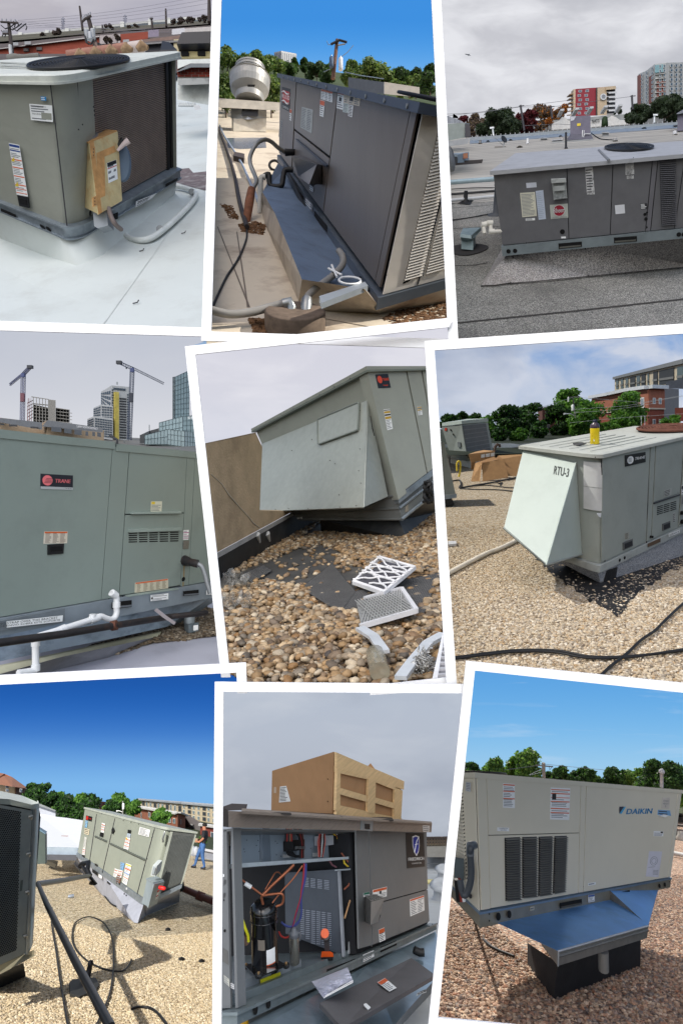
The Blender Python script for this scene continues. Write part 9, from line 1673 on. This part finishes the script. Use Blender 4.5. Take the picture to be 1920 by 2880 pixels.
 vb=p.t('gas_valve',fb.pt(zl(1350,1600)),'small steel bracket and valve at the foot of the right bay','valve');p.add('bracket',MB().plate(I(.06),zl(1338,1615,1388,1600,1386,1490,1372,1470,1352,1472,1340,1495),.01,Mat(180,184,186,ro=.4,mt=.3)),vb);p.add('bracket_hole',MB().dot(I(.06),zl(1364,1516),4,.012,HOLE,.002,12),vb);mb=MB();mb.plate(I(.08),zl(1312,1560,1340,1556,1336,1400,1312,1400),.05,STEEL);mb.plate(I(.08),zl(1314,1530,1336,1526,1334,1480,1314,1484),.06,REDP);p.add('valve_body',mb,vb)
# base rail
 mb=MB();U.box(mb,-.015,1.02,-.03,1.0,.0,cb-.01,rail);p.add('base_rail',mb,th);mb=MB();U.box(mb,-.02,1.02,-.04,.03,cb-.02,cb-.005,rail);p.add('rail_lip',mb,th)
 for q,r in(((240,1965),12.5),((318,1931),11.5),((1279,1481),3.4),((1300,1471),3.4)):p.add('rail_hole',MB().dot(f,z(*q),r,.004,HOLE,.065,20),th)
 for q in(z(990,1632,1086,1588,1084,1560,990,1598),z(668,1752,838,1685,838,1668,670,1730)):p.add('lifting_slot',MB().plate(f,q,.004,HOLE,.062),th)
 decal(p,f,z(886,1688,950,1655,947,1618,884,1645),th,rows=4,o=.065,ink=INK)
# pallet
 wood=M('weathered_board',S(150,138,128),ro=.9,var=.25,scale=3,stretch=(2,2,26),bump=.8,bscale=12,dark=S(74,66,62),dscale=3,damt=.5);pal=p.t('pallet',U.at(.5,.3,1.02),'weathered grey wooden pallet lying on top of the opened unit','pallet')
 dl,dr_=f.at(0,1)[1]-.25,f.at(1,1)[1]-.3
 F1=PP(z(132,892,1322,922,1326,868,130,795),(dl,dr_,dr_,dl));back=V3((-1.6,1.0,-.1)).normalized()
 p.add('front_beam',MB().prism(F1,(0,.1,0),wood),pal);p.add('end_beam',MB().prism(PP(z(98,888,132,892,130,795,98,775),(dl+.4,dl,dl,dl+.4)),(0,.1,0),Mat(66,60,58,ro=.9)),pal)
 tl=PP(z(205,802,1322,872,1300,858,210,780),(dl-.02,dr_,dr_+.6,dl+.5));p.add('deck_board',MB().prism(PP(z(208,796,1326,868,1322,858,210,780),(dl-.02,dr_-.02,dr_+.3,dl+.3)),(0,0,-.02),wood),pal)
 for i in range(3):p.add('deck_board',MB().prism(PP(z(380+i*300,812+i*18,500+i*300,820+i*18,490+i*300,806+i*17,372+i*300,799+i*17),(dl+.4+i,dl+.5+i,dl+1.2+i,dl+1.1+i)),(0,0,.012),Mat(60,56,54,ro=.9)),pal)
 mb=MB();a_=PP(z(100,795,235,790,243,756,150,752,100,770),(dl+.3,dl+.3,dl+.5,dl+.7,dl+.5));mb.prism(a_,(0,.3,0),Mat(64,58,58,ro=.9,bump=.5));p.add('corner_block',mb,pal)
 pc=Patch(*F1);mb=MB();mb.plate(pc,z(905,908,972,915,976,842,908,836),.01,Mat(140,150,156,ro=.4,mt=.3));mb.plate(pc,z(925,900,955,903,955,872,925,870),.003,Mat(40,40,42),.011);p.add('metal_bracket',mb,pal);decal(p,pc,z(1272,918,1308,920,1310,882,1268,880),pal,rows=3,base=Mat(206,206,206))
# crate
 cb_=M('cardboard8',S(178,138,100),ro=.85,var=.05,scale=5);pine=M('new_pine',S(226,194,146),ro=.7,var=.12,scale=4,stretch=(1,1,12));cr=p.t('crate',z.p(745,812,6.6),'brown cardboard carton with a pine crate frame on its end, on the pallet','crate')
 dn=6.3;c1,c2_,c3=(z(382,792),z(387,560),dn+1.2),(z(738,812),z(748,448),dn),(z(1135,850),z(1147,618),dn+1.9)
 Lb,Lt=P(*c1[0],c1[2]),P(*c1[1],c1[2]);Nb,Nt=P(*c2_[0],c2_[2]),P(*c2_[1],c2_[2]);Rb,Rt=P(*c3[0],c3[2]),P(*c3[1],c3[2])
 p.add('carton',MB().hexa([Nb,Rb,Lb,Lb+Rb-Nb,Nt,Rt,Lt,Lt+Rt-Nt],cb_),cr);fp=Patch(Nb,Rb,Rt,Nt);lp=Patch(Lb,Nb,Nt,Lt)
 decal(p,lp,z(430,746,498,740,472,648,436,652),cr,rows=10,o=.004,ink=INK);mb=MB();[mb.dot(lp,z(*q),2,.004,Mat(84,56,40),.002,8)for q in((716,608),(716,740))];p.add('staple',mb,cr);p.add('tape',MB().plate(lp,z(398,690,412,690,412,655,400,655),.002,Mat(200,180,160),.001),cr)
 for q in(z(748,540,940,602,1145,668,1147,618,950,535,748,448),z(748,566,935,608,935,590,748,530),z(975,622,1095,670,1095,650,975,602),z(762,692,925,738,925,702,762,654),z(975,745,1088,778,1088,745,975,712),z(742,812,1135,850,1133,835,975,808,960,800,762,758),z(742,790,768,786,770,535,750,540),z(928,800,972,808,978,605,935,588),z(1085,838,1128,846,1138,672,1092,655)):p.add('slat',MB().plate(fp,q,.03,pine,.004+.008*R.random()),cr)
 p.add('loose_flap',MB().prism(PP(z(940,542,990,548,965,515),dn+.9),(0,.2,0),cb_),cr)
# left foot of the pallet, yellow post below
 p.add('yellow_post',MB().tube([z.p(222,2010,4.6),z.p(222,2080,4.6)],.035,Mat(206,160,40),10),label='yellow pipe stub under the near rail corner',cat='pipe')
# metal kerb cap, loose door, bag
 kb=p.t('metal_kerb',p.g(*z(900,2000)),'wide galvanised sheet kerb cap running beside the opened unit','roof kerb');km=M('shiny_sheet',S(150,170,182),ro=.28,mt=.6,var=.18,scale=1.6,dark=S(84,104,120),dscale=1.4,damt=.7)
 ks=[U.at(.02,-.02,-.02),U.at(.5,-.02,-.02),U.at(1.02,-.02,-.02)];ko=[z.p(300,2110,3.6),z.p(1100,2060,4.6),z.p(1420,1700,6.6)];mb=MB();mb.add([ks[0],ks[1],ks[2],ko[2],ko[1],ko[0]],[(0,1,4,5),(1,2,3,4)],km);mb.add([ko[1],ko[2],ko[2]-V3((0,0,.7)),ko[1]-V3((0,0,.7))],[(0,1,2,3)],Mat(110,112,114));mb.add([ko[0],ko[1],ko[1]-V3((0,0,.7)),ko[0]-V3((0,0,.7))],[(0,1,2,3)],Mat(110,112,114));p.add('sheet_top',mb,kb)
 d_=p.t('loose_door',z.p(900,1900,4.6),'dark grey access door lying on the metal kerb with an orange label','door panel');q=PP(z(665,1925,800,2070,1345,1760,1205,1660),(4.15,3.75,5.0,5.7));dp=Patch(*q);dp.n=V3((0,0,1));p.add('panel',MB().prism(q,(0,0,-.035),Mat(92,90,92,ro=.45)),d_)
 decal(p,dp,z(1075,1862,1118,1840,1050,1782,1005,1808),d_,rows=8,bands=[(.7,.97,ORANGE)],o=.004);p.add('scrap',MB().plate(dp,z(925,1945,950,1972,965,1958,940,1935,926,1938),.006,WHITE,.004),d_)
 mb=MB();kp=Patch(ko[1],ko[2],ko[2]-V3((0,0,.7)),ko[1]-V3((0,0,.7)));mk=z.p(1260,1880,5.3);sq_=Patch(z.p(1232,1885,5.3),z.p(1292,1862,5.45),z.p(1285,1845,5.5),z.p(1240,1868,5.35));mb.rect(sq_,0,0,1,1,.002,Mat(206,208,206),.0);text(mb,sq_.sub(.1,.1,.9,.9),'CDI',INK,.005,bold=.05);p.add('handwritten_tag',mb,label='strip with CDI handwritten beside the loose door',cat='tag')
 bg_=p.t('paper_bag',z.p(740,1800,4.3),'crumpled plastic bag of white papers below the open bay','bag');pm=M('paper_in_film',S(196,198,214),ro=.4,var=.12,scale=20,bump=.5,bscale=25);n_=12;vs=[]
 for i in range(n_):
  for j in range(n_):
   a,b=i/(n_-1),j/(n_-1);cor=z(625,1905,690,1900,865,1800,830,1715,620,1800);u0=(1-a)*cor[4][0]+a*cor[3][0];v0=(1-a)*cor[4][1]+a*cor[3][1];u1=(1-a)*cor[1][0]+a*cor[2][0];v1=(1-a)*cor[1][1]+a*cor[2][1]
   h=.22*math.sin(math.pi*a)*math.sin(math.pi*b)+R.uniform(-.03,.03);vs.append(P((1-b)*u0+b*u1,(1-b)*v0+b*v1,4.75-b*.5-h))
 p.add('film',MB().add(vs,[(i*n_+j,(i+1)*n_+j,(i+1)*n_+j+1,i*n_+j+1)for i in range(n_-1)for j in range(n_-1)],pm,False),bg_)
 for k_ in range(2):q=z(690+k_*8,1898-k_*10,862,1806-k_*10,862,1800-k_*10,690+k_*8,1892-k_*10);p.add('paper_sheet',MB().prism(PP(q,4.2),(0,.1,0),WHITE),bg_)
 mb=MB();c=z.p(1253,1628,6.6);mb.tube([c+V3((-.06,0,.03)),c,c+V3((.05,0,.0))],.04,BLACK,6);p.add('knockout_plug',mb,label='small black cap lying on the metal kerb',cat='plug')
# background right
 p.add('parapet_wall',MB().prism(PP(z(1285,1068,1440,1068,1440,1000,1285,1008),26),(0,.5,0),Mat(150,146,138)),label='grey tan parapet across the white roof at right',cat='wall')
 p.add('street_ground',MB().poly(PP(z(1280,1066,1440,1066,1440,985,1280,985),(27,27,90,90)),Mat(120,116,106)),kind=ST)
 ab=p.t('apartment_block',z.p(1350,1000,60),'brown gabled apartment block on the skyline at right','building');mb=MB();ff=pxbox(mb,[z.c(1288,948,1005,60),z.c(1445,946,1003,60)],5,Mat(122,106,92));p.add('wall',mb,ab);F_=ff[0]
 for i,x in enumerate((.0,.28,.62)):p.add('roof',MB().prism([F_.at(x-.04,.95,.3),F_.at(x+.3,.95,.3),F_.at(x+.26,1.18,.3),F_.at(x+.02,1.18,.3)],(0,3,0),Mat(84,74,70)),ab)
 for i in range(9):
  for r in range(3):window(p,F_,.04+i*.105,.08+r*.3,.09+i*.105,.26+r*.3,ab,Mat(50,50,56),Mat(190,180,150)if r==0 else Mat(150,140,126),o=.05)
 for i,q in enumerate(((1392,1195,1180),(1385,1320,1285))):mb=MB();a_=p.g(*z(q[0],q[1]));mb.lathe(a_,(0,0,1),[(.25,0),(.2,.1),(.2,.3),(.3,.34),(.2,.42)],Mat(186,188,190),12);p.add('roof_vent',mb,label=('farther' if i==0 else 'nearer')+' grey roof vent at the right edge',cat='vent')
place8()
# PLACE 9: Daikin unit on a flared kerb, pebbled roof
def place9():
 p=PL[9];z=Z(1180,1840,.4719);U=UN[9];f,L=U.face('front'),U.face('left');T=U.face('top')
 gcol=[S(176,142,120),S(206,178,152),S(140,116,100),S(226,204,180),S(180,134,108),S(156,146,138),S(112,96,88)]
 O=[(1150,2960),(1980,2960),(1980,2262),(1700,2245),(1255,2330)];ground(p,'roof',[O],speckle('brown_gravel_far',gcol,32,bump=.8))
 a=scatter(p,[[(1205,2900),(1960,2900),(1960,2440),(1850,2480),(1500,2700),(1330,2560),(1240,2560)]],62000,seed=41,dmax=10.5);stones(p,'gravel','brown and pink roof gravel round the beige unit, half in shade',stonemat('brown_gravel',gcol,.75),a,.0145,squash=.62,seed=42)
 body=Mat(214,209,192,ro=.45,var=.025,scale=2);shine=M('rail_beige_metal',S(150,146,132),ro=.4,mt=.4,var=.1,scale=8)
 th=p.t('rooftop_unit',U.at(.5,.5,0),'beige rooftop unit with a blue DAIKIN logo on a flared metal kerb','air conditioner')
 X=lambda u,v:f.inv(*z(u,v));cb=(X(420,1505)[1]+X(1480,1335)[1])/2
 mb=MB();U.box(mb,.004,.996,.01,.995,cb,.985,Mat(70,68,62));p.add('cabinet',mb,th)
 x1,x2,x3,x4=X(402,1100)[0],X(945,1100)[0],X(975,1100)[0],X(1498,1080)[0];ym=X(660,1072)[1]
 for a0,c0,a1,c1,nm in((.002,cb+.004,x1-.002,.965,'corner_post'),(x1,ym+.004,x2-.003,.965,'upper_panel'),(x1,cb+.006,x2-.003,ym-.002,'louvred_panel'),(x2,cb+.006,x3-.002,.965,'centre_post'),(x3+.001,cb+.006,x4-.002,.965,'access_panel'),(x4+.001,cb+.004,.998,.965,'corner_post')):mb=MB();mb.rect(f,a0,c0,a1,c1,.014,body);p.add(nm,mb,th)
 mb=MB();U.box(mb,-.008,1.008,-.012,1.01,.962,1.0,body);p.add('top_cover',mb,th)
 T.n=(T.c[1]-T.c[0]).cross(T.c[3]-T.c[0]).normalized();fan(p,T,T.at(.22,.5),(T.c[1]-T.c[0]).normalized()*.45,(T.c[3]-T.c[0]).normalized()*.5,th,8,BLACK,12,.05)
 for (x0,y0,xa,ya,xb,yb,xc,yc)in((500,1468,588,1460,588,1088,495,1092),(600,1450,684,1442,686,1085,600,1088),(695,1440,770,1428,780,1083,698,1086),(782,1424,852,1412,866,1080,792,1083)):
  louvres(p,f,z(x0,y0,xa,ya,xb,yb,xc,yc),26,th,Mat(112,112,108,ro=.5),back=Mat(24,26,30),gap=.6,depth=.022,o=.015)
 OB=[(.92,.97,ORANGE),(.66,.7,ORANGE),(.36,.4,ORANGE)]
 decal(p,f,z(486,913,557,916,556,772,486,768),th,rows=14,bands=OB,o=.015,label='tall white warning label');decal(p,f,z(766,983,880,987,887,798,770,793),th,rows=18,bands=[(.55,.58,ORANGE),(.92,.95,ORANGE),(.8,.83,ORANGE),(.68,.7,ORANGE),(.33,.36,ORANGE),(.2,.23,ORANGE)],o=.015,pic=(.08,.62,.28,.82,INK),label='larger white warning label with a hand symbol')
 decal(p,f,z(452,1052,522,1054,522,1032,452,1030),th,rows=0,o=.015,txt=[('COMPRESSOR',.1,.58,.9,.88,GREYTXT),('ACCESS',.25,.15,.75,.45,GREYTXT)]);decal(p,f,z(993,1378,1038,1370,1039,1356,993,1362),th,rows=1,o=.015);decal(p,f,z(1430,918,1477,922,1481,854,1434,852),th,rows=0,o=.015,base=Mat(206,200,190),txt=[('STACK',.15,.62,.85,.78,GREYTXT),('HEIGHT',.15,.38,.85,.54,GREYTXT),('3',.4,.15,.55,.3,GREYTXT)])
 decal(p,f,z(1382,1082,1440,1084,1442,1054,1384,1052),th,rows=4,o=.015,pic=(.7,.6,.95,.95,INK));decal(p,f,z(1336,1322,1412,1328,1434,1174,1356,1172),th,rows=0,o=.015,base=Mat(206,206,216),label='white sheet with a line drawing');sh=f.pxsub(z(1336,1322,1412,1328,1434,1174,1356,1172),.018)
 mb=MB();[mb.tube([sh.at(.45+.28*math.cos(t)*q,.62+.17*math.sin(t)*q)for t in[i*math.pi/6 for i in range(12)]],.002,GREYTXT,3,True)for q in(1,.6)];mb.tube([sh.at(.1,.35),sh.at(.6,.4)],.002,GREYTXT,3);[mb.rect(sh,.5,.1+i*.05,.9,.115+i*.05,.001,GREYTXT)for i in range(4)];p.add('line_drawing',mb,th)
 decal(p,f,z(1406,956,1488,962,1480,930,1410,926),th,rows=2,o=.015,base=Mat(120,166,206),ink=INK,label='crumpled blue sticker');p.add('peeled_sticker',MB().plate(f,z(1410,962,1445,970,1470,960,1440,952),.01,WHITE,.018),th)
 lg=f.pxsub(z(1218,952,1370,948,1370,918,1220,920),.016);mb=MB();text(mb,lg,'DAIKIN',Mat(30,128,184,ro=.4),.002,bold=.012,shear=.04);t0=f.pxsub(z(1178,948,1216,948,1216,905,1178,905),.016);mb.poly([t0.at(0,0,.002),t0.at(.0,.95,.002),t0.at(.75,.95,.002)],Mat(60,64,80));mb.poly([t0.at(0,0,.004),t0.at(.35,0,.004),t0.at(1,.95,.004),t0.at(.75,.95,.004)],Mat(80,176,220));p.add('logo',mb,th,label='blue DAIKIN lettering with triangle mark')
 screws(p,f,z(422,757,933,793,428,1038,920,1030,428,1097,918,1079,436,1466,902,1395,972,765,980,858,973,968,965,1108,988,1107,957,1237,952,1318,942,1415,925,1418,1006,824,1514,856,1484,1083,1453,1308,970,1384,1044,1399,1234,1366,1397,1338,556,1478,804,1437,398,1505,363,715,1548,815),th,2.4,RUBBER)
# left end with louvred guard
 p.add('end_panel',MB().rect(L,.0,cb,1,.965,.012,body),th)
 for k in range(3):
  x0=.2+k*.26
  for i in range(30):mb=MB();y0=.16+i*.026;mb.rect(L,x0,y0,x0+.2,y0+.012,.02,body,.012);p.add('louvre',mb,th)
  p.add('louvre_opening',MB().rect(L,x0,.15,x0+.2,.95,.001,Mat(52,52,50),.0125),th)
 decal(p,L,z(290,800,318,806,320,752,292,748),th,rows=5,o=.035,base=Mat(196,200,206))
# base rail
 mb=MB();U.box(mb,-.006,1.004,-.01,.99,0,cb-.012,shine);p.add('base_rail',mb,th);mb=MB();U.box(mb,-.008,1.006,-.014,.99,cb-.014,cb-.002,Mat(130,150,170,mt=.4,ro=.35));p.add('rail_lip',mb,th)
 for q,r in(((448,1557),10),((513,1544),9.5),((1410,1377),5.5),((1442,1370),5.5),((394,1542),2),((394,1582),2),((1468,1352),1.6),((1468,1384),1.6)):p.add('rail_hole',MB().dot(f,z(*q),r,.004,HOLE,.032,18),th)
 for q in(z(816,1510,946,1484,944,1454,816,1478),z(1130,1450,1232,1426,1230,1402,1129,1422)):p.add('lifting_slot',MB().plate(f,q,.004,HOLE,.032),th);mb=MB();c=f.pxsub(q,.038);mb.rect(c,.03,.1,.97,.35,.004,Mat(84,80,72));p.add('slot_lip',mb,th)
 decal(p,f,z(989,1476,1027,1469,1027,1427,989,1433),th,rows=5,bands=[(.75,.97,Mat(60,90,160))],o=.022);decal(p,f,z(643,1525,668,1521,668,1498,643,1502),th,rows=1,o=.022,base=Mat(190,186,170))
# electric conduit at the left
 de=L.at(.7,.2)[1]-.7;cd=p.t('conduit',z.p(290,1300,de),'bent grey conduit on the left end of the beige unit','conduit');cord(p,'hose',None,None,[P(*q,de+k)for q,k in zip(z(318,1140,302,1150,300,1200,305,1280,300,1360,280,1420,262,1435,248,1400,240,1350),(.1,0,0,0,0,0,0,.05,.1))],.028,Mat(74,80,86,ro=.5),cd);p.add('elbow_fitting',MB().tube([z.p(322,1138,de+.12),z.p(300,1140,de),z.p(299,1195,de)],.034,Mat(96,104,112,ro=.4),10),cd)
 sb=p.t('switch_box',z.p(240,1330,de+.2),'grey electrical box behind the bent conduit at the left edge','switch box');mb=MB();pxbox(mb,[z.c(205,1208,1340,de+.3),z.c(262,1218,1348,de+.15)],.3,Mat(100,112,116));p.add('box',mb,sb);mb=MB();[mb.tube([z.p(x,1340,de+.2),z.p(x+6,1400,de+.2),z.p(x+14,1470,de+.2)],.02,m,6)for x,m in((216,RUBBER),(232,Mat(150,60,50)),(246,WHITE))];p.add('wires',mb,sb)
 cord(p,'black_hose','black hose drooping from the unit corner into the shade','hose',[z.p(300,1440,de+.3)]+p.gg(z(340,1640,400,1720,460,1760,560,1800),.03),.016,RUBBER)
# flared kerb
 kb=p.t('kerb_adapter',p.g(*z(820,1950)),'flared galvanised kerb adapter tinted with the blue sky reflection under the unit','kerb adapter');mt=M('sky_tinted_galvanised',S(120,180,246),ro=.38,mt=.7,var=.1,scale=2.5,dark=S(90,130,180),dscale=2,damt=.5);mt2=M('edge_galvanised',S(150,150,146),ro=.4,mt=.5,var=.15,scale=10)  # blue sky reflection is put into the sheet's base colour
 e0=U.at(0,0,.0);q1=f.pt(z(455,1600),-.0);q2=f.pt(z(1420,1400),-.0);dk=e0[1]
 r1,r2,r3=z.p(722,1722,dk+.2),z.p(825,1770,dk-.45),z.p(1360,1618,dk+.95)
 lo=V3((0,0,0));s1,s2,s3=z.p(725,1736,dk+.2),z.p(822,1858,dk-.45),z.p(1352,1692,dk+.95)
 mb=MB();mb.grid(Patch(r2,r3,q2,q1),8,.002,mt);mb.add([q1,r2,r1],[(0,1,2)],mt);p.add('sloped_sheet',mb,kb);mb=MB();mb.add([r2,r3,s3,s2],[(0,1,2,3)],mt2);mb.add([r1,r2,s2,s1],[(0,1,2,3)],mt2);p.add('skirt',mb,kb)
 mb=MB();mb.tube([r2.lerp(s2,.35),r3.lerp(s3,.35)],.01,Mat(120,120,118),4);mb.tube([r2,r3],.008,Mat(196,200,206,mt=.5),4);mb.tube([r2,s2],.008,Mat(180,182,184,mt=.5),4);p.add('seam',mb,kb)
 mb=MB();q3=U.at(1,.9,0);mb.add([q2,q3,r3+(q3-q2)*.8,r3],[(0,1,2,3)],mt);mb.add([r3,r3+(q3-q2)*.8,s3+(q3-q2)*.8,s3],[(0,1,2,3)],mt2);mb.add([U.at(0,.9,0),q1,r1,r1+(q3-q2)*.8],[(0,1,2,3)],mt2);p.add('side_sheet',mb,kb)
 ck=p.t('roof_kerb',p.g(*z(800,2060)),'black kerb under the flared adapter','roof kerb');tar=M('near_black_kerb',S(34,34,36),ro=.8,var=.3,scale=6,bump=.4);g1,g2,g3=p.g(*z(640,1850)),p.g(*z(795,2062)),p.g(*z(1312,1860));t1,t2_,t3=z.p(640,1720,g1[1]),z.p(822,1840,g2[1]),z.p(1315,1690,g3[1])  # kerb sides in a mottled near-black
 mb=MB();mb.add([t1,t2_,g2,g1],[(0,1,2,3)],tar);mb.add([t2_,t3,g3,g2],[(0,1,2,3)],tar);p.add('kerb_side',mb,ck)
 p.add('drain_stub',MB().tube([z.p(1092,1770,dk+.3),z.p(1094,1885,dk+.3)],.045,Mat(120,120,118),10),label='grey pipe stub hanging in the shade below the adapter',cat='pipe')
# right background: pipes on blocks
 for i,q in enumerate((z(1500,960,1640,975),z(1490,1015,1640,1030),z(1490,1182,1640,1210))):cord(p,'roof_pipe',['dark pipe lying on the roof at right, farthest','dark pipe at right, second from the back','pale pipe lying on the gravel at right, nearest'][i],'pipe',[p.g(*q[0],.1),p.g((q[0][0]+q[1][0])/2,(q[0][1]+q[1][1])/2,.1),p.g(*q[1],.1)],.06,Mat(72,66,62)if i<2 else Mat(196,196,192))
 for i,q in enumerate(((1528,1105),(1545,950),(1560,1110))):mb=MB();c=p.g(*z(*q));mb.lathe(c,p.n,[(.18,0),(.2,.1),(.12,.2),(.1,.3)],Mat(88,86,84)if i<2 else Mat(180,176,166),10);p.add('roof_jack',mb,label=['dark capped vent at the right edge, nearer','dark capped vent at the right edge, farther','pale stub beside the nearer dark vent'][i],cat='vent')
# trees and pole
 p.add('street_ground',MB().poly(PP(z(170,920,1640,950,1640,800,170,690),(34,34,80,80)),Mat(70,80,50,ro=1)),kind=ST)
 g=[leafmat('leaf_morning',78,112,56),leafmat('leaf_morning_pale',120,152,72)];dk_=[leafmat('leaf_deep',44,66,38),leafmat('leaf_morning',78,112,56)]  # a mid, a paler and a deep green, scattered randomly in the crowns
 for u,v0,v1,w,d,lm,lab,sp in((310,800,645,130,34,dk_,'low dark tree at the left behind the unit',0),(460,800,615,150,30,g,'leafy tree left of the tallest branches',.1),(560,800,600,120,31,g,'open crowned tree with bare twigs showing',.25),(650,800,572,170,30,g,'tallest leafy tree left of the pole',.1),(760,800,700,100,36,dk_,'low tree behind the pole foot',0),(850,800,680,150,34,dk_,'round tree right of the pole',0),(960,800,680,190,35,dk_,'broad low tree in the middle of the row',0),(1040,800,722,80,36,g,'small light tree in a dip of the row',0),(1150,820,678,170,34,dk_,'dark rounded tree right of the dip',0),(1235,820,690,130,34,g,'lighter tree between the two dark ones',0),(1390,880,616,170,30,dk_,'large dark tree at the right',0),(1480,900,620,150,29,dk_,'tall dark tree beside the large one',0),(1350,860,680,120,31,g,'lighter tree at the foot of the large dark one',0),(1570,960,720,90,30,g,'tree cut by the right edge',0)):
  a_,b_=z(u,v0,u,v1);tree(p,a_[0],a_[1],b_[1],w*.4719,d,lm,lab,n=4200 if w>120 else 2400,leaf=.11*d/30,lobes=13,sparse=sp,twigs=10 if sp else 2)
 up_=p.t('utility_pole',z.p(738,728,24),'grey utility pole with a crossarm above the unit roof','utility pole');p.add('pole',MB().tube([z.p(738,735,24),z.p(736,648,24)],.07,Mat(140,136,128),8),up_);mb=MB();mb.tube([z.p(690,662,24),z.p(792,670,24)],.025,Mat(110,106,100),5);mb.tube([z.p(770,668,24),z.p(772,690,24),z.p(790,668,24)],.012,BLACK,4);p.add('crossarm',mb,up_)
 mb=MB();[mb.tube([P(*z(*a_),24),P(*z(*b_),24)],.009,Mat(120,130,140),3)for a_,b_ in(((650,720),(735,680)),((655,722),(735,700)),((740,655),(1100,690)),((690,664),(500,690)))];p.add('power_lines',mb,label='thin guy wires beside the grey pole',cat='power lines',kind='stuff')
 wv=p.t('chimney_vent',z.p(1440,790,26),'small pale vent cap among the trees at right','vent');p.add('pipe',MB().lathe(z.p(1440,792,22),(0,0,1),[(.06,0),(.06,.5),(.1,.52),(.1,.6),(.04,.66)],Mat(180,182,186),10),wv)
place9()
for o in bpy.data.objects:
 if '_base' in o:del o['_base']
